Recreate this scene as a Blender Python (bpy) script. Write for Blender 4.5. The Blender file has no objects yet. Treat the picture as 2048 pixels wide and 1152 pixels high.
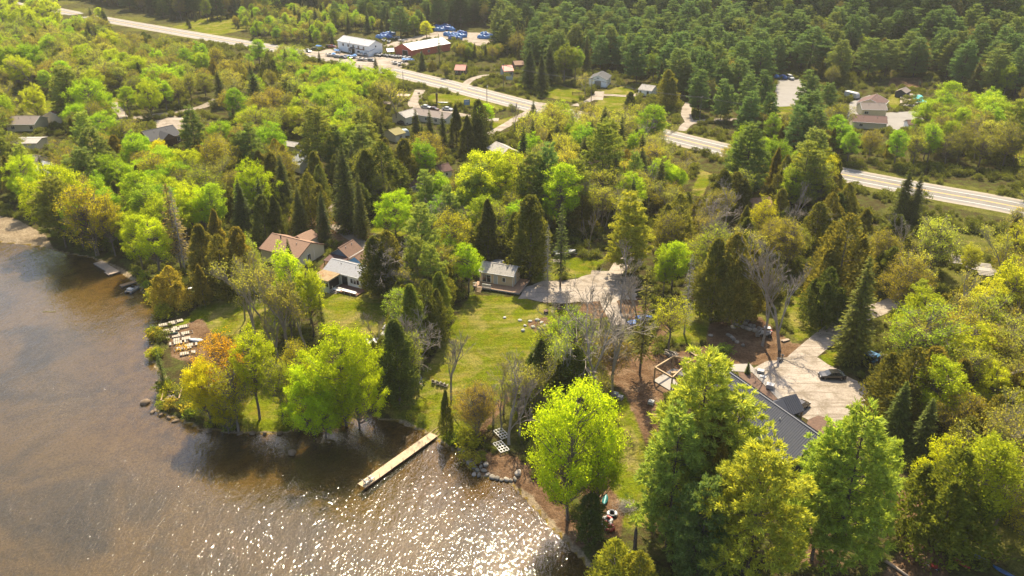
import bpy, bmesh, math, random
import numpy as np
from mathutils import Vector, geometry
random.seed(7)
RNG = np.random.default_rng(7)
R = math.radians
SC = bpy.context.scene
COL = SC.collection

# ------------------------------------------------------------------ camera
CAMZ, PITCH, F = 87.0, R(26.0), 1640.0
cam_d = bpy.data.cameras.new('camera')
cam_d.sensor_width = 36.0
cam_d.lens = F / 2048.0 * 36.0
cam_d.clip_start = 1.0
cam_d.clip_end = 9000.0
cam = bpy.data.objects.new('camera', cam_d)
COL.objects.link(cam)
cam.location = (0, 0, CAMZ)
cam.rotation_euler = (R(90) - PITCH, 0, 0)
SC.camera = cam

# ------------------------------------------------------------------ sky and sun (the sun stands ahead of the camera)
SUN_EL = R(51.5)
SUN_AZ = R(2.0)        # measured from +Y towards +X
world = bpy.data.worlds.new('World')
SC.world = world
world.use_nodes = True
wn = world.node_tree
wn.nodes.clear()
sky = wn.nodes.new('ShaderNodeTexSky')
sky.sky_type = 'NISHITA'
sky.sun_disc = False
sky.sun_elevation = SUN_EL
sky.sun_rotation = SUN_AZ
sky.air_density = 1.0
sky.dust_density = 2.5
sky.ozone_density = 1.0
bgn = wn.nodes.new('ShaderNodeBackground')
bgn.inputs['Strength'].default_value = 0.115
wo = wn.nodes.new('ShaderNodeOutputWorld')
wn.links.new(sky.outputs[0], bgn.inputs[0])
wn.links.new(bgn.outputs[0], wo.inputs[0])
sun_d = bpy.data.lights.new('sun', 'SUN')
sun_d.energy = 5.0
sun_d.angle = R(0.53)
sun_d.color = (1.0, 0.88, 0.64)
sun = bpy.data.objects.new('sun', sun_d)
COL.objects.link(sun)
SUN_DIR = Vector((math.sin(SUN_AZ) * math.cos(SUN_EL), math.cos(SUN_AZ) * math.cos(SUN_EL), math.sin(SUN_EL)))
sun.rotation_euler = SUN_DIR.to_track_quat('Z', 'Y').to_euler()
sun.location = (0, 0, 300)

vs = SC.view_settings
vs.view_transform = 'Standard'
vs.look = 'None'
vs.exposure = 1.22
vs.gamma = 1.0
vs.use_curve_mapping = False
SC.render.engine = 'CYCLES'
cy = SC.cycles
cy.use_denoising = True
cy.max_bounces = 10
cy.diffuse_bounces = 6
cy.glossy_bounces = 2
cy.transmission_bounces = 8
cy.transparent_max_bounces = 8
cy.volume_bounces = 0
cy.sample_clamp_indirect = 6.0
cy.caustics_reflective = False
cy.caustics_refractive = False
SC.render.use_persistent_data = False

# ------------------------------------------------------------------ ground shape
SP_, CP_ = math.sin(PITCH), math.cos(PITCH)


def ray(u, v):
    x, y = (u - 1024.0) / F, (v - 576.0) / F
    return x, CP_ - y * SP_, SP_ + y * CP_      # x, y, down


def flat(u, v, z=0.0):
    a, b, d = ray(u, v)
    t = (CAMZ - z) / d
    return a * t, b * t


SHORE_PX = [(-700, 425), (-300, 452), (0, 484), (80, 492), (130, 506), (186, 516), (240, 543), (274, 568), (300, 603), (322, 636), (312, 662),
            (300, 690), (302, 720), (330, 760), (318, 800), (312, 822), (350, 838), (400, 858), (470, 866), (540, 868), (600, 862),
            (650, 854), (700, 842), (742, 834), (800, 845), (856, 868), (880, 886), (915, 905), (938, 934), (970, 955), (1018, 963),
            (1055, 1000), (1100, 1052), (1150, 1104), (1192, 1152), (1235, 1215), (1300, 1330)]
SHORE = np.array([flat(u, v, 0.0) for u, v in SHORE_PX])
LAKE = np.array([(-2600.0, SHORE[0, 1] + 250)] + [tuple(p) for p in SHORE] + [(45, 10), (75, -60), (150, -400), (300, -2600), (-2600, -2600)])


def in_poly(px, py, poly):
    inside = np.zeros(px.shape, bool)
    n = len(poly)
    j = n - 1
    for i in range(n):
        xi, yi = poly[i]
        xj, yj = poly[j]
        c = ((yi > py) != (yj > py)) & (px < (xj - xi) * (py - yi) / ((yj - yi) + 1e-12) + xi)
        inside ^= c
        j = i
    return inside


def seg_dist(px, py, pts):
    d = np.full(px.shape, 1e9)
    for i in range(len(pts) - 1):
        ax, ay = pts[i]
        bx, by = pts[i + 1]
        vx, vy = bx - ax, by - ay
        L2 = vx * vx + vy * vy + 1e-9
        t = np.clip(((px - ax) * vx + (py - ay) * vy) / L2, 0, 1)
        d = np.minimum(d, np.hypot(px - ax - t * vx, py - ay - t * vy))
    return d


def sstep(x, a, b):
    t = np.clip((x - a) / (b - a), 0, 1)
    return t * t * (3 - 2 * t)


# the highway's centre line
ROAD_PX = [(2500, 527), (2300, 478), (2048, 417), (1848, 380), (1660, 344), (1450, 300), (1250, 252), (1050, 210), (840, 156), (640, 112), (400, 72), (130, 24)]
ROAD = [flat(u, v, 3.0) for u, v in ROAD_PX]
RD = np.array(ROAD[2]) - np.array(ROAD[-3])
RD = RD / np.hypot(*RD)
ROAD = [tuple(np.array(ROAD[0]) + RD * k) for k in (1400, 300, 120)] + ROAD + [tuple(np.array(ROAD[-1]) - RD * k) for k in (120, 300, 1400)]


def smooth_line(pts, n=6):
    out = []
    P = [pts[0]] + list(pts) + [pts[-1]]
    for i in range(1, len(P) - 2):
        p0, p1, p2, p3 = [np.array(P[k], float) for k in (i - 1, i, i + 1, i + 2)]
        for k in range(n):
            t = k / n
            out.append(0.5 * ((2 * p1) + (-p0 + p2) * t + (2 * p0 - 5 * p1 + 4 * p2 - p3) * t * t + (-p0 + 3 * p1 - 3 * p2 + p3) * t ** 3))
    out.append(np.array(pts[-1], float))
    return np.array(out)


ROAD_L = smooth_line(ROAD, 5)
RN = (-RD[1], RD[0])
RO = flat(1450, 300, 3.0)
ROAD = [tuple(q) for q in smooth_line(ROAD, 2)]


def road_s(x, y):
    return (x - RO[0]) * RN[0] + (y - RO[1]) * RN[1]


def hgt(x, y):
    x = np.asarray(x, float)
    y = np.asarray(y, float)
    d = seg_dist(x, y, LAKE)
    lake = in_poly(x, y, LAKE)
    n = (np.sin(x * 0.13 + 1.3 * np.sin(y * 0.07)) + np.sin(y * 0.17 + 1.7 * np.sin(x * 0.05 + 2)) + 0.6 * np.sin(x * .31 + y * .27)) * 0.16
    z = 0.06 + 0.55 * sstep(d, 0, 2.2) + 2.4 * sstep(d, 1.5, 45) + n * sstep(d, 6, 30)
    s = road_s(x, y)
    hill = np.clip(s - 145, 0, None)
    hill = 0.22 * (np.sqrt(hill * hill + 900) - 30)
    z = z + np.minimum(hill, 58 + 4 * np.sin(x * .01)) * 1.0
    rd = seg_dist(x, y, ROAD)
    w = 1 - sstep(rd, 9, 22)
    z = z * (1 - w) + 3.0 * w
    z = np.where(s > 22, z + (3.0 - z) * sstep(s, 22, 30) * (1 - sstep(s, 135, 160)) * 0.6, z)
    return np.where(lake, -0.04 - 0.075 * np.minimum(d, 4) - 0.045 * np.clip(d - 4, 0, 45), z)


def h1(x, y):
    return float(hgt(np.array([x]), np.array([y]))[0])


def at(u, v, dz=0.0):
    """the point of the ground (or dz above it) that a picture pixel looks at"""
    a, b, d = ray(u, v)
    t = (CAMZ - 3.0 - dz) / d
    lo, hi = 60.0, min(1100.0, CAMZ / max(d, 1e-3) * 1.05)
    prev = None
    ts = np.linspace(lo, hi, 260)
    f = CAMZ - d * ts - dz - hgt(a * ts, b * ts)
    k = np.argmax(f < 0)
    if f[k] >= 0:
        t = hi
    else:
        k = max(k, 1)
        t = ts[k - 1] + (ts[k] - ts[k - 1]) * f[k - 1] / (f[k - 1] - f[k])
    return Vector((a * t, b * t, CAMZ - d * t - dz))


def project(x, y, z):
    dz = CAMZ - z
    zc = y * CP_ + dz * SP_
    yc = dz * CP_ - y * SP_
    return 1024 + F * x / zc, 576 + F * yc / zc


# ------------------------------------------------------------------ materials
MATS = {}
DIM = 1.0


def nodes_of(name):
    m = bpy.data.materials.new(name)
    m.use_nodes = True
    nt = m.node_tree
    nt.nodes.clear()
    out = nt.nodes.new('ShaderNodeOutputMaterial')
    return m, nt, out


def N(nt, kind, **kw):
    n = nt.nodes.new(kind)
    for k, v in kw.items():
        if k.startswith('i_'):
            n.inputs[k[2:].replace('_', ' ')].default_value = v
        elif isinstance(k, str) and k.startswith('n') and k[1:].isdigit():
            n.inputs[int(k[1:])].default_value = v
        else:
            setattr(n, k, v)
    return n


def c4(c):
    return (c[0], c[1], c[2], 1.0)


def ramp(nt, fac, stops):
    r = nt.nodes.new('ShaderNodeValToRGB')
    e = r.color_ramp.elements
    while len(e) < len(stops):
        e.new(0.5)
    for k, (p, c) in enumerate(stops):
        e[k].position = p
        e[k].color = c4(c)
    nt.links.new(fac, r.inputs[0])
    return r.outputs[0]


def mixc(nt, fac, a, b, mode='MIX'):
    m = nt.nodes.new('ShaderNodeMix')
    m.data_type = 'RGBA'
    m.blend_type = mode
    for sock, val in ((m.inputs[0], fac), (m.inputs[6], a), (m.inputs[7], b)):
        if isinstance(val, bpy.types.NodeSocket):
            nt.links.new(val, sock)
        elif isinstance(val, (int, float)):
            sock.default_value = val
        else:
            sock.default_value = c4(val)
    return m.outputs[2]


def noise(nt, scale, detail=3.0, rough=0.55, vec=None, dist=0.0):
    n = nt.nodes.new('ShaderNodeTexNoise')
    n.inputs['Scale'].default_value = scale
    n.inputs['Detail'].default_value = detail
    n.inputs['Roughness'].default_value = rough
    n.inputs['Distortion'].default_value = dist
    if vec is not None:
        nt.links.new(vec, n.inputs['Vector'])
    return n.outputs['Fac']


def math_n(nt, op, a, b=None):
    m = nt.nodes.new('ShaderNodeMath')
    m.operation = op
    m.use_clamp = False
    for k, val in enumerate((a, b)):
        if val is None:
            continue
        if isinstance(val, bpy.types.NodeSocket):
            nt.links.new(val, m.inputs[k])
        else:
            m.inputs[k].default_value = val
    return m.outputs[0]


def simple(name, col, rough=0.6, var=0.18, scale=3.0, metal=0.0, spec=0.4, bump=0.0, dirt=None, obj_tint=False):
    """a painted, wooden or mineral surface: base colour broken up by noise at two sizes"""
    if name in MATS:
        return MATS[name]
    col = tuple(x * DIM for x in col)
    if dirt:
        dirt = tuple(x * DIM for x in dirt)
    m, nt, out = nodes_of(name)
    b = N(nt, 'ShaderNodeBsdfPrincipled')
    tc = N(nt, 'ShaderNodeTexCoord')
    n1 = noise(nt, scale, 4, 0.6, tc.outputs['Object'])
    n2 = noise(nt, scale * 7.3, 3, 0.6, tc.outputs['Object'])
    f = math_n(nt, 'ADD', math_n(nt, 'MULTIPLY', n1, 0.65), math_n(nt, 'MULTIPLY', n2, 0.35))
    lo = tuple(max(0, x * (1 - var * 1.6)) for x in col)
    hi = tuple(min(1, x * (1 + var * 1.6)) for x in col)
    cc = ramp(nt, f, [(0.25, lo), (0.75, hi)])
    if dirt:
        dn = noise(nt, scale * 0.6, 5, 0.65, tc.outputs['Object'])
        cc = mixc(nt, ramp(nt, dn, [(0.52, (0, 0, 0)), (0.68, (1, 1, 1))]), cc, dirt)
    if obj_tint:
        oi = N(nt, 'ShaderNodeObjectInfo')
        cc = mixc(nt, 1.0, cc, oi.outputs['Color'], 'MULTIPLY')
    nt.links.new(cc, b.inputs['Base Color'])
    b.inputs['Roughness'].default_value = rough
    b.inputs['Metallic'].default_value = metal
    b.inputs['Specular IOR Level'].default_value = spec
    if bump:
        bp = N(nt, 'ShaderNodeBump', n0=bump)
        nt.links.new(f, bp.inputs['Height'])
        nt.links.new(bp.outputs[0], b.inputs['Normal'])
    nt.links.new(b.outputs[0], out.inputs[0])
    MATS[name] = m
    return m


def leaf_mat(name, col=None, trans=0.42, var=0.45, tint=(1.25, 1.12, 0.55)):
    """leaf or needle: colour from the object's own colour (or fixed), a different shade on every leaf, light through the blade"""
    m, nt, out = nodes_of(name)
    geo = N(nt, 'ShaderNodeNewGeometry')
    oi = N(nt, 'ShaderNodeObjectInfo')
    if col is None:
        base = oi.outputs['Color']
    else:
        base = mixc(nt, oi.outputs['Random'], tuple(x * 0.72 for x in col), tuple(x * 1.25 for x in col))
    v = ramp(nt, geo.outputs['Random Per Island'], [(0.0, (1 - var, 1 - var * 1.0, 1 - var)), (0.7, (1.0, 1.0, 1.0)), (1.0, (1 + var * 0.7, 1 + var * 0.45, 1.0))])
    cc = mixc(nt, 1.0, base, v, 'MULTIPLY')
    df = N(nt, 'ShaderNodeBsdfDiffuse')
    tr = N(nt, 'ShaderNodeBsdfTranslucent')
    nt.links.new(cc, df.inputs[0])
    ct = mixc(nt, 1.0, cc, tint, 'MULTIPLY')
    nt.links.new(ct, tr.inputs[0])
    mx = N(nt, 'ShaderNodeMixShader', n0=trans)
    nt.links.new(df.outputs[0], mx.inputs[1])
    nt.links.new(tr.outputs[0], mx.inputs[2])
    nt.links.new(mx.outputs[0], out.inputs[0])
    MATS[name] = m
    return m


# ------------------------------------------------------------------ mesh helpers
def quad_mesh(name, P, mats, midx=None):
    """P: n x 4 x 3 corners of loose quads -> one mesh"""
    n = len(P)
    me = bpy.data.meshes.new(name)
    me.vertices.add(4 * n)
    me.vertices.foreach_set('co', np.ascontiguousarray(P, dtype=np.float32).ravel())
    me.loops.add(4 * n)
    me.loops.foreach_set('vertex_index', np.arange(4 * n, dtype=np.int32))
    me.polygons.add(n)
    me.polygons.foreach_set('loop_start', np.arange(0, 4 * n, 4, dtype=np.int32))
    for m in mats:
        me.materials.append(m)
    if midx is not None:
        me.polygons.foreach_set('material_index', np.ascontiguousarray(midx, dtype=np.int32))
    me.update(calc_edges=True)
    return me


class MB:
    """collects shapes, then links them as ONE mesh object"""

    def __init__(self):
        self.v = []
        self.f = []

    def box(self, c, s, rz=0.0, rx=0.0, ry=0.0):
        o = len(self.v)
        m = None
        if rz or rx or ry:
            from mathutils import Euler
            m = Euler((rx, ry, rz)).to_matrix()
        for dz in (-.5, .5):
            for dx, dy in ((-.5, -.5), (.5, -.5), (.5, .5), (-.5, .5)):
                p = Vector((dx * s[0], dy * s[1], dz * s[2]))
                if m:
                    p = m @ p
                self.v.append((p.x + c[0], p.y + c[1], p.z + c[2]))
        for q in ((3, 2, 1, 0), (4, 5, 6, 7), (0, 1, 5, 4), (1, 2, 6, 5), (2, 3, 7, 6), (3, 0, 4, 7)):
            self.f.append(tuple(o + k for k in q))
        return self

    def bar(self, a, b, w, h=None):
        """square bar from a to b"""
        a, b = Vector(a), Vector(b)
        d = (b - a)
        if d.length < 1e-6:
            return self
        d.normalize()
        up = Vector((0, 0, 1)) if abs(d.z) < 0.95 else Vector((1, 0, 0))
        x = d.cross(up).normalized() * w / 2
        y = x.normalized().cross(d).normalized() * (h or w) / 2
        o = len(self.v)
        for p in (a, b):
            for s in ((-1, -1), (1, -1), (1, 1), (-1, 1)):
                q = p + x * s[0] + y * s[1]
                self.v.append(tuple(q))
        for q in ((3, 2, 1, 0), (4, 5, 6, 7), (0, 1, 5, 4), (1, 2, 6, 5), (2, 3, 7, 6), (3, 0, 4, 7)):
            self.f.append(tuple(o + k for k in q))
        return self

    def tube(self, pts, rad, n=8, cap=True):
        pts = [Vector(p) for p in pts]
        if not hasattr(rad, '__len__'):
            rad = [rad] * len(pts)
        o = len(self.v)
        for i, p in enumerate(pts):
            d = (pts[min(i + 1, len(pts) - 1)] - pts[max(i - 1, 0)]).normalized()
            up = Vector((0, 0, 1)) if abs(d.z) < 0.9 else Vector((1, 0, 0))
            x = d.cross(up).normalized()
            y = x.cross(d).normalized()
            for k in range(n):
                a = 2 * math.pi * k / n
                self.v.append(tuple(p + (x * math.cos(a) + y * math.sin(a)) * rad[i]))
        for i in range(len(pts) - 1):
            for k in range(n):
                a, b = o + i * n + k, o + i * n + (k + 1) % n
                self.f.append((a, b, b + n, a + n))
        if cap:
            self.f.append(tuple(o + k for k in reversed(range(n))))
            self.f.append(tuple(o + (len(pts) - 1) * n + k for k in range(n)))
        return self

    def poly(self, pts):
        o = len(self.v)
        self.v += [tuple(p) for p in pts]
        self.f.append(tuple(range(o, o + len(pts))))
        return self

    def slab(self, pts, th):
        """polygon pts (a roof plane) thickened downwards by th"""
        o = len(self.v)
        n = len(pts)
        self.v += [tuple(p) for p in pts] + [(p[0], p[1], p[2] - th) for p in pts]
        self.f.append(tuple(range(o, o + n)))
        self.f.append(tuple(o + n + k for k in reversed(range(n))))
        for k in range(n):
            j = (k + 1) % n
            self.f.append((o + k, o + n + k, o + n + j, o + j))
        return self

    def loft(self, secs, cap=True, close=True):
        o = len(self.v)
        n = len(secs[0])
        for s in secs:
            self.v += [tuple(p) for p in s]
        for i in range(len(secs) - 1):
            for k in range(n if close else n - 1):
                a, b = o + i * n + k, o + i * n + (k + 1) % n
                self.f.append((a, b, b + n, a + n))
        if cap:
            self.f.append(tuple(o + k for k in reversed(range(n))))
            self.f.append(tuple(o + (len(secs) - 1) * n + k for k in range(n)))
        return self

    def rock(self, c, s, seed=0, rings=5, seg=8):
        r = random.Random(seed)
        o = len(self.v)
        for i in range(rings + 1):
            th = math.pi * i / rings
            for k in range(seg):
                a = 2 * math.pi * k / seg
                q = 1 + r.uniform(-.16, .16)
                self.v.append((c[0] + s[0] * q * math.sin(th) * math.cos(a) * .5, c[1] + s[1] * q * math.sin(th) * math.sin(a) * .5, c[2] + s[2] * .5 * q * math.cos(th)))
        for i in range(rings):
            for k in range(seg):
                a, b = o + i * seg + k, o + i * seg + (k + 1) % seg
                self.f.append((a, a + seg, b + seg, b))
        return self

    def mesh(self, name, mat):
        me = bpy.data.meshes.new(name)
        me.from_pydata(self.v, [], self.f)
        me.materials.append(mat)
        me.update()
        return me

    def build(self, name, mat, parent=None, smooth=False, bevel=0.0, fix=True):
        me = self.mesh(name, mat)
        if fix:
            bm = bmesh.new()
            bm.from_mesh(me)
            bmesh.ops.recalc_face_normals(bm, faces=bm.faces)
            bm.to_mesh(me)
            bm.free()
        if smooth:
            me.polygons.foreach_set('use_smooth', [True] * len(me.polygons))
        o = bpy.data.objects.new(name, me)
        COL.objects.link(o)
        if bevel:
            md = o.modifiers.new('bevel', 'BEVEL')
            md.width = bevel
            md.segments = 2
        if parent:
            o.parent = parent
        return o


def tag(o, label=None, cat=None, group=None, kind=None):
    if label:
        o['label'] = label
    if cat:
        o['category'] = cat
    if group:
        o['group'] = group
    if kind:
        o['kind'] = kind
    return o


def thing(name, label, cat, loc=(0, 0, 0), rz=0.0, group=None):
    o = bpy.data.objects.new(name, None)
    o.empty_display_size = 0.3
    COL.objects.link(o)
    o.location = loc
    o.rotation_euler = (0, 0, rz)
    return tag(o, label, cat, group)


def link(name, me, parent=None):
    o = bpy.data.objects.new(name, me)
    COL.objects.link(o)
    if parent:
        o.parent = parent
    return o


def dup(root, loc, rz=None, label=None, group=None):
    r = root.copy()
    COL.objects.link(r)
    r.location = loc
    if rz is not None:
        r.rotation_euler = (0, 0, rz)
    if label:
        r['label'] = label
    if group:
        r['group'] = group
    for ch in root.children:
        c = ch.copy()
        COL.objects.link(c)
        c.parent = r
        for g in ch.children:
            d = g.copy()
            COL.objects.link(d)
            d.parent = c
    return r


# ------------------------------------------------------------------ ground zones (picture outlines unprojected on to the ground)
def zone(px, z=2.2):
    return [flat(u, v, z) for u, v in px]


LAWNS = [zone(p) for p in (
    [(905, 650), (940, 592), (1050, 600), (1130, 628), (1150, 660), (1080, 720), (1000, 780), (960, 850), (900, 872), (800, 836), (760, 800), (840, 750)],
    [(640, 590), (690, 580), (770, 590), (810, 600), (790, 660), (700, 690), (640, 650)],
    [(350, 640), (430, 570), (520, 590), (560, 640), (540, 720), (490, 690), (430, 668), (380, 650)],
    [(480, 700), (560, 690), (580, 860), (480, 862), (470, 790)],
    [(1225, 780), (1268, 800), (1310, 960), (1300, 1040), (1250, 1040), (1200, 960), (1205, 850)],
    [(1070, 545), (1110, 520), (1210, 525), (1180, 558), (1060, 572)],
    [(1380, 395), (1400, 345), (1425, 352), (1405, 400)],
    [(1360, 590), (1330, 690), (1410, 690), (1420, 640)],
    [(1590, 690), (1570, 620), (1640, 560), (1660, 640), (1655, 668)],
    [(1640, 720), (1690, 690), (1700, 735), (1650, 745)],
    [(760, 440), (800, 400), (860, 440), (800, 480), (740, 470)],
    [(848, 200), (868, 190), (930, 195), (1000, 215), (1010, 226), (950, 218), (880, 214), (852, 208)],
    [(985, 246), (1028, 236), (1040, 244), (985, 262)],
    [(820, 192), (838, 183), (832, 200), (815, 205)],
    [(1030, 170), (1090, 165), (1180, 190), (1150, 208), (1080, 196), (1032, 178)],
    [(1200, 200), (1280, 192), (1250, 235), (1180, 225)],
    [(1195, 188), (1260, 172), (1270, 192), (1215, 196)],
    [(200, 200), (260, 195), (260, 222), (210, 245), (130, 300), (180, 250)],
    [(30, 215), (120, 200), (140, 225), (60, 232)],
    [(340, 45), (500, 35), (520, 55), (430, 75), (370, 58)],
    [(1480, 215), (1590, 205), (1640, 225), (1560, 240)],
    [(1770, 205), (1800, 175), (1800, 215), (1785, 222)],
    [(540, 285), (640, 280), (650, 300), (560, 310)],
    [(1030, 760), (1070, 730), (1090, 830), (1030, 860)],
)]
WEEDS = [zone(p) for p in (
    [(1780, 420), (2100, 460), (2200, 1000), (2048, 1180), (1880, 1010), (1820, 850), (1760, 780), (1700, 640), (1740, 520)],
    [(1560, 440), (1700, 390), (1720, 460), (1600, 560), (1540, 520)],
    [(1380, 590), (1480, 560), (1640, 560), (1580, 690), (1480, 650)],
    [(1150, 620), (1260, 640), (1210, 800), (1060, 900), (1000, 830)],
    [(1025, 640), (1100, 632), (1120, 660), (1080, 690), (1030, 672)],
)]
DIRTS = [zone(p) for p in (
    [(1170, 602), (1220, 585), (1300, 610), (1290, 660), (1240, 640), (1150, 650)],
    [(1230, 770), (1190, 730), (1200, 715), (1290, 715), (1330, 640), (1350, 640), (1310, 715), (1460, 690), (1560, 690), (1640, 700), (1570, 740), (1450, 735), (1330, 790), (1310, 900), (1290, 880), (1250, 790)],
    [(1420, 650), (1520, 640), (1580, 690), (1490, 700), (1410, 690)],
    [(1180, 880), (1250, 1010), (1240, 1060), (1190, 1060), (1160, 960)],
    [(1040, 900), (1000, 890), (990, 950), (1050, 990), (1140, 1090), (1190, 1060), (1100, 960)],
    [(960, 930), (935, 905), (960, 880), (1000, 900), (1010, 955)],
    [(1590, 1060), (1660, 1040), (1690, 1130), (1600, 1130)],
    [(1770, 980), (1850, 1000), (1830, 1060), (1740, 1060)],
    [(1750, 1170), (1820, 1090), (1880, 1110), (1900, 1170)],
    [(330, 650), (400, 625), (425, 660), (400, 720), (340, 700)],
    [(380, 690), (430, 690), (450, 760), (400, 770)],
    [(610, 560), (650, 530), (700, 480), (760, 480), (700, 520)],
    [(560, 440), (640, 430), (720, 470), (660, 500)],
    [(1090, 712), (1102, 722), (1010, 800), (960, 862), (948, 858), (995, 795)],
    [(1050, 650), (1090, 640), (1110, 660), (1070, 668)],
    [(1840, 165), (1780, 162), (1775, 175), (1850, 180)],
)]
SANDS = [zone(p, .5) for p in (
    [(-60, 430), (30, 440), (90, 470), (120, 515), (0, 500), (-80, 490)],
    [(860, 868), (880, 890), (800, 850), (740, 838), (745, 832), (810, 838)],
    [(1020, 960), (1060, 985), (1110, 1045), (1160, 1095), (1210, 1160), (1185, 1160), (1090, 1055), (1045, 1003)],
    [(190, 512), (245, 535), (290, 570), (280, 580), (240, 548)],
)]
GRAVELS = [zone(p) for p in ()]

xs = np.concatenate([-np.geomspace(3500, 215, 26), np.arange(-205, 205, 1.0), np.geomspace(210, 3500, 30)])
ys = np.concatenate([-np.geomspace(3000, 60, 12), np.arange(-40, 76, 6.0), np.arange(78, 320, 1.0), np.arange(320, 600, 2.6), np.geomspace(604, 4500, 30)])
XX, YY = np.meshgrid(xs, ys)
ZZ = hgt(XX, YY)


def soft(polys, wdt):
    m = np.zeros(XX.shape)
    for p in polys:
        P = np.array(p)
        x0, y0 = P.min(0) - wdt * 2
        x1, y1 = P.max(0) + wdt * 2
        sel = (XX > x0) & (XX < x1) & (YY > y0) & (YY < y1)
        if not sel.any():
            continue
        px, py = XX[sel], YY[sel]
        ins = in_poly(px, py, p)
        dd = seg_dist(px, py, list(p) + [p[0]])
        sd = np.where(ins, dd, -dd)
        m[sel] = np.maximum(m[sel], sstep(sd, -wdt, wdt))
    return m


lawn_w = soft(LAWNS, 2.2)
weed_w = soft(WEEDS, 8.0)
dirt_w = soft(DIRTS, 1.6)
sand_w = soft(SANDS, 1.0)
shore_d = seg_dist(XX, YY, LAKE)
under = in_poly(XX, YY, LAKE)
sand_w = np.maximum(sand_w, np.where(under, 1.0, 0.45 * (1 - sstep(shore_d, 0.4, 1.4))))
verge = 1 - sstep(seg_dist(XX, YY, ROAD), 9, 15)
weed_w = np.maximum(weed_w, verge)

nx, ny = len(xs), len(ys)
gm = bpy.data.meshes.new('ground')
gm.vertices.add(nx * ny)
gm.vertices.foreach_set('co', np.stack([XX, YY, ZZ], -1).astype(np.float32).ravel())
idx = np.arange(nx * ny).reshape(ny, nx)
quads = np.stack([idx[:-1, :-1], idx[:-1, 1:], idx[1:, 1:], idx[1:, :-1]], -1).reshape(-1, 4)
gm.loops.add(quads.size)
gm.loops.foreach_set('vertex_index', quads.ravel().astype(np.int32))
gm.polygons.add(len(quads))
gm.polygons.foreach_set('loop_start', np.arange(0, quads.size, 4, dtype=np.int32))
gm.polygons.foreach_set('use_smooth', np.ones(len(quads), bool))
gm.update(calc_edges=True)
za = gm.color_attributes.new('zone_a', 'FLOAT_COLOR', 'POINT')
za.data.foreach_set('color', np.stack([lawn_w, weed_w, dirt_w, sand_w], -1).astype(np.float32).ravel())
zb = gm.color_attributes.new('zone_b', 'FLOAT_COLOR', 'POINT')
lakeward = np.where(under, np.clip(shore_d / 40.0, 0, 1), 0)
zb.data.foreach_set('color', np.stack([under * 1.0, lakeward, np.zeros_like(lakeward), np.ones_like(lakeward)], -1).astype(np.float32).ravel())


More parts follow.
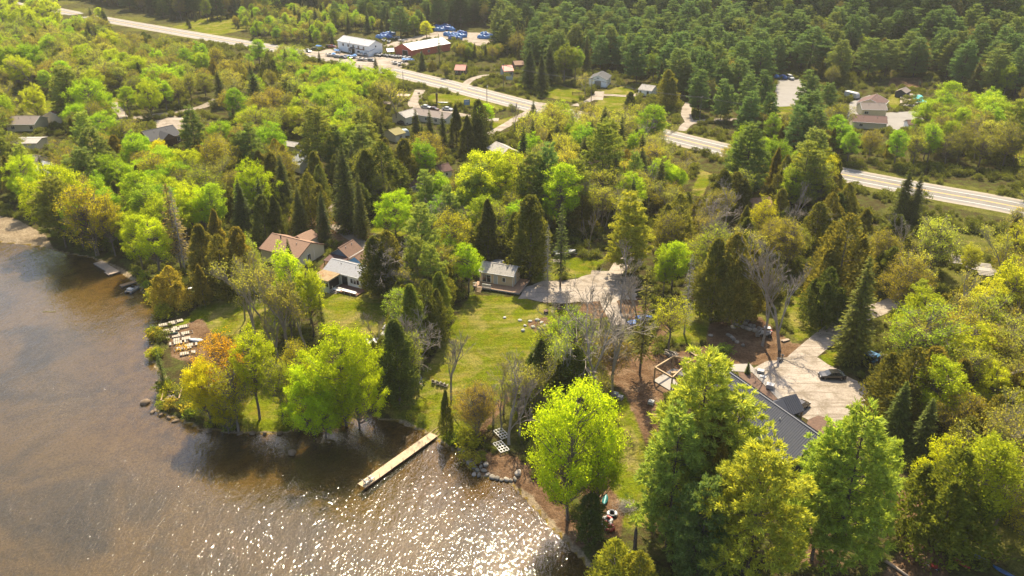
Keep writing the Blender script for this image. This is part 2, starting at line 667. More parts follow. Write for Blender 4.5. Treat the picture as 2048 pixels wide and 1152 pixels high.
def ground_mat():
    m, nt, out = nodes_of('ground_cover')
    geo = N(nt, 'ShaderNodeNewGeometry')
    P = geo.outputs['Position']
    big = noise(nt, 0.045, 4, .6, P)
    mid = noise(nt, 0.35, 5, .62, P)
    fine = noise(nt, 2.4, 4, .65, P)
    tiny = noise(nt, 9.0, 3, .7, P)
    a = N(nt, 'ShaderNodeAttribute', attribute_name='zone_a')
    sep = N(nt, 'ShaderNodeSeparateColor')
    nt.links.new(a.outputs['Color'], sep.inputs[0])
    b = N(nt, 'ShaderNodeAttribute', attribute_name='zone_b')
    sepb = N(nt, 'ShaderNodeSeparateColor')
    nt.links.new(b.outputs['Color'], sepb.inputs[0])
    floor_c = ramp(nt, mid, [(0.25, (0.0280, 0.0240, 0.0101)), (0.45, (0.0600, 0.0480, 0.0202)), (0.58, (0.0680, 0.0760, 0.0173)), (0.75, (0.1040, 0.0840, 0.0360))])
    grain = ramp(nt, fine, [(0.3, (0.62, 0.62, 0.62)), (0.7, (1.3, 1.3, 1.3))])
    grain2 = ramp(nt, tiny, [(0.3, (0.75, 0.75, 0.75)), (0.7, (1.22, 1.22, 1.22))])
    lawn_c = ramp(nt, mid, [(0.26, (0.1563, 0.1184, 0.0228)), (0.40, (0.1326, 0.1345, 0.0103)), (0.54, (0.0995, 0.1212, 0.0057)), (0.75, (0.1184, 0.1468, 0.0068))])
    lawn_c = mixc(nt, ramp(nt, noise(nt, 0.13, 5, .7, P, 0.6), [(0.47, (0, 0, 0)), (0.66, (1, 1, 1))]), lawn_c, (0.215, 0.18, 0.055))
    mpl = N(nt, 'ShaderNodeMapping')
    mpl.inputs['Rotation'].default_value = (0, 0, R(-28))
    mpl.inputs['Scale'].default_value = (0.10, 0.9, 1.0)
    nt.links.new(P, mpl.inputs[0])
    lawn_c = mixc(nt, 1.0, lawn_c, ramp(nt, noise(nt, 1.0, 3, .6, mpl.outputs[0], 0.5), [(0.35, (0.78, 0.80, 0.80)), (0.65, (1.18, 1.14, 1.1))]), 'MULTIPLY')
    weed_c = ramp(nt, mid, [(0.28, (0.0408, 0.0374, 0.0109)), (0.45, (0.0884, 0.0918, 0.0163)), (0.6, (0.1156, 0.1088, 0.0272)), (0.78, (0.1496, 0.1292, 0.0490))])
    dirt_c = ramp(nt, mid, [(0.25, (0.0640, 0.0352, 0.0192)), (0.5, (0.1344, 0.0800, 0.0448)), (0.75, (0.2112, 0.1440, 0.0896))])
    sand_c = ramp(nt, mid, [(0.25, (0.1442, 0.1048, 0.0655)), (0.6, (0.2621, 0.2031, 0.1310)), (0.8, (0.3080, 0.2424, 0.1638))])
    bed_big = noise(nt, 0.055, 5, .62, P, 0.5)
    bed_c = ramp(nt, bed_big, [(0.34, (0.085, 0.082, 0.062)), (0.44, (0.145, 0.130, 0.082)), (0.52, (0.215, 0.182, 0.100)), (0.70, (0.29, 0.242, 0.128))])
    near_c = ramp(nt, mid, [(0.3, (0.0880, 0.0598, 0.0116)), (0.55, (0.2200, 0.1496, 0.0264)), (0.75, (0.2992, 0.2112, 0.0423))])
    bed_c = mixc(nt, ramp(nt, sepb.outputs[1], [(0.05, (0, 0, 0)), (0.45, (1, 1, 1))]), near_c, bed_c)

    def thr(sock, lo=0.42, hi=0.58, k=0.5):
        t = math_n(nt, 'ADD', sock, math_n(nt, 'MULTIPLY', math_n(nt, 'SUBTRACT', math_n(nt, 'ADD', math_n(nt, 'MULTIPLY', mid, .6), math_n(nt, 'MULTIPLY', fine, .4)), 0.5), k * 2))
        return ramp(nt, t, [(lo, (0, 0, 0)), (hi, (1, 1, 1))])
    c = mixc(nt, thr(sep.outputs[1], .35, .65), floor_c, weed_c)
    c = mixc(nt, thr(sep.outputs[0], .40, .60), c, lawn_c)
    c = mixc(nt, thr(sep.outputs[2], .40, .60), c, dirt_c)
    sandw = thr(a.outputs['Alpha'], .40, .60, .35)
    c = mixc(nt, sandw, c, sand_c)
    c = mixc(nt, ramp(nt, sepb.outputs[0], [(0.35, (0, 0, 0)), (0.65, (1, 1, 1))]), c, bed_c)
    c = mixc(nt, 1.0, c, grain, 'MULTIPLY')
    c = mixc(nt, 1.0, c, grain2, 'MULTIPLY')
    df = N(nt, 'ShaderNodeBsdfDiffuse')
    nt.links.new(c, df.inputs[0])
    bp = N(nt, 'ShaderNodeBump', n0=0.9, i_Distance=0.3)
    hh = math_n(nt, 'ADD', fine, math_n(nt, 'MULTIPLY', tiny, .4))
    nt.links.new(hh, bp.inputs['Height'])
    nt.links.new(bp.outputs[0], df.inputs['Normal'])
    nt.links.new(df.outputs[0], out.inputs[0])
    return m


gm.materials.append(ground_mat())
ground = link('ground', gm)
tag(ground, 'rolling ground of lawns, brush and leaf litter round the lake', 'ground', kind='structure')


# ------------------------------------------------------------------ the lake
def water_mat():
    m, nt, out = nodes_of('lake_water')
    geo = N(nt, 'ShaderNodeNewGeometry')
    mp = N(nt, 'ShaderNodeMapping')
    mp.inputs['Rotation'].default_value = (0, 0, R(-32))
    mp.inputs['Scale'].default_value = (1.0, 0.42, 1.0)
    nt.links.new(geo.outputs['Position'], mp.inputs[0])
    w1 = noise(nt, 2.8, 2.5, .55, mp.outputs[0], 0.3)
    w2 = noise(nt, 0.6, 2, .5, mp.outputs[0])
    w3 = noise(nt, 0.05, 2, .5, geo.outputs['Position'])
    calm = ramp(nt, w3, [(0.3, (0.75, 0.75, 0.75)), (0.65, (1.15, 1.15, 1.15))])
    h = math_n(nt, 'ADD', math_n(nt, 'MULTIPLY', w1, 0.165), math_n(nt, 'MULTIPLY', w2, 0.30))
    h = math_n(nt, 'MULTIPLY', h, calm)
    bp = N(nt, 'ShaderNodeBump', n0=1.0, i_Distance=0.52)
    nt.links.new(h, bp.inputs['Height'])
    fr = N(nt, 'ShaderNodeFresnel', i_IOR=1.42)
    nt.links.new(bp.outputs[0], fr.inputs['Normal'])
    tr = N(nt, 'ShaderNodeBsdfTransparent')
    tr.inputs[0].default_value = (0.66, 0.55, 0.36, 1)
    murk = N(nt, 'ShaderNodeBsdfDiffuse')
    murk.inputs[0].default_value = (0.15, 0.125, 0.06, 1)
    body = N(nt, 'ShaderNodeMixShader', n0=0.10)
    nt.links.new(tr.outputs[0], body.inputs[1])
    nt.links.new(murk.outputs[0], body.inputs[2])
    gl = N(nt, 'ShaderNodeBsdfGlossy', i_Roughness=0.05)
    gl.inputs['Color'].default_value = (1, 1, 1, 1)
    nt.links.new(bp.outputs[0], gl.inputs['Normal'])
    mx = N(nt, 'ShaderNodeMixShader')
    nt.links.new(fr.outputs[0], mx.inputs[0])
    nt.links.new(body.outputs[0], mx.inputs[1])
    nt.links.new(gl.outputs[0], mx.inputs[2])
    nt.links.new(mx.outputs[0], out.inputs[0])
    return m


wm = MB()
wm.poly([(-3400, -2900, 0), (420, -2900, 0), (420, 60, 0), (60, 330, 0), (-3400, 900, 0)])
water = wm.build('water', water_mat(), fix=False)
tag(water, 'brown clear lake with wind ripples and sun glitter', 'lake', kind='structure')


# ------------------------------------------------------------------ roads, drives and yards
def sheet(name, poly, mat, label, cat, lift=0.035, step=2.0, kind='structure', parent=None):
    """flat area laid on the ground: outline in world metres, filled with a grid that follows the ground"""
    P = np.array(poly, float)
    pts = []
    for i in range(len(P)):
        a, b = P[i], P[(i + 1) % len(P)]
        k = max(1, int(np.hypot(*(b - a)) / step))
        for t in range(k):
            pts.append(a + (b - a) * t / k)
    nb = len(pts)
    x0, y0 = P.min(0)
    x1, y1 = P.max(0)
    gx, gy = np.meshgrid(np.arange(x0, x1, step), np.arange(y0, y1, step))
    gx, gy = gx.ravel(), gy.ravel()
    ok = in_poly(gx, gy, P) & (seg_dist(gx, gy, list(P) + [P[0]]) > step * .4)
    allp = [Vector((p[0], p[1])) for p in pts] + [Vector((x, y)) for x, y in zip(gx[ok], gy[ok])]
    edges = [(i, (i + 1) % nb) for i in range(nb)]
    vo, eo, fo = geometry.delaunay_2d_cdt(allp, edges, [], 1, 1e-4)[:3]
    vx = np.array([v.x for v in vo])
    vy = np.array([v.y for v in vo])
    vz = hgt(vx, vy) + lift
    me = bpy.data.meshes.new(name)
    me.from_pydata(list(zip(vx, vy, vz)), [], [tuple(f) for f in fo])
    me.materials.append(mat)
    me.update()
    bm = bmesh.new()
    bm.from_mesh(me)
    cx, cy_ = P.mean(0)
    for f in bm.faces:
        if f.normal.z < 0:
            f.normal_flip()
    inside = [f for f in bm.faces]
    kill = []
    fc = np.array([f.calc_center_median()[:2] for f in bm.faces]) if len(bm.faces) else np.zeros((0, 2))
    okf = in_poly(fc[:, 0], fc[:, 1], P)
    for f, k in zip(inside, okf):
        if not k:
            kill.append(f)
    bmesh.ops.delete(bm, geom=kill, context='FACES')
    bm.to_mesh(me)
    bm.free()
    o = link(name, me, parent)
    if not parent:
        tag(o, label, cat, kind=kind)
    return o


def strip(name, line, width, mat, label=None, cat=None, lift=0.035, off=0.0, kind='structure', dash=None, seg=1.5, wob=0.0, parent=None, across=3):
    L = np.asarray(line, float)
    d = np.concatenate([[0], np.cumsum(np.hypot(*np.diff(L, axis=0).T))])
    s = np.arange(0, d[-1], seg)
    cx, cy_ = np.interp(s, d, L[:, 0]), np.interp(s, d, L[:, 1])
    tx, ty = np.gradient(cx), np.gradient(cy_)
    l = np.hypot(tx, ty)
    px, py = -ty / l, tx / l
    rr = np.random.default_rng(len(name) + len(s))
    w1 = width / 2 + wob * np.convolve(rr.uniform(-1, 1, len(s) + 4), np.ones(5) / 5, 'valid')
    w2 = width / 2 + wob * np.convolve(rr.uniform(-1, 1, len(s) + 4), np.ones(5) / 5, 'valid')
    V, Fc = [], []
    ks = np.linspace(0, 1, across)
    for k in ks:
        o_ = off - w1 + (w1 + w2) * k
        x, y = cx + px * o_, cy_ + py * o_
        V.append(np.stack([x, y, hgt(x, y) + lift], -1))
    V = np.concatenate(V)
    n = len(s)
    for k in range(across - 1):
        for i in range(n - 1):
            if dash and (s[i] % (dash[0] + dash[1])) > dash[0]:
                continue
            a = k * n + i
            Fc.append((a, a + 1, a + n + 1, a + n))
    me = bpy.data.meshes.new(name)
    me.from_pydata([tuple(p) for p in V], [], Fc)
    me.materials.append(mat)
    me.update()
    if len(me.polygons) and me.polygons[0].normal.z < 0:
        me.flip_normals()
    o = link(name, me, parent)
    if not parent:
        tag(o, label, cat, kind=kind)
    return o


ASPH = simple('old_asphalt', (0.1760, 0.1597, 0.1439), .85, .10, .35, dirt=(0.1440, 0.1292, 0.1145))
SHOUL = simple('gravel_shoulder', (0.2592, 0.2181, 0.1693), .95, .16, .8)

def gravel_mat(name, pale, mid_, dark):
    """crushed stone: coarse mottling, darker worn wheel lanes, fine grain"""
    m, nt, out = nodes_of(name)
    geo = N(nt, 'ShaderNodeNewGeometry')
    P = geo.outputs['Position']
    a = noise(nt, 0.22, 5, .65, P, 0.8)
    g = noise(nt, 3.2, 4, .7, P)
    mp = N(nt, 'ShaderNodeMapping')
    mp.inputs['Rotation'].default_value = (0, 0, R(38))
    mp.inputs['Scale'].default_value = (0.05, 0.75, 1.0)
    nt.links.new(P, mp.inputs[0])
    tr = noise(nt, 1.0, 3, .6, mp.outputs[0], 1.6)
    c = ramp(nt, a, [(0.32, dark), (0.46, mid_), (0.62, pale)])
    c = mixc(nt, ramp(nt, tr, [(0.36, (0.75, 0.75, 0.75)), (0.47, (0, 0, 0))]), c, dark)
    c = mixc(nt, 1.0, c, ramp(nt, g, [(0.3, (0.72, 0.72, 0.72)), (0.7, (1.22, 1.22, 1.22))]), 'MULTIPLY')
    df = N(nt, 'ShaderNodeBsdfDiffuse')
    nt.links.new(c, df.inputs[0])
    bp = N(nt, 'ShaderNodeBump', n0=.5, i_Distance=.12)
    nt.links.new(g, bp.inputs['Height'])
    nt.links.new(bp.outputs[0], df.inputs['Normal'])
    nt.links.new(df.outputs[0], out.inputs[0])
    MATS[name] = m
    return m


GRAV = gravel_mat('crushed_gravel', (0.335, 0.285, 0.24), (0.275, 0.232, 0.19), (0.175, 0.142, 0.108))
GRAVB = simple('brown_gravel_track', (0.1840, 0.1480, 0.1120), .95, .2, .5, bump=.3, dirt=(0.1280, 0.1000, 0.0640))
CONC = simple('pale_concrete', (0.2640, 0.2360, 0.2080), .9, .10, .8)
YEL = simple('road_yellow_paint', (0.62, 0.36, 0.05), .8, .1, 2.0)
WHT = simple('road_white_paint', (0.60, 0.58, 0.54), .8, .1, 2.0)
near_road = [p for p in ROAD_L if -1300 < p[0] < 1000]
hw = strip('road_shoulder', near_road, 15.5, SHOUL, 'gravel shoulder along both sides of the highway', 'road', lift=0.03, seg=4, wob=.5)
hw = strip('highway', near_road, 12.4, ASPH, 'sun bleached two lane highway running past the cottages', 'road', lift=0.05, seg=4)
near2 = [p for p in near_road if -650 < p[0] < 330]
LANE = simple('worn_lane_asphalt', (0.145, 0.130, 0.116), .85, .14, .5, dirt=(0.115, 0.103, 0.092))
for o_ in (-2.0, 2.0):
    strip('traffic_lane', near2, 3.3, LANE, lift=0.053, off=o_, seg=3, parent=hw, across=2, wob=.12)
for k, o_ in enumerate((-.22, .22)):
    strip('centre_line', near2, 0.22, YEL, lift=0.056, off=o_, seg=3, parent=hw, across=2)
for k, o_ in enumerate((-3.9, 3.9)):
    strip('edge_line', near2, 0.24, WHT, lift=0.056, off=o_, seg=3, parent=hw, across=2)
SIDE_ROADS = []


def drive(px, w, mat, label, name='drive', wob=.4, lift=0.04):
    L = smooth_line([at(u, v)[:2] for u, v in px], 6)
    SIDE_ROADS.append((L, w))
    return strip(name, L, w, mat, label, 'drive', lift=lift, wob=wob)


drive([(1240, 650), (1215, 600), (1225, 560), (1250, 520), (1290, 500)], 3.6, GRAV, 'gravel drive winding behind the tan cabin', lift=.045)
drive([(1590, 730), (1612, 708), (1640, 684), (1680, 652), (1740, 625), (1800, 600), (1850, 560)], 4.6, GRAV, 'gravel drive climbing past the big spruce to the parking yard', lift=.045)
drive([(962, 276), (1010, 252), (1050, 228), (1090, 205)], 4.0, GRAV, 'pale lane leaving the highway towards the cottages', lift=.07)
drive([(1150, 212), (1180, 200), (1200, 190), (1255, 192), (1290, 185)], 3.6, GRAV, 'driveway from highway to the white garage', lift=.07)
drive([(1196, 200), (1199, 182)], 4.5, GRAV, 'gravel apron before the white garage door', lift=.055)
drive([(1365, 262), (1380, 246), (1440, 240), (1600, 238), (1700, 240)], 4.0, GRAV, 'side road running from the highway towards the yellow house', lift=.07)
drive([(1380, 246), (1372, 225), (1380, 205)], 4.0, GRAV, 'short side track under the utility pole', lift=.055)
drive([(925, 178), (935, 165), (945, 158), (965, 152), (985, 150)], 3.6, GRAV, 'gravel loop before the red roofed cabin', lift=.07)
drive([(840, 180), (832, 196), (826, 208), (840, 218), (880, 222), (950, 236), (1000, 240)], 4.6, GRAV, 'paved loop drive round the grass island at the motel', lift=.07)
drive([(205, 255), (250, 238), (290, 234), (350, 225), (400, 215), (440, 195)], 4.6, GRAVB, 'pale track curving past the log house', lift=.06)
drive([(250, 238), (232, 214), (228, 205)], 3.4, GRAV, 'short drive among the maples on the grass', lift=.05)
drive([(665, 450), (690, 465), (715, 482), (740, 500)], 3.8, GRAVB, 'dirt lane between the spruces behind the cottages', lift=.05)
drive([(20, 45), (60, 48), (100, 62), (150, 66)], 4.0, GRAVB, 'pale track among trees beside the highway', lift=.07)
drive([(640, 430), (668, 415), (672, 405)], 3.0, GRAVB, 'dirt patch under the tall spruces', lift=.05)
YARDS = []


def yard(name, px, mat, label, cat='yard', z=2.6, lift=.04):
    P = [at(u, v)[:2] for u, v in px]
    # a wavering outline instead of ruler-straight sides
    Q = []
    rr = random.Random(len(px) + int(px[0][0]))
    for i in range(len(P)):
        a, b = P[i], P[(i + 1) % len(P)]
        n_ = max(1, int(math.hypot(b[0] - a[0], b[1] - a[1]) / 1.3))
        for k in range(n_):
            t = k / n_
            j = .6 if mat in (GRAV, GRAVB) else 0
            Q.append((a[0] + (b[0] - a[0]) * t + rr.uniform(-j, j), a[1] + (b[1] - a[1]) * t + rr.uniform(-j, j)))
    YARDS.append(Q)
    return sheet(name, Q, mat, label, cat, lift)


yard('gravel_yard', [(1040, 596), (1052, 572), (1085, 562), (1150, 560), (1190, 540), (1240, 545), (1275, 575), (1270, 600), (1215, 602), (1150, 606), (1090, 604)], GRAV, 'pale gravel parking patch beside the tan cabin')
yard('parking_yard', [(1512, 738), (1560, 716), (1640, 716), (1690, 748), (1735, 770), (1730, 815), (1690, 838), (1680, 870), (1650, 872), (1610, 838), (1560, 800)], GRAV, 'wide pale gravel parking yard behind the dark roofed house')
yard('concrete_path', [(1452, 742), (1450, 729), (1500, 728), (1512, 742), (1570, 798), (1560, 803), (1504, 745)], CONC, 'pale concrete path along the garden bed', lift=.075)
yard('marina_lot', [(620, 106), (660, 98), (690, 108), (760, 114), (800, 112), (830, 122), (810, 134), (775, 142), (735, 138), (690, 126), (640, 118)], GRAV, 'sunlit gravel forecourt of the boat yard', lift=.09)
yard('rear_lot', [(765, 92), (800, 80), (880, 62), (960, 66), (1000, 80), (960, 92), (900, 78), (830, 84), (790, 96)], GRAV, 'gravel storage lot behind the red barn', lift=.08)
yard('paved_lot', [(1545, 214), (1555, 160), (1600, 158), (1625, 190), (1600, 212)], ASPH, 'grey paved lot among the pines', lift=.08)
yard('house_court', [(1765, 226), (1840, 222), (1850, 240), (1790, 262), (1765, 250)], ASPH, 'grey paved court beside the yellow house', lift=.08)
yard('house_drive', [(1692, 236), (1700, 205), (1740, 190), (1745, 200), (1722, 212), (1715, 238)], ASPH, 'grey paved drive beside the white camper', lift=.08)
yard('log_house_lot', [(300, 245), (350, 232), (380, 240), (365, 262), (320, 262)], GRAV, 'gravel lot behind the log house', lift=.05)
yard('mulch_bed', [(1458, 744), (1504, 746), (1556, 800), (1552, 806), (1500, 775)], simple('dark_mulch', (0.11, 0.065, 0.045), .95, .3, 2.0), 'dark mulch garden bed along the house', 'bed', lift=.06)
yard('garden_bed', [(1612, 852), (1616, 840), (1636, 832), (1660, 838), (1672, 852), (1670, 866), (1640, 872)], MATS['dark_mulch'], 'rounded mulch bed behind the dark roofed house', 'bed', lift=.11)

# ------------------------------------------------------------------ quick look-ups on a 1.5 m raster
RX0, RY0, RST = -420.0, 60.0, 1.5
rxx, ryy = np.meshgrid(np.arange(RX0, 420, RST), np.arange(RY0, 800, RST))
R_H = hgt(rxx, ryy)
R_B = seg_dist(rxx, ryy, ROAD) < 10.0
for L_, w_ in SIDE_ROADS:
    R_B |= seg_dist(rxx, ryy, L_) < w_ / 2 + 2.5
for Q_ in YARDS:
    R_B |= in_poly(rxx, ryy, Q_)


def rh_(x, y):
    i, j = int((y - RY0) / RST + .5), int((x - RX0) / RST + .5)
    if 0 <= i < R_H.shape[0] and 0 <= j < R_H.shape[1]:
        return float(R_H[i, j]), bool(R_B[i, j])
    return h1(x, y), False
# ------------------------------------------------------------------ tree kinds
BARK = simple('grey_brown_bark', (0.15, 0.12, 0.095), .95, .3, 4.0)
BARKP = simple('dark_pine_bark', (0.10, 0.075, 0.06), .95, .3, 4.0)
BARKW = simple('pale_birch_bark', (0.42, 0.39, 0.35), .9, .25, 5.0)
BARKG = simple('weathered_grey_wood', (0.28, 0.25, 0.22), .95, .25, 5.0)
BARKB = simple('pale_grey_twigs', (0.27, 0.225, 0.18), .95, .25, 4.0)
LEAF = leaf_mat('broad_leaf', None, .60, .34, (1.45, 1.32, .5))
NEEDLE = leaf_mat('needle_spray', None, .42, .40, (1.45, 1.25, .55))


def unit(a):
    return a / (np.linalg.norm(a, axis=-1, keepdims=True) + 1e-9)


def tubes(p0, p1, r0, r1, k=4):
    """limb segments as loose quads"""
    p0, p1 = np.asarray(p0, float), np.asarray(p1, float)
    r0, r1 = np.asarray(r0, float), np.asarray(r1, float)
    d = unit(p1 - p0)
    up = np.where(np.abs(d[:, 2:3]) < .9, np.array([[0, 0, 1.0]]), np.array([[1.0, 0, 0]]))
    x = unit(np.cross(d, up))
    y = np.cross(x, d)
    out = []
    for i in range(k):
        a0, a1 = 2 * np.pi * i / k, 2 * np.pi * (i + 1) / k
        e0 = x * np.cos(a0) + y * np.sin(a0)
        e1 = x * np.cos(a1) + y * np.sin(a1)
        out.append(np.stack([p0 + e0 * r0[:, None], p0 + e1 * r0[:, None], p1 + e1 * r1[:, None], p1 + e0 * r1[:, None]], 1))
    return np.concatenate(out)


class Seg:
    def __init__(self):
        self.a, self.b, self.r, self.q = [], [], [], []

    def add(self, p, q, r0, r1):
        self.a.append(p)
        self.b.append(q)
        self.r.append(r0)
        self.q.append(r1)

    def path(self, pts, r0, r1):
        n = len(pts) - 1
        for i in range(n):
            self.add(pts[i], pts[i + 1], r0 + (r1 - r0) * i / n, r0 + (r1 - r0) * (i + 1) / n)

    def quads(self, k=4):
        return tubes(self.a, self.b, self.r, self.q, k)


def kites(C, U, V):
    return np.stack([C - U, C + V, C + U, C - V], 1)


def rand_dirs(rg, n):
    return unit(rg.normal(size=(n, 3)))


def leaf_quads(rg, C, size, upbias=.9, asp=.62):
    n = len(C)
    nrm = unit(rand_dirs(rg, n) + np.array([0, 0, upbias]))
    t = unit(np.cross(nrm, rand_dirs(rg, n)))
    b = np.cross(nrm, t)
    s = size * rg.uniform(.65, 1.35, (n, 1))
    return kites(C, t * s, b * s * asp)


def broadleaf(seed, h=13.0, cr=4.2, base=.28, nclump=85, nleaf=44, lsize=.24, rc=1.0, multi=1, zsq=1.0, bark=BARK, twig=0, tall=1.0):
    """round-headed tree: trunk and limbs reaching to clumps of leaves scattered through a lobed crown"""
    rg = np.random.default_rng(seed)
    sg = Seg()
    ch = h * (1 - base)
    cz = h * base + ch * .5
    trunks = []
    for m in range(multi):
        a = rg.uniform(0, 6.28)
        lean = (0.03 if multi == 1 else .16) * h
        pts = [np.array([0, 0, -0.4]) + np.array([np.cos(a), np.sin(a), 0]) * (.25 if multi > 1 else 0)]
        for k in range(1, 8):
            t = k / 7
            pts.append(np.array([np.cos(a) * lean * t ** 1.3 + rg.normal() * .1, np.sin(a) * lean * t ** 1.3 + rg.normal() * .1, h * .9 * t]))
        r0 = .018 * h / (multi ** .35)
        sg.path(pts, r0, .03)
        trunks.append(np.array(pts))
    lobes = rand_dirs(rg, 9)
    lg = rg.uniform(-.36, .42, 9)
    d = rand_dirs(rg, nclump * 3)
    d = d[d[:, 2] > -.62][:nclump]
    gain = 1 + (np.clip(d @ lobes.T, 0, 1) ** 4 * lg).sum(1)
    rad = rg.uniform(.30, 1.0, len(d)) ** .55
    C = d * rad[:, None] * gain[:, None] * np.array([cr, cr, ch * .5 * zsq])
    low = np.clip(-C[:, 2] / (ch * .5), 0, 1)
    C[:, :2] *= (1 - .35 * low)[:, None]
    C[:, 2] += cz
    tops = []
    for c in C:
        T = trunks[rg.integers(multi)]
        za = np.clip(c[2] - np.hypot(c[0], c[1]) * rg.uniform(.55, .95) * tall, h * base * .75, h * .8)
        i = np.interp(za, T[:, 2], np.arange(len(T)))
        k = int(min(i, len(T) - 2))
        p = T[k] + (T[k + 1] - T[k]) * (i - k)
        mid = p * .45 + c * .55 + np.array([rg.normal() * .25, rg.normal() * .25, -rg.uniform(.1, .5)])
        rr = .010 * h * rg.uniform(.5, 1)
        sg.path([p, mid, c], rr * .75, .022)
        for _ in range(twig):
            e = c + rand_dirs(rg, 1)[0] * rc * rg.uniform(.6, 1.3) + np.array([0, 0, .25])
            sg.add(c, e, .024, .011)
    sub = 6
    L = []
    for c in C:
        n = max(0, int(nleaf * rg.uniform(.55, 1.35)))
        r_ = rc * rg.uniform(.55, 1.4)
        sc = rand_dirs(rg, sub) * np.array([1, 1, .62]) * r_ * rg.uniform(.5, 1.0, (sub, 1))
        pick = rg.integers(sub, size=n)
        L.append(c + sc[pick] + rg.normal(size=(n, 3)) * r_ * .26)
    L = np.concatenate(L)
    L = L[L[:, 2] > h * .05]
    return sg.quads(4), leaf_quads(rg, L, lsize), bark, LEAF


def bare(seed, h=14.0, spread=.42, levels=6, bark=BARKB, leaf=0, lsize=.16, lift=.25, forks=1):
    """leafless (or barely budding) tree: limbs forking down to fine twigs"""
    rg = np.random.default_rng(seed)
    sg = Seg()
    tips = []

    def grow(p, d, L, r, lev):
        n = 3
        pts = [p]
        dd = d
        for k in range(n):
            dd = unit(dd + rg.normal(size=3) * .10 + np.array([0, 0, lift * .12]))
            pts.append(pts[-1] + dd * L / n)
        sg.path(pts, r, r * .62)
        if lev == 0:
            tips.append(pts[-1])
            return
        kids = 3
        for k in range(kids):
            t = rg.uniform(.45, 1.0) if k else 1.0
            i = min(int(t * n), n - 1)
            q = pts[i] + (pts[i + 1] - pts[i]) * (t * n - i)
            side = unit(np.cross(dd, rand_dirs(rg, 1)[0]))
            nd = unit(dd * (1 - spread * rg.uniform(.4, 1.0)) + side * spread * rg.uniform(.7, 1.5) + np.array([0, 0, lift * .35]))
            grow(q, nd, L * rg.uniform(.50, .74), max(r * (.66 if k == 0 else .48), .017), lev - 1)
    for f in range(forks):
        a = rg.uniform(0, 6.28)
        d0 = unit(np.array([np.cos(a) * (.05 if forks == 1 else .22), np.sin(a) * (.05 if forks == 1 else .22), 1.0]))
        grow(np.array([0, 0, -.4]), d0, h * .36, h * .016, levels)
    # let it reach the height asked for
    top = max(t[2] for t in tips)
    s = h / top
    A = Seg()
    A.a = [np.array(p) * s for p in sg.a]
    A.b = [np.array(p) * s for p in sg.b]
    A.r = [r * 1.0 for r in sg.r]
    A.q = [r * 1.0 for r in sg.q]
    tips = np.array(tips) * s
    Q = A.quads(3)
    lq = None
    if leaf:
        C = np.repeat(tips, leaf, 0) + rg.normal(size=(len(tips) * leaf, 3)) * .38
        lq = leaf_quads(rg, C, lsize, .3)
    return Q, lq, bark, LEAF


def spruce(seed, h=16.0, r=2.9, dens=1.0, droop=.35, clear=.06, rag=.25, dead=False):
    """conical conifer with tiers of drooping boughs"""
    rg = np.random.default_rng(seed)
    sg = Seg()
    sg.path([np.array([0, 0, -.4]), np.array([0.05, 0, h * .5]), np.array([0, 0.03, h])], .011 * h + .03, .02)
    C, U, V = [], [], []
    z = h * clear
    while z < h - .15:
        t = (z - h * clear) / (h * (1 - clear))
        L0 = r * ((1 - t) ** .85) * (0.72 + .28 * min(1, t * 7)) + .18
        nb = int(6 + 4 * (1 - t))
        a0 = rg.uniform(0, 6.28)
        for b in range(nb):
            if rg.uniform() > .93 * (0.55 if dead else 1):
                continue
            a = a0 + 6.283 * b / nb + rg.normal() * .18
            L = L0 * rg.uniform(1 - rag, 1 + rag * .55)
            zz = z + rg.normal() * .12
            o = np.array([np.cos(a), np.sin(a), 0])
            side = np.array([-np.sin(a), np.cos(a), 0])
            dr = droop * (1 - t * .9)
            tipz = zz - dr * L * .75 + .12 * L
            if L > .7:
                sg.path([np.array([0, 0, zz]), o * L * .55 + np.array([0, 0, zz - dr * L * .5]), o * L * .95 + np.array([0, 0, tipz])], .03, .010)
            n = max(2, int(L * 4.2 * dens))
            if dead:
                for k in range(3):
                    q = o * L * rg.uniform(.3, .9) + np.array([0, 0, zz - dr * L * .4])
                    e = q + side * rg.uniform(-.6, .6) + np.array([0, 0, rg.uniform(-.5, .1)])
                    sg.add(q, e, .018, .008)
                n = 0
            for k in range(n):
                s = (k + rg.uniform(.2, 1.0)) / n
                wd = .40 * (1 - s * .55) * L + .10
                off = rg.uniform(-1, 1) * wd
                p = o * L * s + side * off + np.array([0, 0, zz - dr * L * (s * 1.1 - .35 * s * s) - abs(off) * .25 + rg.normal() * .05])
                fw = unit(o * 1.0 + side * off / (wd + .01) * .9 + np.array([0, 0, -.30 + .25 * t + rg.normal() * .15]))
                nn = unit(np.array([0, 0, 1.0]) + rg.normal(size=3) * .35)
                v = unit(np.cross(nn, fw))
                ln = rg.uniform(.22, .40) * (.6 + .4 * min(1, L))
                C.append(p)
                U.append(fw * ln)
                V.append(v * ln * .40)
        z += .36 * (1 - .35 * t) / (dens ** .5)
    for k in range(6):
        C.append(np.array([0, 0, h - .1 - k * .06]))
        fw = unit(np.array([rg.normal() * .35, rg.normal() * .35, 1]))
        U.append(fw * .35)
        V.append(unit(np.cross(fw, rand_dirs(rg, 1)[0])) * .1)
    lq = None if dead else kites(np.array(C), np.array(U), np.array(V))
    return sg.quads(4), lq, (BARKG if dead else BARKP), NEEDLE


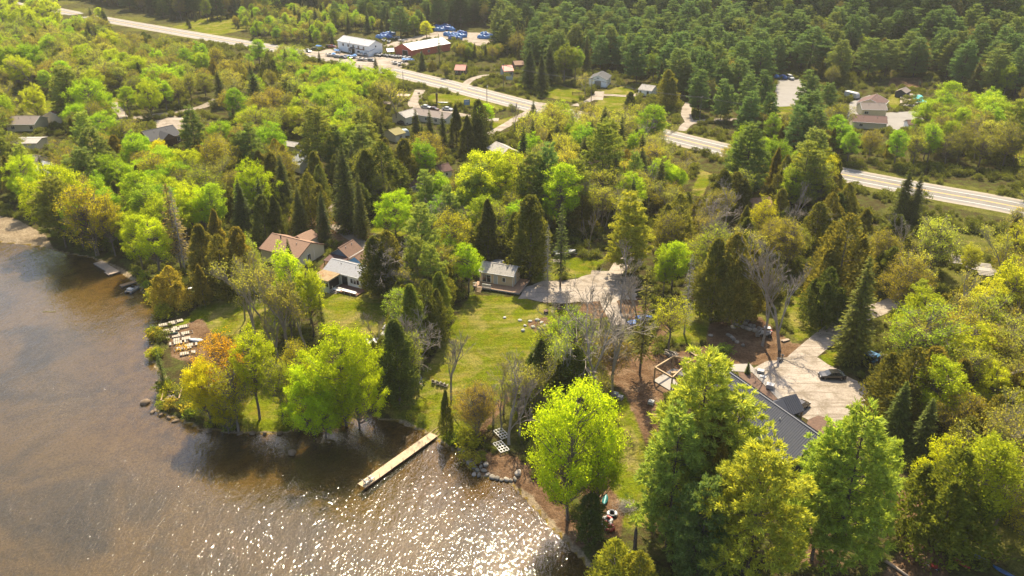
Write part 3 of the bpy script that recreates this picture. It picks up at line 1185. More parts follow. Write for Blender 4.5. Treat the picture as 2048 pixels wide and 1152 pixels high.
def cedar(seed, h=12.0, r=2.2, n=3600, multi=1, rag=.42, clear=.05, size=.26, power=.62):
    """dense flame-shaped conifer of upright sprays"""
    rg = np.random.default_rng(seed)
    sg = Seg()
    sg.path([np.array([0, 0, -.4]), np.array([0.04, .02, h * .5]), np.array([0, 0, h * .97])], .012 * h + .03, .02)
    C, U, V = [], [], []
    tops = [(0, 0, h, r)]
    for m in range(multi - 1):
        a = rg.uniform(0, 6.28)
        tops.append((np.cos(a) * r * .65, np.sin(a) * r * .65, h * rg.uniform(.62, .9), r * .75))
    per = n // len(tops)
    for (ox, oy, hh, rr) in tops:
        t = rg.uniform(0, 1, per) ** .85
        z = hh * (clear + (1 - clear) * t)
        prof = (1 - t) ** power * (.62 + .38 * np.minimum(1, t * 6)) + .02
        a = rg.uniform(0, 6.283, per)
        # lobes: boughs that stand proud of each other
        lob = 1 + rag * (np.sin(a * 3 + z * 1.1 + seed) * .5 + np.sin(a * 5 - z * 1.9) * .35 + np.sin(z * 3.1 + a) * .35)
        q = rg.uniform(.35, 1.0, per) ** .5
        R_ = rr * prof * lob * q
        o = np.stack([np.cos(a), np.sin(a), np.zeros(per)], -1)
        side = np.stack([-np.sin(a), np.cos(a), np.zeros(per)], -1)
        p = o * R_[:, None]
        p[:, 0] += ox
        p[:, 1] += oy
        p[:, 2] = z + rg.normal(size=per) * .1
        fw = unit(o * rg.uniform(.25, 1.0, (per, 1)) + np.array([0, 0, 1.0]) * rg.uniform(.1, 1.1, (per, 1)) + rg.normal(size=(per, 3)) * .28)
        nn = unit(o * .6 + side * rg.normal(size=(per, 1)) * .9 + rg.normal(size=(per, 3)) * .25)
        v = unit(np.cross(nn, fw))
        ln = size * rg.uniform(.7, 1.35, (per, 1))
        C.append(p)
        U.append(fw * ln)
        V.append(v * ln * .48)
    for k in range(10):
        z = h * rg.uniform(.15, .8)
        a = rg.uniform(0, 6.28)
        sg.add(np.array([0, 0, z]), np.array([np.cos(a) * r * .5, np.sin(a) * r * .5, z + .8]), .05, .015)
    return sg.quads(4), kites(np.concatenate(C), np.concatenate(U), np.concatenate(V)), BARK, NEEDLE


def pine(seed, h=21.0, r=5.0, clear=.18, whorls=19, tuft=20, rag=.32, size=.30, forks=1):
    """white pine: uneven whorls of long level limbs carrying plumes of needles"""
    rg = np.random.default_rng(seed)
    sg = Seg()
    C, U, V = [], [], []
    stems = [(np.zeros(2), h)]
    for k in range(forks - 1):
        a = rg.uniform(0, 6.28)
        stems.append((np.array([np.cos(a), np.sin(a)]) * r * .38, h * rg.uniform(.8, .95)))
    for si, (off, hh) in enumerate(stems):
        def stem(z):
            t = np.clip((z - hh * .18) / (hh * .4), 0, 1)
            return np.array([off[0] * t, off[1] * t, z])
        sg.path([stem(z) for z in np.linspace(-.4, hh * .985, 9)], .0125 * h / (1 + .4 * (forks - 1)), .03)
        for w in range(whorls):
            t = (w + rg.uniform(0, .7)) / whorls
            z = hh * (clear + (1 - clear) * t) * .985
            prof = np.sin(np.pi * min(1, .20 + .84 * t)) ** .7 if t < .95 else .2
            prof = (.35 + .65 * prof) * (1 - t * .38)
            nb = rg.integers(5, 8)
            a0 = rg.uniform(0, 6.28)
            for b in range(nb):
                a = a0 + 6.283 * b / nb + rg.normal() * .3
                L = r * prof * rg.uniform(1 - rag, 1 + rag * .5) / (1 if forks == 1 else 1.3)
                o = np.array([np.cos(a), np.sin(a), 0])
                side = np.array([-np.sin(a), np.cos(a), 0])
                rise = .12 + .55 * t + rg.normal() * .08
                p0 = stem(z)
                p1 = p0 + o * L * .5 + np.array([0, 0, rise * L * .30])
                p2 = p0 + o * L + np.array([0, 0, rise * L * .72])
                sg.path([p0, p1, p2], .055 * (1 - .5 * t), .014)
                nt = max(3, int(L * 3.6))
                for k in range(nt):
                    s = rg.uniform(.28, 1.0) ** .8
                    base = p0 + (p1 - p0) * min(1, s * 2) + (p2 - p1) * max(0, s * 2 - 1)
                    wd = L * .30 * (1.15 - s * .6)
                    off2 = rg.uniform(-1, 1) * wd
                    c = base + side * off2 + o * abs(off2) * .25 + np.array([0, 0, .10 + rg.normal() * .10])
                    if abs(off2) > .35:
                        sg.add(base, c, .014, .008)
                    n = int(tuft * rg.uniform(.7, 1.3))
                    dd = unit(o * .55 + side * np.sign(off2) * .35 + np.array([0, 0, .55]))
                    D = unit(dd + rg.normal(size=(n, 3)) * .62)
                    vv = unit(np.cross(D, rand_dirs(rg, n)))
                    ln = size * rg.uniform(.7, 1.3, (n, 1))
                    C.append(c + D * ln * .7 + rg.normal(size=(n, 3)) * .10)
                    U.append(D * ln)
                    V.append(vv * ln * .20)
        c = stem(hh * .985)
        D = unit(np.array([0, 0, 1.0]) + rg.normal(size=(30, 3)) * .5)
        C.append(c + D * .35)
        U.append(D * .4)
        V.append(unit(np.cross(D, rand_dirs(rg, 30))) * .09)
    return sg.quads(4), kites(np.concatenate(C), np.concatenate(U), np.concatenate(V)), BARKP, NEEDLE


def bush(seed, h=2.2, r=1.6, n=700, lsize=.17):
    rg = np.random.default_rng(seed)
    sg = Seg()
    C = rand_dirs(rg, 34) * rg.uniform(.3, 1, (34, 1)) ** .5 * np.array([r, r, h * .55]) + np.array([0, 0, h * .5])
    C = C[C[:, 2] > .1]
    for c in C:
        sg.path([np.array([0, 0, -.1]), c * np.array([.5, .5, .6]), c], .03, .01)
    L = np.repeat(C, n // len(C), 0)
    L = L + rg.normal(size=L.shape) * .28
    L[:, 2] = np.abs(L[:, 2])
    return sg.quads(3), leaf_quads(rg, L, lsize), BARK, LEAF


KINDS = {}


def kind(code, name, cat, h, variants, names=('trunk', 'crown')):
    out = []
    for k, (tq, lq, bk, lf) in enumerate(variants):
        tm = quad_mesh(name + '_' + names[0], tq, [bk])
        lm = quad_mesh(name + '_' + names[1], lq, [lf]) if lq is not None else None
        out.append((tm, lm, tq, lq, bk))
    KINDS[code] = (name, cat, h, out)


kind('MA', 'maple_tree', 'tree', 13.0, [broadleaf(11 + k, 13, 4.3 + .3 * k, .09, 135, 215, .115, 1.0, zsq=1.0) for k in range(4)])
kind('OV', 'poplar_tree', 'tree', 14.0, [broadleaf(31 + k, 14, 3.0, .12, 110, 140, .112, .85) for k in range(3)])
kind('AS', 'aspen_tree', 'tree', 14.0, [broadleaf(51 + k, 14, 2.8 + .3 * k, .28, 95, 58, .102, .9, twig=5, tall=1.3) for k in range(4)])
kind('OL', 'budding_tree', 'tree', 13.0, [broadleaf(71 + k, 13, 4.1, .22, 130, 78, .102, 1.0, twig=5, multi=1 + k % 2) for k in range(4)])
kind('BA', 'bare_tree', 'tree', 14.0, [bare(91, 14, .42), bare(92, 14, .34, lift=.5), bare(93, 14, .5, forks=2), bare(94, 14, .3, lift=.6)])
kind('BU', 'bare_budding_tree', 'tree', 14.0, [bare(101, 14, .40, leaf=2, lsize=.11), bare(102, 14, .33, lift=.5, leaf=2, lsize=.11), bare(103, 14, .3, lift=.6, leaf=2, lsize=.11, forks=2)])
kind('BI', 'birch_tree', 'tree', 14.0, [bare(111, 14, .32, bark=BARKW, lift=.6, leaf=2, lsize=.11), bare(112, 14, .30, bark=BARKW, lift=.6, leaf=2, lsize=.12)])
kind('CE', 'cedar_tree', 'tree', 12.0, [cedar(121, 12, 2.6, n=8500, size=.19, power=.5), cedar(122, 12, 3.1, multi=3, n=11000, size=.19, power=.55), cedar(123, 12, 2.3, power=.75, n=8000, size=.19), cedar(124, 12, 2.8, multi=2, n=9500, clear=.12, size=.19, power=.48), cedar(125, 12, 3.2, multi=4, n=11000, size=.19, power=.6, rag=.6)])
kind('SP', 'spruce_tree', 'tree', 16.0, [spruce(131, 16, 3.0, 1.5), spruce(132, 16, 2.7, 1.4, rag=.35), spruce(133, 16, 3.4, 1.5, droop=.45)])
kind('SR', 'ragged_spruce', 'tree', 17.0, [spruce(141, 17, 2.0, .6, .5, .35, .5), spruce(142, 17, 2.2, .7, .5, .22, .5)])
kind('DS', 'dead_spruce', 'tree', 15.0, [spruce(151, 15, 1.8, .7, .4, .15, .4, True)])
kind('PI', 'pine_tree', 'tree', 20.0, [pine(161, 20, 5.2), pine(162, 20, 5.6, clear=.26, rag=.42), pine(163, 20, 5.0, clear=.12, whorls=21), pine(164, 20, 5.8, clear=.16, forks=2, whorls=15)])
kind('BS', 'shrub', 'shrub', 2.2, [bush(171), bush(172, 2.2, 1.9), bush(173, 2.2, 1.3, lsize=.13)], ('stems', 'foliage'))

TREES = []           # (x, y, radius, height) of everything planted
LIME, LIMEY, MID, OLIVE = (0.20, 0.30, 0.018), (0.29, 0.30, 0.015), (0.11, 0.185, 0.02), (0.19, 0.165, 0.025)
COLS = {'MA': [(0.20, 0.29, 0.018), (0.24, 0.30, 0.018), (0.15, 0.235, 0.018)], 'OV': [(0.19, 0.28, 0.02), (0.22, 0.29, 0.03), (0.16, 0.25, 0.025)],
        'AS': [(0.24, 0.28, 0.035), (0.20, 0.26, 0.03), (0.27, 0.28, 0.05)], 'OL': [(0.19, 0.185, 0.025), (0.18, 0.205, 0.025), (0.21, 0.195, 0.03)],
        'BA': [(0.2, 0.2, 0.05)], 'BU': [(0.17, 0.165, 0.04), (0.19, 0.195, 0.05)], 'BI': [(0.24, 0.28, 0.05)],
        'CE': [(0.070, 0.078, 0.016), (0.085, 0.085, 0.018), (0.055, 0.072, 0.018), (0.105, 0.095, 0.020)],
        'SP': [(0.050, 0.066, 0.022), (0.060, 0.072, 0.022), (0.072, 0.080, 0.024)], 'SR': [(0.085, 0.09, 0.025)], 'DS': [(0.2, 0.2, 0.2)],
        'PI': [(0.092, 0.115, 0.026), (0.105, 0.125, 0.026), (0.078, 0.105, 0.030)], 'BS': [(0.14, 0.19, 0.03), (0.19, 0.19, 0.04), (0.10, 0.14, 0.025)]}
TR = random.Random(5)


def plant(code, x, y, h, label, group, wide=1.0, col=None, var=None, sink=0.0, lum=1.0):
    name, cat, h0, vs_ = KINDS[code]
    k = TR.randrange(len(vs_)) if var is None else var % len(vs_)
    tm, lm = vs_[k][:2]
    z = rh_(x, y)[0]
    s = h / h0
    root = thing(name, label, cat, (x, y, z - sink), TR.uniform(0, 6.283), group)
    root.scale = (s * wide, s * wide, s)
    t = link(tm.name.split('_')[-1] if '_' in tm.name else 'trunk', tm, root)
    c = col or TR.choice(COLS[code])
    j = TR.uniform(.84, 1.14) * 1.85 * lum
    w = TR.uniform(.93, 1.08)
    if code in ('CE', 'SP', 'SR', 'PI'):
        j *= 1.3 if code != 'PI' else 1.6
    if lm:
        l = link(lm.name.split('_')[-1].split('.')[0], lm, root)
        l.color = (c[0] * j * w * .99, c[1] * j, c[2] * j, 1)
    TREES.append((x, y, h * wide * .2, h))
    return root
# ------------------------------------------------------------------ trees one can tell apart (kind, top pixel u, v, base row or height, width, colour, label)
WORDS = {'MA': 'round bright green maple', 'OV': 'narrow fresh green poplar', 'AS': 'thin lime green aspen', 'OL': 'olive bronze budding tree', 'BA': 'leafless grey tree',
         'BU': 'nearly bare tree with yellow buds', 'BI': 'pale barked birch', 'CE': 'dense olive cedar', 'SP': 'dark conical spruce', 'SR': 'thin ragged spruce', 'DS': 'dead grey spruce',
         'PI': 'tall feathery white pine', 'BS': 'low leafy shrub'}
YG = (0.27, 0.29, 0.014)
DKC = (0.055, 0.066, 0.016)
PY = (0.13, 0.155, 0.026)
PB = (0.058, 0.092, 0.034)  # blue green hillside pines, cooled in place of a cloud's shadow
HAND = [
    # point of land with the dock sections
    ('OL', 438, 665, 815, 1.0, (0.29, 0.195, 0.015), 'orange bronze tree beside the dock sections on the point'),
    ('MA', 395, 714, 850, .75, (0.33, 0.31, 0.012), 'yellow green maple at the tip of the rocky point'),
    ('OV', 492, 668, 838, 1.0, (0.26, 0.30, 0.015), 'slim yellow green poplar behind the maple on the point'),
    ('AS', 455, 735, 865, 1.1, (0.30, 0.30, 0.02), 'yellow aspen leaning over the water on the point'),
    ('MA', 440, 770, 868, .7, (0.29, 0.29, 0.012), 'low yellow green maple hanging over the point shore'),
    ('SR', 312, 695, 778, .9, (0.07, 0.09, 0.02), 'thin dark conifer at the water edge below the dock sections'),
    ('MA', 672, 662, 852, .85, (0.24, 0.31, 0.012), 'tallest of the lime green maples beside the small bay'),
    ('MA', 612, 728, 872, .85, (0.25, 0.31, 0.012), 'lime green maple overhanging the lake by the bay'),
    ('MA', 706, 716, 858, .75, (0.27, 0.32, 0.012), 'yellow lime maple on the bay side of its clump'),
    ('MA', 640, 770, 876, .7, (0.25, 0.31, 0.012), 'low lime maple with branches over the dark water'),
    ('OL', 546, 714, 850, .8, (0.22, 0.24, 0.02), 'olive green tree between point and lime maples'),
    ('OL', 588, 684, 815, .8, (0.23, 0.23, 0.02), 'bronze green tree behind the lime maples'),
    ('BU', 486, 512, 668, .75, None, 'bare budding tree on the lawn edge below the orange roof'),
    ('BU', 520, 500, 690, .8, None, 'tall bare tree with yellow buds above the point lawn'),
    ('OV', 568, 495, 660, .8, (0.25, 0.30, 0.02), 'lime poplar before the orange roofed house'),
    ('BU', 556, 530, 700, .8, None, 'bare budding tree between the lawns'),
    ('BU', 596, 540, 700, .8, None, 'leaning bare tree beside the bright lawn'),
    ('OV', 610, 520, 672, .7, (0.25, 0.30, 0.02), 'slim lime poplar beside the bright lawn'),
    ('SR', 638, 590, 675, 1.0, None, 'small ragged conifer on the edge of the bright lawn'),
    ('BA', 470, 520, 640, .8, None, 'bare tree with slim trunk above the point lawn'),
    # between the lawns
    ('CE', 788, 640, 808, .95, None, 'tall dark cedar above the canoe lawn'),
    ('CE', 768, 690, 800, .9, None, 'short cedar left of the canoe under birches'),
    ('BI', 752, 690, 806, .8, None, 'white trunked birch beside the little bay'),
    ('BA', 805, 590, 770, .7, None, 'bare tree in the hedge row between the lawns'),
    ('BA', 830, 640, 760, .75, None, 'slender bare tree right above the canoe'),
    ('CE', 878, 545, 655, .9, (0.10, 0.12, 0.02), 'cedar at the dark corner of the main lawn'),
    ('CE', 850, 560, 690, .8, DKC, 'dark cedar in the hedge row beside main lawn'),
    ('CE', 820, 570, 720, .8, (0.09, 0.11, 0.02), 'green cedar in the hedge row'),
    ('BA', 898, 668, 800, 1.0, None, 'spreading bare tree leaning over the chairs'),
    ('BA', 755, 615, 700, .9, None, 'grey bare tree before the white dock panels'),
    ('CE', 890, 780, 872, .75, (0.10, 0.11, 0.02), 'slim cedar at the landward end of the jetty'),
    ('OL', 952, 768, 885, 1.0, (0.185, 0.15, 0.035), 'brown bronze bushy tree beside the jetty'),
    ('BA', 1018, 742, 890, 1.05, None, 'grey bare tree above the white racks'),
    ('BA', 1040, 760, 880, .9, None, 'bare tree beside the dark spruce and racks'),
    ('CE', 1083, 680, 812, 1.6, (0.055, 0.075, 0.016), 'dark pointed conifer beside the main lawn'),
    ('BI', 1118, 660, 822, .7, None, 'thin birch before the dark pointed conifer'),
    ('AS', 1146, 612, 770, .95, (0.22, 0.29, 0.025), 'lime aspen on the lower edge of the main lawn'),
    ('CE', 1152, 690, 822, 1.3, (0.07, 0.085, 0.018), 'cedar beneath the lime aspen'),
    ('BA', 1218, 588, 830, .8, None, 'tall bare tree with a straight bare trunk above the pallets'),
    ('BA', 1236, 604, 800, .8, None, 'bare tree twin standing beside the straight trunk'),
    ('BA', 1190, 640, 760, .8, None, 'grey bare tree beside the dirt track'),
    ('SR', 1296, 540, 748, .9, (0.11, 0.11, 0.022), 'tall ragged conifer beside the timber frame'),
    ('AS', 1348, 592, 702, .9, (0.27, 0.29, 0.02), 'small yellow green tree on the grass island'),
    ('DS', 1385, 508, 668, 1.0, None, 'dead grey conifer with a thick pale trunk'),
    ('BS', 1450, 690, 1.8, 1.3, None, 'shrub beside the boulders'),
    ('BA', 1250, 500, 625, 1.0, None, 'spreading bare tree on the edge of the gravel patch'),
    ('BA', 1283, 530, 650, 1.0, None, 'bare tree beside the blue tarpaulin heap'),
    ('BA', 1205, 570, 665, 1.0, None, 'low bare tree where gravel meets dirt'),
    ('AS', 1100, 640, 770, 1.0, (0.24, 0.29, 0.025), 'sparse lime tree on the lower lawn edge'),
    ('BA', 985, 745, 850, 1.0, None, 'low bare tree above the bronze bushy tree'),
    ('BU', 1060, 720, 850, 1.0, None, 'budding tree beside the dark pointed conifer'),
    ('CE', 1120, 720, 830, 1.2, (0.075, 0.085, 0.018), 'cedar beside the thin birch'),
    # foreground shore
    ('MA', 1146, 792, 1040, .68, (0.25, 0.31, 0.012), 'big lime green maple on the shore beside the racks'),
    ('MA', 1205, 835, 1030, .55, (0.22, 0.28, 0.014), 'smaller lime maple leaning beside the big shore maple'),
    ('CE', 1183, 990, 1068, 1.5, (0.05, 0.07, 0.016), 'low dark cedar at the foot of the big shore maple'),
    ('PI', 1420, 708, 1085, 1.1, (0.135, 0.155, 0.024), 'tallest pine standing before the dark roofed house'),
    ('PI', 1362, 826, 1095, 1.0, (0.115, 0.145, 0.028), 'blue green pine on the lake side of the dark roofed house'),
    ('PI', 1485, 790, 1070, 1.25, (0.125, 0.145, 0.024), 'dense pine against the eave of the dark roofed house'),
    ('CE', 1440, 832, 1075, .7, (0.13, 0.115, 0.018), 'bronze olive cedar squeezed between the pines'),
    ('PI', 1535, 895, 1185, 1.1, (0.15, 0.175, 0.022), 'yellow green pine at the lower corner of the dark roofed house'),
    ('PI', 1420, 960, 1180, .95, (0.07, 0.11, 0.03), 'dark lower pine under the tall pines'),
    ('PI', 1735, 826, 1140, 1.05, (0.13, 0.165, 0.026), 'broad pine with several trunks on the bare earth'),
    ('PI', 1680, 850, 1120, .9, (0.12, 0.155, 0.028), 'pine close to the gable of the dark roofed house'),
    ('PI', 1790, 880, 1100, .6, (0.13, 0.155, 0.024), 'shorter pine beside the broad pine'),
    ('CE', 1932, 900, 1098, 1.1, (0.080, 0.098, 0.014), 'broad dark cedar above the kayaks'),
    ('SP', 1815, 762, 890, 1.1, (0.075, 0.090, 0.02), 'short spruce on the edge of the parking yard'),
    ('SP', 1868, 796, 915, 1.2, (0.070, 0.085, 0.02), 'bushy spruce below the parking yard'),
    ('CE', 1232, 1080, 1215, 1.1, (0.15, 0.15, 0.018), 'yellow green cedar on the shore by the broken trunk'),
    ('CE', 1282, 1105, 1225, 1.1, (0.13, 0.13, 0.018), 'green cedar beside the yellow green cedar on shore'),
    ('OV', 1995, 870, 1085, 1.1, (0.24, 0.27, 0.02), 'tall yellow poplar in the corner wood above the kayaks'),
    ('OV', 1900, 870, 1035, 1.0, (0.29, 0.29, 0.015), 'bright yellow poplar behind the broad dark cedar'),
    # parking yard and big spruces
    ('SP', 1742, 512, 722, .98, (0.085, 0.088, 0.02), 'huge spruce beside the gravel drive and blue tractor'),
    ('CE', 1703, 428, 612, 1.0, (0.085, 0.085, 0.018), 'tall pointed cedar above the gravel drive'),
    ('CE', 1664, 535, 650, 1.0, (0.04, 0.055, 0.014), 'dark cedar on the bend of the gravel drive'),
    ('BA', 1556, 492, 692, .85, None, 'tall bare tree beside the skid loader'),
    ('BA', 1600, 470, 700, .85, None, 'tall bare tree at the mouth of the gravel drive'),
    ('BU', 1840, 650, 790, .95, None, 'wide bare budding tree over the blue tractor'),
    ('PI', 1848, 560, 690, .8, PY, 'pine beside the pale tarpaulin'),
    ('SP', 1908, 590, 690, .9, None, 'dark spruce behind the yellow thicket'),
    ('SP', 1498, 724, 2.6, 1.1, (0.08, 0.10, 0.02), 'tiny spruce in the mulch bed'),
    ('CE', 1440, 478, 640, .95, (0.095, 0.095, 0.02), 'olive cedar behind the boulder row'),
    ('CE', 1478, 468, 645, .95, (0.085, 0.085, 0.02), 'cedar behind the skid loader'),
    ('CE', 1512, 500, 640, .9, (0.10, 0.095, 0.02), 'brownish cedar behind the boulder row'),
    ('OL', 1410, 530, 630, .8, (0.17, 0.17, 0.03), 'olive tree on the grass island'),
    ('OV', 1352, 484, 585, 1.2, (0.23, 0.30, 0.018), 'vivid lime clump behind the dead conifer'),
    ('OV', 1335, 495, 590, .9, (0.23, 0.30, 0.018), 'vivid lime sapling beside the dead conifer'),
    # behind the tan cabin
    ('PI', 1262, 384, 548, 1.15, (0.145, 0.155, 0.022), 'broad sunlit pine behind the gravel patch'),
    ('CE', 1062, 392, 552, 1.1, (0.065, 0.068, 0.014), 'big dark cedar beside the tan cabin'),
    ('CE', 1030, 425, 530, .9, (0.05, 0.06, 0.014), 'dark cedar close behind the tan cabin'),
    ('SR', 1125, 408, 575, .95, (0.075, 0.09, 0.022), 'lone ragged spruce on the cabin grass'),
    ('DS', 1097, 448, 580, .8, None, 'lone dead spruce on the cabin grass'),
    ('BA', 1180, 410, 505, .5, None, 'bare pole-like tree behind the gravel patch'),
    ('PI', 1096, 290, 445, .75, (0.07, 0.11, 0.035), 'tall blue green pine behind the tan cabin'),
    ('OV', 1124, 326, 470, 1.1, (0.20, 0.28, 0.018), 'vivid green poplar beside the tall blue green pine'),
    ('CE', 1068, 400, 520, 1.0, DKC, 'dark cedar in the wood behind the tan cabin'),
    ('MA', 965, 308, 452, 1.0, (0.25, 0.29, 0.02), 'big lime maple behind the pines'),
    ('MA', 1010, 318, 450, .85, (0.23, 0.27, 0.02), 'lime maple beside the bigger lime maple'),
    ('PI', 848, 340, 455, 1.0, (0.10, 0.145, 0.035), 'bushy pine beside the brown roofed cottage'),
    ('PI', 840, 412, 570, .85, (0.11, 0.15, 0.038), 'feathery pine right of the long cottage'),
    ('PI', 895, 372, 500, .9, (0.09, 0.125, 0.035), 'pine in the dense wood beside the cottages'),
    ('OL', 903, 415, 545, .8, (0.24, 0.255, 0.02), 'yellow bronze tree among the pines'),
    ('OV', 935, 478, 585, 1.1, (0.24, 0.32, 0.015), 'lime tree left of the tan cabin'),
    ('BA', 828, 475, 592, 1.1, None, 'spreading bare tree between the cottages'),
    ('OV', 870, 560, 610, 1.3, (0.18, 0.28, 0.015), 'young lime tree above the hedge row'),
    ('CE', 746, 474, 590, 1.1, (0.06, 0.068, 0.016), 'dark cedar against the long cottage'),
    ('CE', 772, 462, 590, 1.1, (0.075, 0.075, 0.016), 'cedar pair beside the long cottage'),
    ('CE', 975, 400, 530, 1.1, DKC, 'dark cedar left of the tan cabin'),
    ('MA', 785, 388, 474, 1.15, (0.23, 0.31, 0.015), 'rounded lime tree on the back lawn'),
    # tall spruces by the cottages
    ('SP', 682, 288, 462, .82, (0.060, 0.070, 0.020), 'tallest spruce behind the orange roofed house'),
    ('SP', 714, 346, 476, .75, (0.075, 0.078, 0.022), 'slim spruce on the back lawn'),
    ('CE', 760, 285, 412, 1.35, (0.060, 0.070, 0.016), 'wide dark cedar behind the back lawn'),
    ('CE', 728, 300, 420, 1.1, (0.065, 0.072, 0.016), 'dark cedar beside the tallest spruce'),
    ('CE', 806, 278, 380, 1.2, (0.075, 0.078, 0.016), 'cedar beside the brown roofed cottage'),
    ('SP', 592, 372, 472, .9, None, 'spruce behind the orange roof'),
    ('SP', 640, 382, 485, .9, None, 'spruce beside the orange roofed house'),
    ('CE', 612, 345, 455, 1.0, None, 'cedar behind the orange roofed house'),
    ('CE', 545, 392, 476, 1.2, DKC, 'dark cedar at the back corner of the orange roofed house'),
    ('CE', 520, 390, 480, 1.2, DKC, 'dark cedar in the clump by the orange roof'),
    ('SP', 574, 478, 545, .8, (0.06, 0.075, 0.02), 'small spruce before the orange roofed house'),
    # centre distance
    ('CE', 1362, 388, 500, 1.1, (0.085, 0.085, 0.018), 'cedar behind the vivid lime clump'),
    ('PI', 1272, 306, 410, .9, (0.085, 0.115, 0.028), 'pine behind the broad sunlit pine'),
    ('SP', 1325, 318, 430, 1.0, None, 'spruce beside the bright clearing'),
    ('MA', 1352, 328, 402, .95, (0.23, 0.30, 0.015), 'vivid lime tree beside the bright clearing'),
    ('BA', 1422, 418, 535, 1.0, None, 'grey bare tree below the rusty shed'),
    ('BA', 1455, 430, 540, 1.0, None, 'spreading bare tree below the rusty shed'),
    ('CE', 1450, 340, 430, 1.3, (0.065, 0.075, 0.018), 'dark cedar beside the bright clearing'),
    ('CE', 1475, 345, 425, 1.2, (0.07, 0.078, 0.018), 'dark cedar beside the rusty shed'),
    ('PI', 1490, 288, 385, 1.1, (0.12, 0.145, 0.035), 'pale green pine near the highway'),
    ('OL', 1532, 398, 490, .9, (0.34, 0.31, 0.012), 'bright yellow tree below the rusty shed'),
    ('MA', 1640, 300, 395, 1.0, (0.27, 0.27, 0.02), 'yellow green tree beside the highway'),
    ('CE', 1592, 328, 408, 1.3, DKC, 'dark cedar beside the yellow green tree by the highway'),
    ('CE', 1628, 322, 405, 1.3, (0.06, 0.07, 0.016), 'broad cedar by the highway'),
    ('SP', 1655, 330, 400, 1.0, None, 'spruce at the end of the highway cedars'),
    ('CE', 1642, 405, 505, 1.2, (0.09, 0.09, 0.016), 'pointed cedar on the lane corner'),
    ('CE', 1668, 385, 460, 1.2, (0.08, 0.082, 0.016), 'cedar in the row along the lane'),
    ('CE', 1700, 366, 440, 1.2, (0.09, 0.09, 0.018), 'cedar at the highway end of the lane row'),
    ('SP', 1822, 335, 440, 1.0, (0.075, 0.085, 0.02), 'spruce between the highway and the thicket'),
    ('SP', 1845, 345, 445, .9, None, 'second spruce between the highway and the thicket'),
    ('CE', 1735, 418, 490, 1.2, None, 'olive cedar above the tall pointed cedar'),
    ('CE', 1800, 430, 520, 1.3, DKC, 'dark cedar mass beside the lumber racks'),
    ('CE', 1790, 495, 590, 1.1, (0.07, 0.085, 0.016), 'cedar below the dark cedar mass'),
    ('CE', 1840, 505, 590, 1.1, (0.09, 0.085, 0.016), 'brownish cedar near the lumber racks'),
    ('AS', 1890, 425, 570, 1.1, (0.25, 0.27, 0.05), 'sparse tall aspen before the lumber racks'),
    ('OV', 1952, 490, 560, 1.1, (0.30, 0.31, 0.04), 'yellow thicket tree before the lumber racks'),
    # left side
    ('MA', 35, 318, 400, 1.0, (0.24, 0.30, 0.012), 'bright maple above the sand beach'),
    ('MA', 98, 335, 470, .95, (0.26, 0.30, 0.012), 'bright yellow green maple beside the sand beach'),
    ('OL', 160, 366, 512, 1.05, (0.23, 0.215, 0.014), 'wide bronze tree overhanging the lake'),
    ('OL', 205, 400, 512, .8, (0.24, 0.23, 0.014), 'bronze tree beside the small dock'),
    ('DS', 338, 372, 545, 1.0, None, 'brown dead spruce above the docks'),
    ('SR', 330, 368, 540, 1.2, (0.16, 0.13, 0.04), 'browning spruce above the docks'),
    ('MA', 372, 368, 465, .9, (0.25, 0.31, 0.012), 'vivid green maple before the blue grey roof'),
    ('MA', 398, 380, 470, .8, (0.26, 0.32, 0.012), 'vivid green maple touching the blue grey roof'),
    ('OV', 270, 340, 465, 1.1, (0.22, 0.28, 0.015), 'lime tree inland of the docks'),
    ('OV', 296, 425, 550, 1.2, (0.26, 0.31, 0.014), 'big lime tree leaning over the docks'),
    ('OV', 262, 430, 540, 1.1, (0.26, 0.30, 0.014), 'lime tree at the waterside by the plank dock'),
    ('CE', 334, 532, 612, 1.4, (0.15, 0.135, 0.02), 'rounded olive cedar on the shore by the plank dock'),
    ('CE', 395, 530, 610, 1.1, (0.13, 0.12, 0.02), 'brown olive cedar at the shore lawn'),
    ('CE', 395, 450, 580, 1.0, None, 'cedar in the shore grove'),
    ('CE', 432, 470, 590, 1.0, (0.12, 0.11, 0.02), 'olive cedar in the shore grove'),
    ('CE', 470, 455, 580, 1.0, (0.115, 0.105, 0.02), 'olive cedar by the orange roof'),
    ('CE', 425, 420, 540, 1.0, None, 'cedar behind the shore grove'),
    ('MA', 500, 325, 440, .8, (0.24, 0.31, 0.014), 'lime tree behind the blue grey roof'),
    ('OL', 418, 275, 380, 1.15, (0.20, 0.195, 0.02), 'wide bronze olive tree behind the blue grey roof'),
    ('OL', 458, 290, 385, 1.1, (0.19, 0.19, 0.02), 'bronze olive tree beside the lime tree'),
    ('OL', 300, 305, 400, 1.1, (0.20, 0.195, 0.02), 'bronze olive tree below the log house'),
    ('MA', 270, 264, 335, 1.0, (0.15, 0.25, 0.015), 'deep green maple before the log house'),
    ('MA', 312, 275, 345, .7, (0.33, 0.31, 0.012), 'yellow maple before the log house'),
    ('PI', 160, 225, 335, 1.1, (0.10, 0.135, 0.03), 'layered pine left of the log house'),
    ('PI', 130, 310, 400, .9, (0.12, 0.145, 0.03), 'pale pine beside the white roofs'),
    ('PI', 35, 290, 375, 1.0, (0.12, 0.15, 0.03), 'rounded pine left of the white roofs'),
    ('SP', 76, 310, 375, .9, DKC, 'dark little spruce before the white roofs'),
    ('MA', 190, 295, 358, .7, (0.17, 0.27, 0.015), 'small green maple right of the white roofs'),
    ('MA', 165, 165, 258, 1.05, (0.18, 0.26, 0.015), 'large maple on the grass by the drive'),
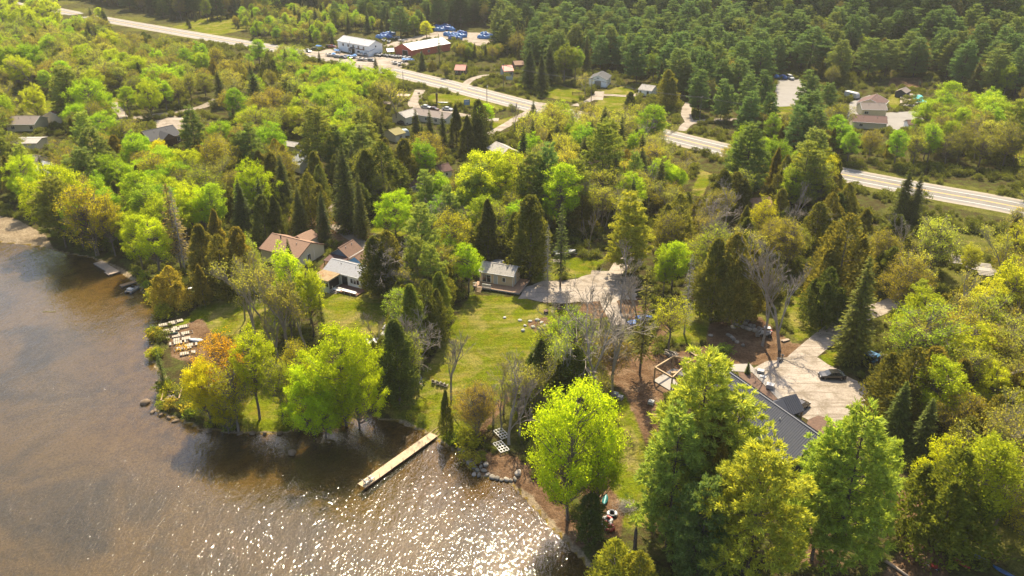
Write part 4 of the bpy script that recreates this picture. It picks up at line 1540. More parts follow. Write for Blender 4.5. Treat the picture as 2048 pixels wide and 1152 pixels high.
    ('MA', 200, 180, 255, .9, (0.17, 0.26, 0.015), 'maple touching the large maple by the drive'),
    ('MA', 60, 172, 235, .9, (0.26, 0.29, 0.02), 'pale lime maple on the house lawn'),
    ('MA', 178, 134, 200, 1.0, (0.17, 0.21, 0.018), 'dark olive maple behind the grass'),
    ('OV', 248, 172, 232, 1.3, (0.20, 0.27, 0.016), 'small maple left of the pale track'),
    ('MA', 290, 164, 236, .9, (0.22, 0.29, 0.016), 'lime maple at the bend of the pale track'),
    ('MA', 45, 82, 165, 1.0, (0.13, 0.20, 0.015), 'deep green maple in the far grove'),
    ('MA', 10, 86, 170, 1.0, (0.13, 0.19, 0.015), 'deep green maple at the grove edge'),
    ('MA', 90, 0, 62, 1.1, (0.26, 0.31, 0.02), 'far lime tree beside the highway'),
    ('MA', 40, 8, 75, 1.1, (0.25, 0.31, 0.02), 'far lime tree in the grove beyond the track'),
    ('SP', 178, 14, 58, 1.0, (0.03, 0.05, 0.02), 'dark spruce standing before the far highway'),
    ('SP', 208, 24, 74, 1.2, (0.03, 0.05, 0.02), 'larger dark spruce standing before the far highway'),
    # by the boat yard and motel
    ('SP', 637, 102, 140, 1.2, None, 'lone spruce on the highway verge opposite the boat yard'),
    ('SP', 750, 114, 166, 1.1, None, 'spruce on the verge opposite the boat yard gate'),
    ('SP', 718, 130, 190, 1.2, (0.05, 0.065, 0.02), 'spruce in the strip below the boat yard'),
    ('MA', 695, 122, 195, .8, (0.21, 0.30, 0.015), 'lime tree in the strip below the boat yard'),
    ('DS', 693, 140, 198, 1.4, None, 'dead conifer in the strip below the boat yard'),
    ('BU', 790, 150, 245, 1.1, (0.24, 0.24, 0.06), 'tall sparse willow beside the motel'),
    ('SP', 843, 100, 140, 1.2, None, 'spruce beside the red barn'),
    ('SR', 877, 68, 130, 1.1, (0.05, 0.065, 0.025), 'scraggly conifer before the red barn'),
    ('OV', 852, 42, 80, 1.7, (0.30, 0.33, 0.03), 'pale lime tree behind the red barn'),
    ('SP', 830, 218, 300, 1.0, DKC, 'spruce at the start of the motel row'),
    ('SP', 858, 220, 300, 1.0, DKC, 'second spruce of the motel row'),
    ('SP', 884, 224, 300, .9, DKC, 'third spruce of the motel row'),
    ('CE', 911, 210, 292, 1.0, DKC, 'dark cedar in the motel row'),
    ('CE', 934, 232, 310, 1.3, DKC, 'broad dark cedar in the motel row'),
    ('CE', 957, 200, 300, 1.1, (0.05, 0.06, 0.016), 'tallest cedar of the motel row'),
    ('OV', 972, 206, 252, 1.6, (0.24, 0.32, 0.015), 'lime tree at the end of the motel row'),
    ('SP', 760, 240, 310, 1.0, DKC, 'dark spruce beside the yellow roofed house'),
    ('BA', 1028, 200, 270, .7, None, 'bare tree at the mouth of the pale lane'),
    ('SP', 1060, 96, 178, 1.3, (0.05, 0.066, 0.02), 'spruce beside the grey cabin'),
    ('SP', 1084, 108, 186, 1.3, (0.055, 0.07, 0.02), 'broad spruce on the garage lawn'),
    ('SP', 1100, 88, 170, 1.3, (0.05, 0.066, 0.02), 'spruce behind the garage lawn'),
    ('OV', 1130, 92, 165, 1.6, (0.10, 0.13, 0.02), 'green tree left of the white garage'),
    ('BU', 1172, 142, 192, 1.0, None, 'budding tree beside the white garage'),
    ('CE', 1262, 184, 222, 1.5, (0.05, 0.065, 0.02), 'round dark cedar before the small white house'),
    ('CE', 1338, 140, 215, 1.2, (0.085, 0.095, 0.02), 'cedar right of the small white house'),
    ('PI', 1405, 140, 228, 1.2, PB, 'pine right of the small white house'),
    ('PI', 1450, 158, 240, 1.2, PB, 'pine behind the leaning utility pole'),
    ('PI', 1500, 150, 240, 1.2, PB, 'pine between the side road and paved lot'),
    ('PI', 1620, 140, 228, 1.2, PB, 'pine right of the paved lot'),
    ('PI', 1660, 168, 245, 1.2, PB, 'pine in front of the white camper'),
    ('PI', 1530, 140, 220, 1.1, PB, 'pine left of the paved lot'),
    ('MA', 1860, 205, 280, .9, (0.20, 0.28, 0.03), 'lime tree hiding the house court'),
    ('SP', 1750, 215, 2, 1.0, None, None),
]
NADIR = 576 + F / math.tan(PITCH)
for (code, u, v, b, wd, col, lab) in HAND:
    if lab is None:
        continue
    if b > 60 or (b > v + 20):
        bu = u + (1024 - u) * (b - v) / (NADIR - v)
        p = at(bu, b)
        # height whose top projects to row v
        lo, hi = 1.0, 45.0
        for _ in range(30):
            m_ = (lo + hi) / 2
            if project(p.x, p.y, p.z + m_)[1] > v:
                lo = m_
            else:
                hi = m_
        hh = min(lo, 29.0)
        if hh < lo - 1:      # base guessed too near: keep the top, move the foot back
            p = at(u, v, hh)
            p.z = h1(p.x, p.y)
    else:
        hh = b
        p = at(u, v, hh)
    plant(code, p.x, p.y, hh, lab, None, wd * {'CE': 1.1, 'SP': 1.1, 'AS': 1.2, 'BA': 1.3, 'BU': 1.2}.get(code, 1.0), col, lum=1.1 if code == 'PI' else 1.0)

# ------------------------------------------------------------------ the rest of the woods, planted by area
KEEP = [(915, 585, 1080, 690), (885, 620, 980, 760), (1330, 262, 1460, 300), (-80, 405, 72, 492), (186, 515, 275, 580), (640, 585, 780, 680), (350, 590, 520, 690), (1225, 790, 1300, 960), (1050, 540, 1270, 605), (1450, 690, 1730, 850),
        (1290, 690, 1420, 790), (1420, 640, 1560, 700), (520, 462, 645, 520), (640, 478, 740, 580), (945, 515, 1050, 595), (1380, 340, 1425, 400), (1490, 388, 1545, 412),
        (1590, 600, 1670, 720), (400, 376, 440, 400), (270, 248, 362, 292), (585, 302, 620, 332), (780, 345, 832, 385), (868, 322, 915, 350), (560, 275, 640, 298),
        (20, 205, 135, 290), (70, 300, 122, 345), (205, 195, 265, 240), (250, 222, 440, 245), (668, 68, 768, 112), (786, 80, 905, 120), (600, 92, 700, 125), (690, 105, 830, 140), (785, 183, 1010, 250), (770, 245, 815, 280),
        (900, 122, 1050, 170), (1150, 145, 1260, 215), (1270, 165, 1320, 198), (1345, 225, 1480, 262), (1480, 232, 1640, 243), (1545, 150, 1605, 215), (1690, 160, 1860, 262), (985, 228, 1045, 300),
        (385, 44, 470, 58), (1030, 160, 1150, 205), (690, 640, 740, 690), (330, 620, 430, 730), (1690, 672, 1800, 750), (1830, 1080, 2048, 1230), (1745, 970, 1850, 1130), (1630, 735, 1695, 770), (1300, 700, 1375, 785), (830, 740, 900, 790), (1880, 500, 2000, 560),
        (0, 470, 120, 560), (860, 55, 1000, 85), (765, 62, 800, 90), (735, 440, 870, 480), (870, 865, 1060, 990), (650, 440, 760, 480), (1555, 560, 1660, 640), (440, 62, 500, 100),
        (1700, 335, 2048, 440), (1430, 285, 1460, 305), ] + [(u_ - 38, v_ - 9, u_ + 38, v_ + 9) for u_, v_ in ((130, 24), (250, 47), (300, 55), (340, 62), (400, 72), (450, 82), (500, 90))]
KEEP_NP = np.array(KEEP, float)
LABELS = {
    'left': ('in the wood between the lake cottages and the highway', 'mixed trees behind the western cottages'),
    'mid': ('in the strip of wood below the highway', 'trees in the strip below the highway'),
    'right': ('in the thicket around the lumber racks', 'thicket trees by the lumber racks'),
    'over': ('on the slope across the highway', 'trees across the highway'),
    'verge': ('along the far bank of the highway bend', 'trees on the highway bank'),
    'corner': ('in the corner wood beside the kayaks', 'corner wood trees'),
    'hedge': ('in the hedge row between the lake lawns', 'hedge row trees'),
    'slope': ('on the brushy slope above the stony shore', 'slope trees'),
    'gap': ('in the dense grove among the cottages', 'trees among the cottages'),
}
H_RANGE = {'MA': (11, 15), 'OV': (11, 16), 'AS': (11, 16), 'OL': (9.5, 14.5), 'BA': (10, 15), 'BU': (10, 16), 'BI': (11, 15), 'CE': (8, 13.5), 'SP': (10, 18), 'SR': (12, 17), 'DS': (9, 13), 'PI': (16, 22), 'BS': (1.4, 3)}
COUNT = {}
MARKS = [((720, 100), 'the white boat yard building'), ((850, 105), 'the red barn'), ((922, 140), 'the red roofed cabin'), ((1012, 150), 'the grey cabin'), ((1200, 178), 'the white garage'),
         ((1297, 190), 'the small white house'), ((1580, 190), 'the paved lot'), ((1740, 225), 'the yellow house'), ((1830, 200), 'the swimming pool'), ((1400, 245), 'the side road pole'),
         ((860, 230), 'the motel'), ((925, 210), 'the grass island'), ((790, 270), 'the olive roofed house'), ((1005, 300), 'the grey roofed house'), ((885, 345), 'the cream cottage'),
         ((810, 375), 'the brown roofed cottage'), ((605, 325), 'the pale cottage'), ((320, 280), 'the log house'), ((50, 255), 'the grey brown roofed house'), ((115, 235), 'the large drive maple'),
         ((95, 340), 'the white roofed house'), ((420, 400), 'the blue grey roof'), ((580, 505), 'the orange roofed house'), ((690, 515), 'the blue gabled cottage'), ((690, 565), 'the long cottage'),
         ((1000, 565), 'the tan cabin'), ((1150, 585), 'the gravel patch'), ((1515, 405), 'the rusty shed'), ((1400, 370), 'the bright clearing'), ((1940, 530), 'the lumber racks'),
         ((1740, 725), 'the blue tractor'), ((1640, 790), 'the parking yard'), ((1490, 660), 'the boulder row'), ((1930, 1120), 'the kayaks'), ((20, 470), 'the sand beach'),
         ((220, 540), 'the west docks'), ((350, 225), 'the pale track'), ((430, 55), 'the far meadow'), ((300, 60), 'the far highway'), ((1850, 390), 'the highway bend'), ((1600, 320), 'the highway cedars'),
         ((1120, 225), 'the lane mouth'), ((1868, 658), 'the pale cover'), ((600, 105), 'the boat yard cars'), ((1690, 275), 'the transformer pole')]
MARK_XY = [(at(*p)[:2], n) for p, n in MARKS]
LOOK = {'MA': 'round maple', 'OV': 'narrow poplar', 'AS': 'thin aspen', 'OL': 'budding tree', 'BA': 'leafless tree', 'BU': 'nearly bare budding tree', 'BI': 'pale barked birch', 'CE': 'dense cedar',
        'SP': 'conical spruce', 'SR': 'ragged spruce', 'DS': 'dead spruce', 'PI': 'feathery pine', 'BS': 'leafy shrub'}


def tree_label(code, x, y, h, col):
    lo, hi = H_RANGE[code]
    f = (h - lo * .75) / (hi - lo * .75)
    size = 'short' if f < .35 else ('tall' if f > .75 else 'mid sized')
    r, g = col[0], col[1]
    if code in ('BA', 'DS'):
        tint = 'grey'
    elif code in ('CE', 'SP', 'SR', 'PI'):
        tint = 'yellow green' if g > .125 else ('dark green' if g < .085 else ('blue green' if r < g * .72 else 'olive green'))
    else:
        tint = 'bronze' if r > g * 1.02 else ('yellow green' if r > g * .85 else ('lime green' if g > .24 else 'deep green'))
    d, n = min((math.hypot(x - q[0], y - q[1]), n) for q, n in MARK_XY)
    rel = 'beside' if d < 14 else ('near' if d < 40 else 'in the wood beyond')
    return '%s %s %s %s %s' % (size, tint, LOOK[code], rel, n)




def clear_of_roads(x, y, m=2.5):
    return not rh_(x, y)[1]


def scatter(area, px, n, mix, gap, cols=None, hs=1.0, seed=1, top=True):
    rr = random.Random(seed)
    poly = [at(u, v)[:2] for u, v in px]
    P = np.array(poly)
    x0, y0 = P.min(0)
    x1, y1 = P.max(0)
    codes, wts = zip(*mix)
    done = 0
    T = np.array([(t[0], t[1], t[2]) for t in TREES])
    extra = []
    for _ in range(n * 14):
        if done >= n:
            break
        x, y = rr.uniform(x0, x1), rr.uniform(y0, y1)
        if not in_poly(np.array([x]), np.array([y]), P)[0]:
            continue
        if np.min(np.hypot(T[:, 0] - x, T[:, 1] - y)) < gap * .8:
            continue
        if extra and min(math.hypot(a - x, b - y) for a, b in extra) < gap:
            continue
        code = rr.choices(codes, wts)[0]
        lo, hi = H_RANGE[code]
        hh = rr.uniform(lo, hi) * hs
        z = rh_(x, y)[0]
        if z < .25 or not clear_of_roads(x, y):
            continue
        bad = False
        for t, sd in ((.0, 0), (.3, 0), (.6, -.16), (.6, .16), (.95, 0)):
            uu, vv = project(x + sd * hh, y, z + hh * t)
            if ((KEEP_NP[:, 0] < uu) & (KEEP_NP[:, 2] > uu) & (KEEP_NP[:, 1] < vv) & (KEEP_NP[:, 3] > vv)).any():
                bad = True
                break
        if bad:
            continue
        where, grp = LABELS[area]
        c = rr.choice((cols or {}).get(code) or COLS[code])
        plant(code, x, y, hh, tree_label(code, x, y, hh, c), LOOK[code] + 's by ' + min((math.hypot(x - q[0], y - q[1]), n) for q, n in MARK_XY)[1], rr.uniform(1.0, 1.45) * (1.2 if code == 'PI' and area == 'over' else 1.0), c, lum=.94 if code in ('MA', 'OV', 'AS', 'OL') else 1.0)
        extra.append((x, y))
        done += 1
    COUNT[area] = COUNT.get(area, 0) + done


SPRING = [('OL', .32), ('AS', .22), ('MA', .11), ('OV', .08), ('CE', .08), ('SP', .05), ('BU', .11), ('PI', .03)]
scatter('left', [(-60, 110), (60, 75), (200, 80), (330, 90), (470, 100), (560, 130), (640, 170), (620, 270), (520, 300), (380, 290), (180, 190), (0, 190)], 230, SPRING, 5.4, seed=3)
scatter('left', [(-60, 200), (130, 230), (300, 280), (420, 290), (560, 320), (500, 400), (450, 470), (300, 520), (150, 520), (60, 470), (-60, 440)], 130, [('OL', .34), ('MA', .16), ('OV', .16), ('CE', .2), ('PI', .05), ('BU', .09)], 4.9, seed=4)
scatter('mid', [(560, 140), (720, 150), (790, 165), (760, 240), (700, 330), (560, 290), (600, 200)], 110, [('OV', .22), ('AS', .2), ('OL', .16), ('CE', .16), ('SP', .12), ('MA', .14)], 4.4, seed=5)
scatter('gap', [(480, 390), (560, 340), (620, 330), (700, 300), (850, 300), (900, 340), (880, 430), (760, 450), (640, 430), (560, 460), (490, 470)], 48, [('CE', .5), ('SP', .22), ('OL', .1), ('OV', .1), ('PI', .08)], 4.8, seed=6)
scatter('gap', [(790, 480), (900, 420), (1010, 400), (1080, 430), (1040, 560), (960, 520), (930, 570), (880, 640), (800, 590)], 34, [('CE', .3), ('PI', .2), ('OV', .2), ('OL', .15), ('BA', .15)], 4.4, seed=7)
scatter('mid', [(1000, 300), (1060, 250), (1180, 255), (1300, 275), (1420, 320), (1400, 360), (1330, 400), (1240, 480), (1100, 460), (1040, 400), (980, 320)], 150, [('AS', .28), ('BU', .24), ('OL', .06), ('BA', .15), ('OV', .06), ('PI', .06), ('CE', .06), ('SP', .09)], 4.6, {'AS': [(0.30, 0.31, 0.04), (0.27, 0.29, 0.04)], 'OL': [(0.24, 0.235, 0.035)]}, seed=8, hs=1.1)
scatter('mid', [(1330, 420), (1420, 400), (1560, 420), (1600, 480), (1560, 600), (1480, 640), (1400, 600), (1330, 520)], 34, [('CE', .34), ('BA', .22), ('BU', .18), ('OL', .2), ('AS', .1)], 4.6, seed=9)
scatter('right', [(1660, 440), (1760, 400), (1900, 440), (2060, 480), (2160, 620), (2060, 760), (1900, 700), (1790, 640), (1740, 560)], 130, [('AS', .25), ('BU', .3), ('BA', .08), ('OL', .12), ('CE', .16), ('OV', .12), ('SP', .05)], 4.4, {'OV': [(0.30, 0.31, 0.03), (0.27, 0.29, 0.03)], 'AS': [(0.30, 0.30, 0.06)]}, hs=1.1, seed=10)
scatter('corner', [(1770, 780), (1850, 700), (1960, 660), (2090, 700), (2150, 900), (2080, 1120), (1960, 1100), (1880, 960), (1800, 880)], 110, [('OV', .24), ('AS', .26), ('OL', .14), ('CE', .16), ('BU', .2)], 4.2, {'OV': [(0.27, 0.29, 0.02), (0.24, 0.27, 0.02)], 'OL': [(0.24, 0.22, 0.03)]}, hs=1.15, seed=11)
scatter('verge', [(1680, 335), (1720, 325), (1850, 345), (2060, 400), (2090, 300), (1900, 235), (1700, 272), (1640, 280)], 170, [('OV', .32), ('OL', .25), ('AS', .15), ('CE', .14), ('BU', .1), ('PI', .04)], 4.8, {'OV': [(0.17, 0.26, 0.03), (0.20, 0.27, 0.03)], 'OL': [(0.17, 0.17, 0.03)]}, hs=1.05, seed=12)
scatter('over', [(820, 130), (860, 108), (960, 95), (1000, 120), (980, 150), (900, 160), (850, 145)], 70, [('SP', .3), ('PI', .2), ('OV', .3), ('OL', .2)], 4, {'OV': [(0.14, 0.19, 0.03)]}, hs=.7, seed=13)
scatter('over', [(460, 78), (560, 70), (660, 66), (680, 62), (760, 66), (700, 40), (560, 30), (430, 60)], 80, [('OV', .3), ('SP', .25), ('OL', .25), ('AS', .2)], 6, seed=14, hs=.8)
scatter('over', [(1040, 130), (1150, 160), (1230, 165), (1350, 185), (1420, 220), (1560, 160), (1700, 190), (1780, 150), (1900, 170), (2050, 220), (2100, 150), (1500, 100), (1000, 95)], 190, [('PI', .52), ('SP', .16), ('CE', .10), ('OV', .12), ('OL', .1)], 6.3, {'PI': [PB, (0.052, 0.085, 0.032), (0.068, 0.092, 0.030)], 'OV': [(0.14, 0.19, 0.03)], 'OL': [(0.15, 0.15, 0.035)]}, seed=15)
scatter('over', [(900, 95), (1000, 62), (1400, 62), (1800, 80), (2100, 90), (2100, 150), (1500, 110), (1000, 105)], 150, [('PI', .7), ('SP', .12), ('OV', .10), ('OL', .08)], 7.0, {'PI': [PB, (0.052, 0.085, 0.032), (0.068, 0.092, 0.030)], 'OV': [(0.14, 0.19, 0.03)], 'OL': [(0.15, 0.15, 0.035)]}, seed=16)
scatter('left', [(-80, 8), (60, 2), (120, 30), (250, 60), (350, 78), (330, 92), (200, 82), (60, 78), (-80, 110)], 60, [('MA', .4), ('OL', .3), ('OV', .2), ('SP', .1)], 6.0, seed=17)
scatter('hedge', [(790, 705), (870, 645), (908, 605), (885, 560), (800, 600), (765, 690), (740, 780), (800, 806), (832, 765)], 30, [('BA', .28), ('CE', .3), ('AS', .22), ('BU', .2)], 2.6, {'CE': [(0.09, 0.10, 0.018), (0.07, 0.08, 0.016)]}, hs=.85, seed=18)
scatter('slope', [(940, 880), (1010, 890), (1090, 870), (1180, 840), (1235, 770), (1195, 715), (1110, 790), (1030, 800), (970, 840)], 26, [('BA', .35), ('BU', .25), ('AS', .2), ('OL', .2)], 2.6, {'OL': [(0.22, 0.17, 0.03)]}, hs=.72, seed=19)
scatter('gap', [(440, 560), (540, 540), (640, 560), (630, 690), (560, 720), (500, 650)], 16, [('BU', .4), ('AS', .3), ('BA', .3)], 3.0, seed=20, hs=.9)
shr = random.Random(9)
for i_ in list(range(5, 22)) + list(range(24, 29)):
    p_, q_ = SHORE[i_], SHORE[i_ + 1]
    nn_ = np.array([-(q_ - p_)[1], (q_ - p_)[0]])
    nn_ = nn_ / np.hypot(*nn_)
    for k_ in range(int(np.hypot(*(q_ - p_)) / 2.2)):
        b_ = p_ + (q_ - p_) * shr.random() + nn_ * shr.uniform(.5, 2.4)
        if in_poly(np.array([b_[0]]), np.array([b_[1]]), LAKE)[0] or rh_(b_[0], b_[1])[1]:
            continue
        uu, vv = project(b_[0], b_[1], .8)
        if 195 < uu < 280 and vv < 575 or 318 < uu < 400 and 640 < vv < 720 or 850 < uu < 890 and vv < 900:
            continue
        c_ = shr.choice([(0.15, 0.19, 0.02), (0.20, 0.21, 0.02), (0.22, 0.20, 0.03), (0.10, 0.13, 0.02)])
        plant('BS', b_[0], b_[1], shr.uniform(1.1, 2.6), 'leafy shrub on the waterline of the lake shore', 'waterline shrubs', shr.uniform(.9, 1.4), c_)
scatter('mid', [(1460, 335), (1540, 345), (1680, 375), (1665, 425), (1560, 430), (1480, 405)], 24, [('CE', .45), ('OV', .2), ('OL', .2), ('PI', .15)], 3.6, seed=21)
scatter('verge', [(1470, 262), (1560, 255), (1690, 262), (1700, 285), (1660, 318), (1560, 300), (1480, 282)], 46, [('PI', .3), ('CE', .3), ('OV', .15), ('OL', .25)], 3.6, {'PI': [PB], 'OV': [(0.15, 0.21, 0.03)], 'OL': [(0.16, 0.16, 0.03)]}, hs=.85, seed=22)
scatter('over', [(520, 90), (600, 88), (668, 92), (668, 66), (600, 60), (520, 66), (500, 80)], 44, [('OV', .3), ('SP', .25), ('OL', .25), ('AS', .2)], 3.6, seed=23, hs=.7)
scatter('over', [(660, 62), (700, 66), (760, 72), (800, 76), (860, 68), (860, 48), (760, 40), (680, 44)], 46, [('SP', .4), ('PI', .25), ('OV', .2), ('OL', .15)], 3.8, {'OV': [(0.15, 0.20, 0.03)], 'PI': [PB]}, seed=24, hs=.85)
scatter('over', [(832, 128), (870, 104), (920, 92), (1000, 96), (1000, 118), (900, 125), (905, 150), (860, 146)], 60, [('SP', .3), ('PI', .2), ('CE', .2), ('OV', .15), ('OL', .15)], 3.2, {'OV': [(0.13, 0.17, 0.03)], 'PI': [PB]}, seed=25, hs=.62)
scatter('over', [(350, 60), (420, 74), (510, 62), (500, 40), (400, 36)], 14, [('SP', 1.0)], 5.0, seed=26, hs=.38)
from collections import Counter
print('planted', len(TREES), COUNT, Counter(o.name.split('.')[0] for o in COL.objects if o.get('category') == 'tree'))

# ------------------------------------------------------------------ far wood: one mass nobody could count
FARM = {'PI': leaf_mat('far_pine_needles', (0.088, 0.135, 0.052), .26, .4, (1.2, 1.1, .6)), 'SP': leaf_mat('far_spruce_needles', (0.064, 0.092, 0.036), .26, .4),  # far crown colours lowered to stand in for a cloud's shadow
        'OV': leaf_mat('far_leaves', (0.216, 0.290, 0.041), .45, .4), 'OL': leaf_mat('far_buds', (0.209, 0.203, 0.047), .45, .4), 'BS': leaf_mat('undergrowth_leaves', (0.182, 0.209, 0.038), .42, .5)}


def merged(code, k, name):
    tm, lm, tq, lq, bk = KINDS[code][3][k]
    if code == 'PI':
        tq, lq = tq * np.array([1.35, 1.35, 1.0]), lq * np.array([1.35, 1.35, 1.0])
    me = quad_mesh(name, np.concatenate([tq, lq]), [bk, FARM[code]], np.concatenate([np.zeros(len(tq)), np.ones(len(lq))]))
    return bpy.data.objects.new(name, me)


def scatter_nodes(name, pts, ids, scl, sources, label, cat):
    """points carrying instances of a few plant meshes (stuff only)"""
    me = bpy.data.meshes.new(name)
    me.vertices.add(len(pts))
    me.vertices.foreach_set('co', np.asarray(pts, np.float32).ravel())
    for nm, data, typ in (('pick', ids, 'INT'), ('size', scl, 'FLOAT'), ('turn', RNG.uniform(0, 6.283, len(pts)), 'FLOAT')):
        a = me.attributes.new(nm, typ, 'POINT')
        a.data.foreach_set('value', np.asarray(data, np.int32 if typ == 'INT' else np.float32))
    o = link(name, me)
    ng = bpy.data.node_groups.new(name + '_scatter', 'GeometryNodeTree')
    ng.interface.new_socket('Geometry', in_out='INPUT', socket_type='NodeSocketGeometry')
    ng.interface.new_socket('Geometry', in_out='OUTPUT', socket_type='NodeSocketGeometry')
    gi, go = ng.nodes.new('NodeGroupInput'), ng.nodes.new('NodeGroupOutput')
    join = ng.nodes.new('GeometryNodeJoinGeometry')
    at_p = ng.nodes.new('GeometryNodeInputNamedAttribute')
    at_p.data_type = 'INT'
    at_p.inputs[0].default_value = 'pick'
    at_s = ng.nodes.new('GeometryNodeInputNamedAttribute')
    at_s.data_type = 'FLOAT'
    at_s.inputs[0].default_value = 'size'
    at_t = ng.nodes.new('GeometryNodeInputNamedAttribute')
    at_t.data_type = 'FLOAT'
    at_t.inputs[0].default_value = 'turn'
    cx = ng.nodes.new('ShaderNodeCombineXYZ')
    ng.links.new(at_t.outputs[0], cx.inputs[2])
    for k, s in enumerate(sources):
        oi = ng.nodes.new('GeometryNodeObjectInfo')
        oi.inputs[0].default_value = s
        oi.inputs['As Instance'].default_value = True
        cmp_ = ng.nodes.new('FunctionNodeCompare')
        cmp_.data_type = 'INT'
        cmp_.operation = 'EQUAL'
        ng.links.new(at_p.outputs[0], cmp_.inputs[2])
        cmp_.inputs[3].default_value = k
        ip = ng.nodes.new('GeometryNodeInstanceOnPoints')
        ng.links.new(gi.outputs[0], ip.inputs['Points'])
        ng.links.new(cmp_.outputs[0], ip.inputs['Selection'])
        ng.links.new(oi.outputs['Geometry'], ip.inputs['Instance'])
        ng.links.new(cx.outputs[0], ip.inputs['Rotation'])
        ng.links.new(at_s.outputs[0], ip.inputs['Scale'])
        ng.links.new(ip.outputs[0], join.inputs[0])
    ng.links.new(join.outputs[0], go.inputs[0])
    md = o.modifiers.new('scatter', 'NODES')
    md.node_group = ng
    return tag(o, label, cat, kind='stuff')


src = [merged('PI', 0, 'far_pine_a'), merged('PI', 2, 'far_pine_b'), merged('PI', 1, 'far_pine_c'), merged('SP', 0, 'far_spruce'), merged('OV', 1, 'far_poplar'), merged('OL', 0, 'far_budding')]
base_h = [20, 20, 20, 16, 14, 13]
fp, fi, fs = [], [], []
T = np.array([(t[0], t[1]) for t in TREES])
gx, gy = np.meshgrid(np.arange(-900, 900, 7.4), np.arange(380, 1150, 7.4))
gx = gx.ravel() + RNG.uniform(-3.2, 3.2, gx.size)
gy = gy.ravel() + RNG.uniform(-3.2, 3.2, gy.size)
s_ = road_s(gx, gy)
cell = {}
for x, y in T:
    cell.setdefault((int(x // 8), int(y // 8)), []).append((x, y))
gz = hgt(gx, gy)
for x, y, z, s in zip(gx, gy, gz, s_):
    if s < (75 if x > -60 else 16) or abs(x) > .75 * y + 60:
        continue
    uu, vv = project(x, y, z + 9)
    if vv > (100 if uu > 700 else 40) and 0 < uu < 2048:
        continue
    bad = False
    for t in (0, 8, 16):
        uu, vv = project(x, y, z + t)
        if ((KEEP_NP[:, 0] < uu) & (KEEP_NP[:, 2] > uu) & (KEEP_NP[:, 1] < vv) & (KEEP_NP[:, 3] > vv)).any():
            bad = True
    if bad or not clear_of_roads(x, y, 3):
        continue
    near = [q for i in (-1, 0, 1) for j in (-1, 0, 1) for q in cell.get((int(x // 8) + i, int(y // 8) + j), [])]
    if near and min(math.hypot(a - x, b - y) for a, b in near) < 6.0:
        continue
    pine_p = .66 if x > -40 else .35
    r_ = random.random()
    k = random.choice((0, 1, 2)) if r_ < pine_p else random.choice((3, 4, 5))
    hh = random.uniform(13, 24) if k < 3 else random.uniform(10, 18)
    fp.append((x, y, z - .1))
    fi.append(k)
    fs.append(hh / base_h[k])
scatter_nodes('forest', fp, fi, fs, src, 'far pine forest covering the hillside across the highway', 'forest')
print('far trees', len(fp))

# low brush and saplings on the wild ground
usrc = [merged('BS', k, 'brush_%s' % c) for k, c in enumerate('abc')]
n_try = 60000
ux = RNG.uniform(-300, 300, n_try)
uy = RNG.uniform(84, 520, n_try)
keep = np.abs(ux) < .66 * uy + 25
ux, uy = ux[keep], uy[keep]
uz = hgt(ux, uy)
ok = (uz > .5) & (seg_dist(ux, uy, ROAD) > 8.5) & ~in_poly(ux, uy, LAKE)
for polys, m in ((LAWNS, 0), (DIRTS, 0), (SANDS, 0), (YARDS, 0)):
    for p in polys:
        ok &= ~in_poly(ux, uy, np.array([(q[0], q[1]) for q in p]))
for L, w in SIDE_ROADS:
    ok &= seg_dist(ux, uy, L) > w / 2 + 1.0
UND = (ux, uy, uz, ok)
DIM = 0.56
# ------------------------------------------------------------------ buildings
GLASS = simple('dark_window_glass', (0.035, 0.045, 0.055), .12, .2, 1.0, spec=.8)
DIM = 0.9
TRIM = simple('white_trim_paint', (0.74, 0.72, 0.68), .6, .06, 2.0)
RIDGE_W = 0.16
METAL_D = simple('dull_grey_vent', (0.35, 0.34, 0.33), .6, .1)
DIM = 0.56
FOOT = []


def roof_mat(name, col, rough=.75, var=.16, metal=0.0, dirt=None, sc=1.2):
    return simple(name, col, rough, var, sc, metal=metal, dirt=dirt)


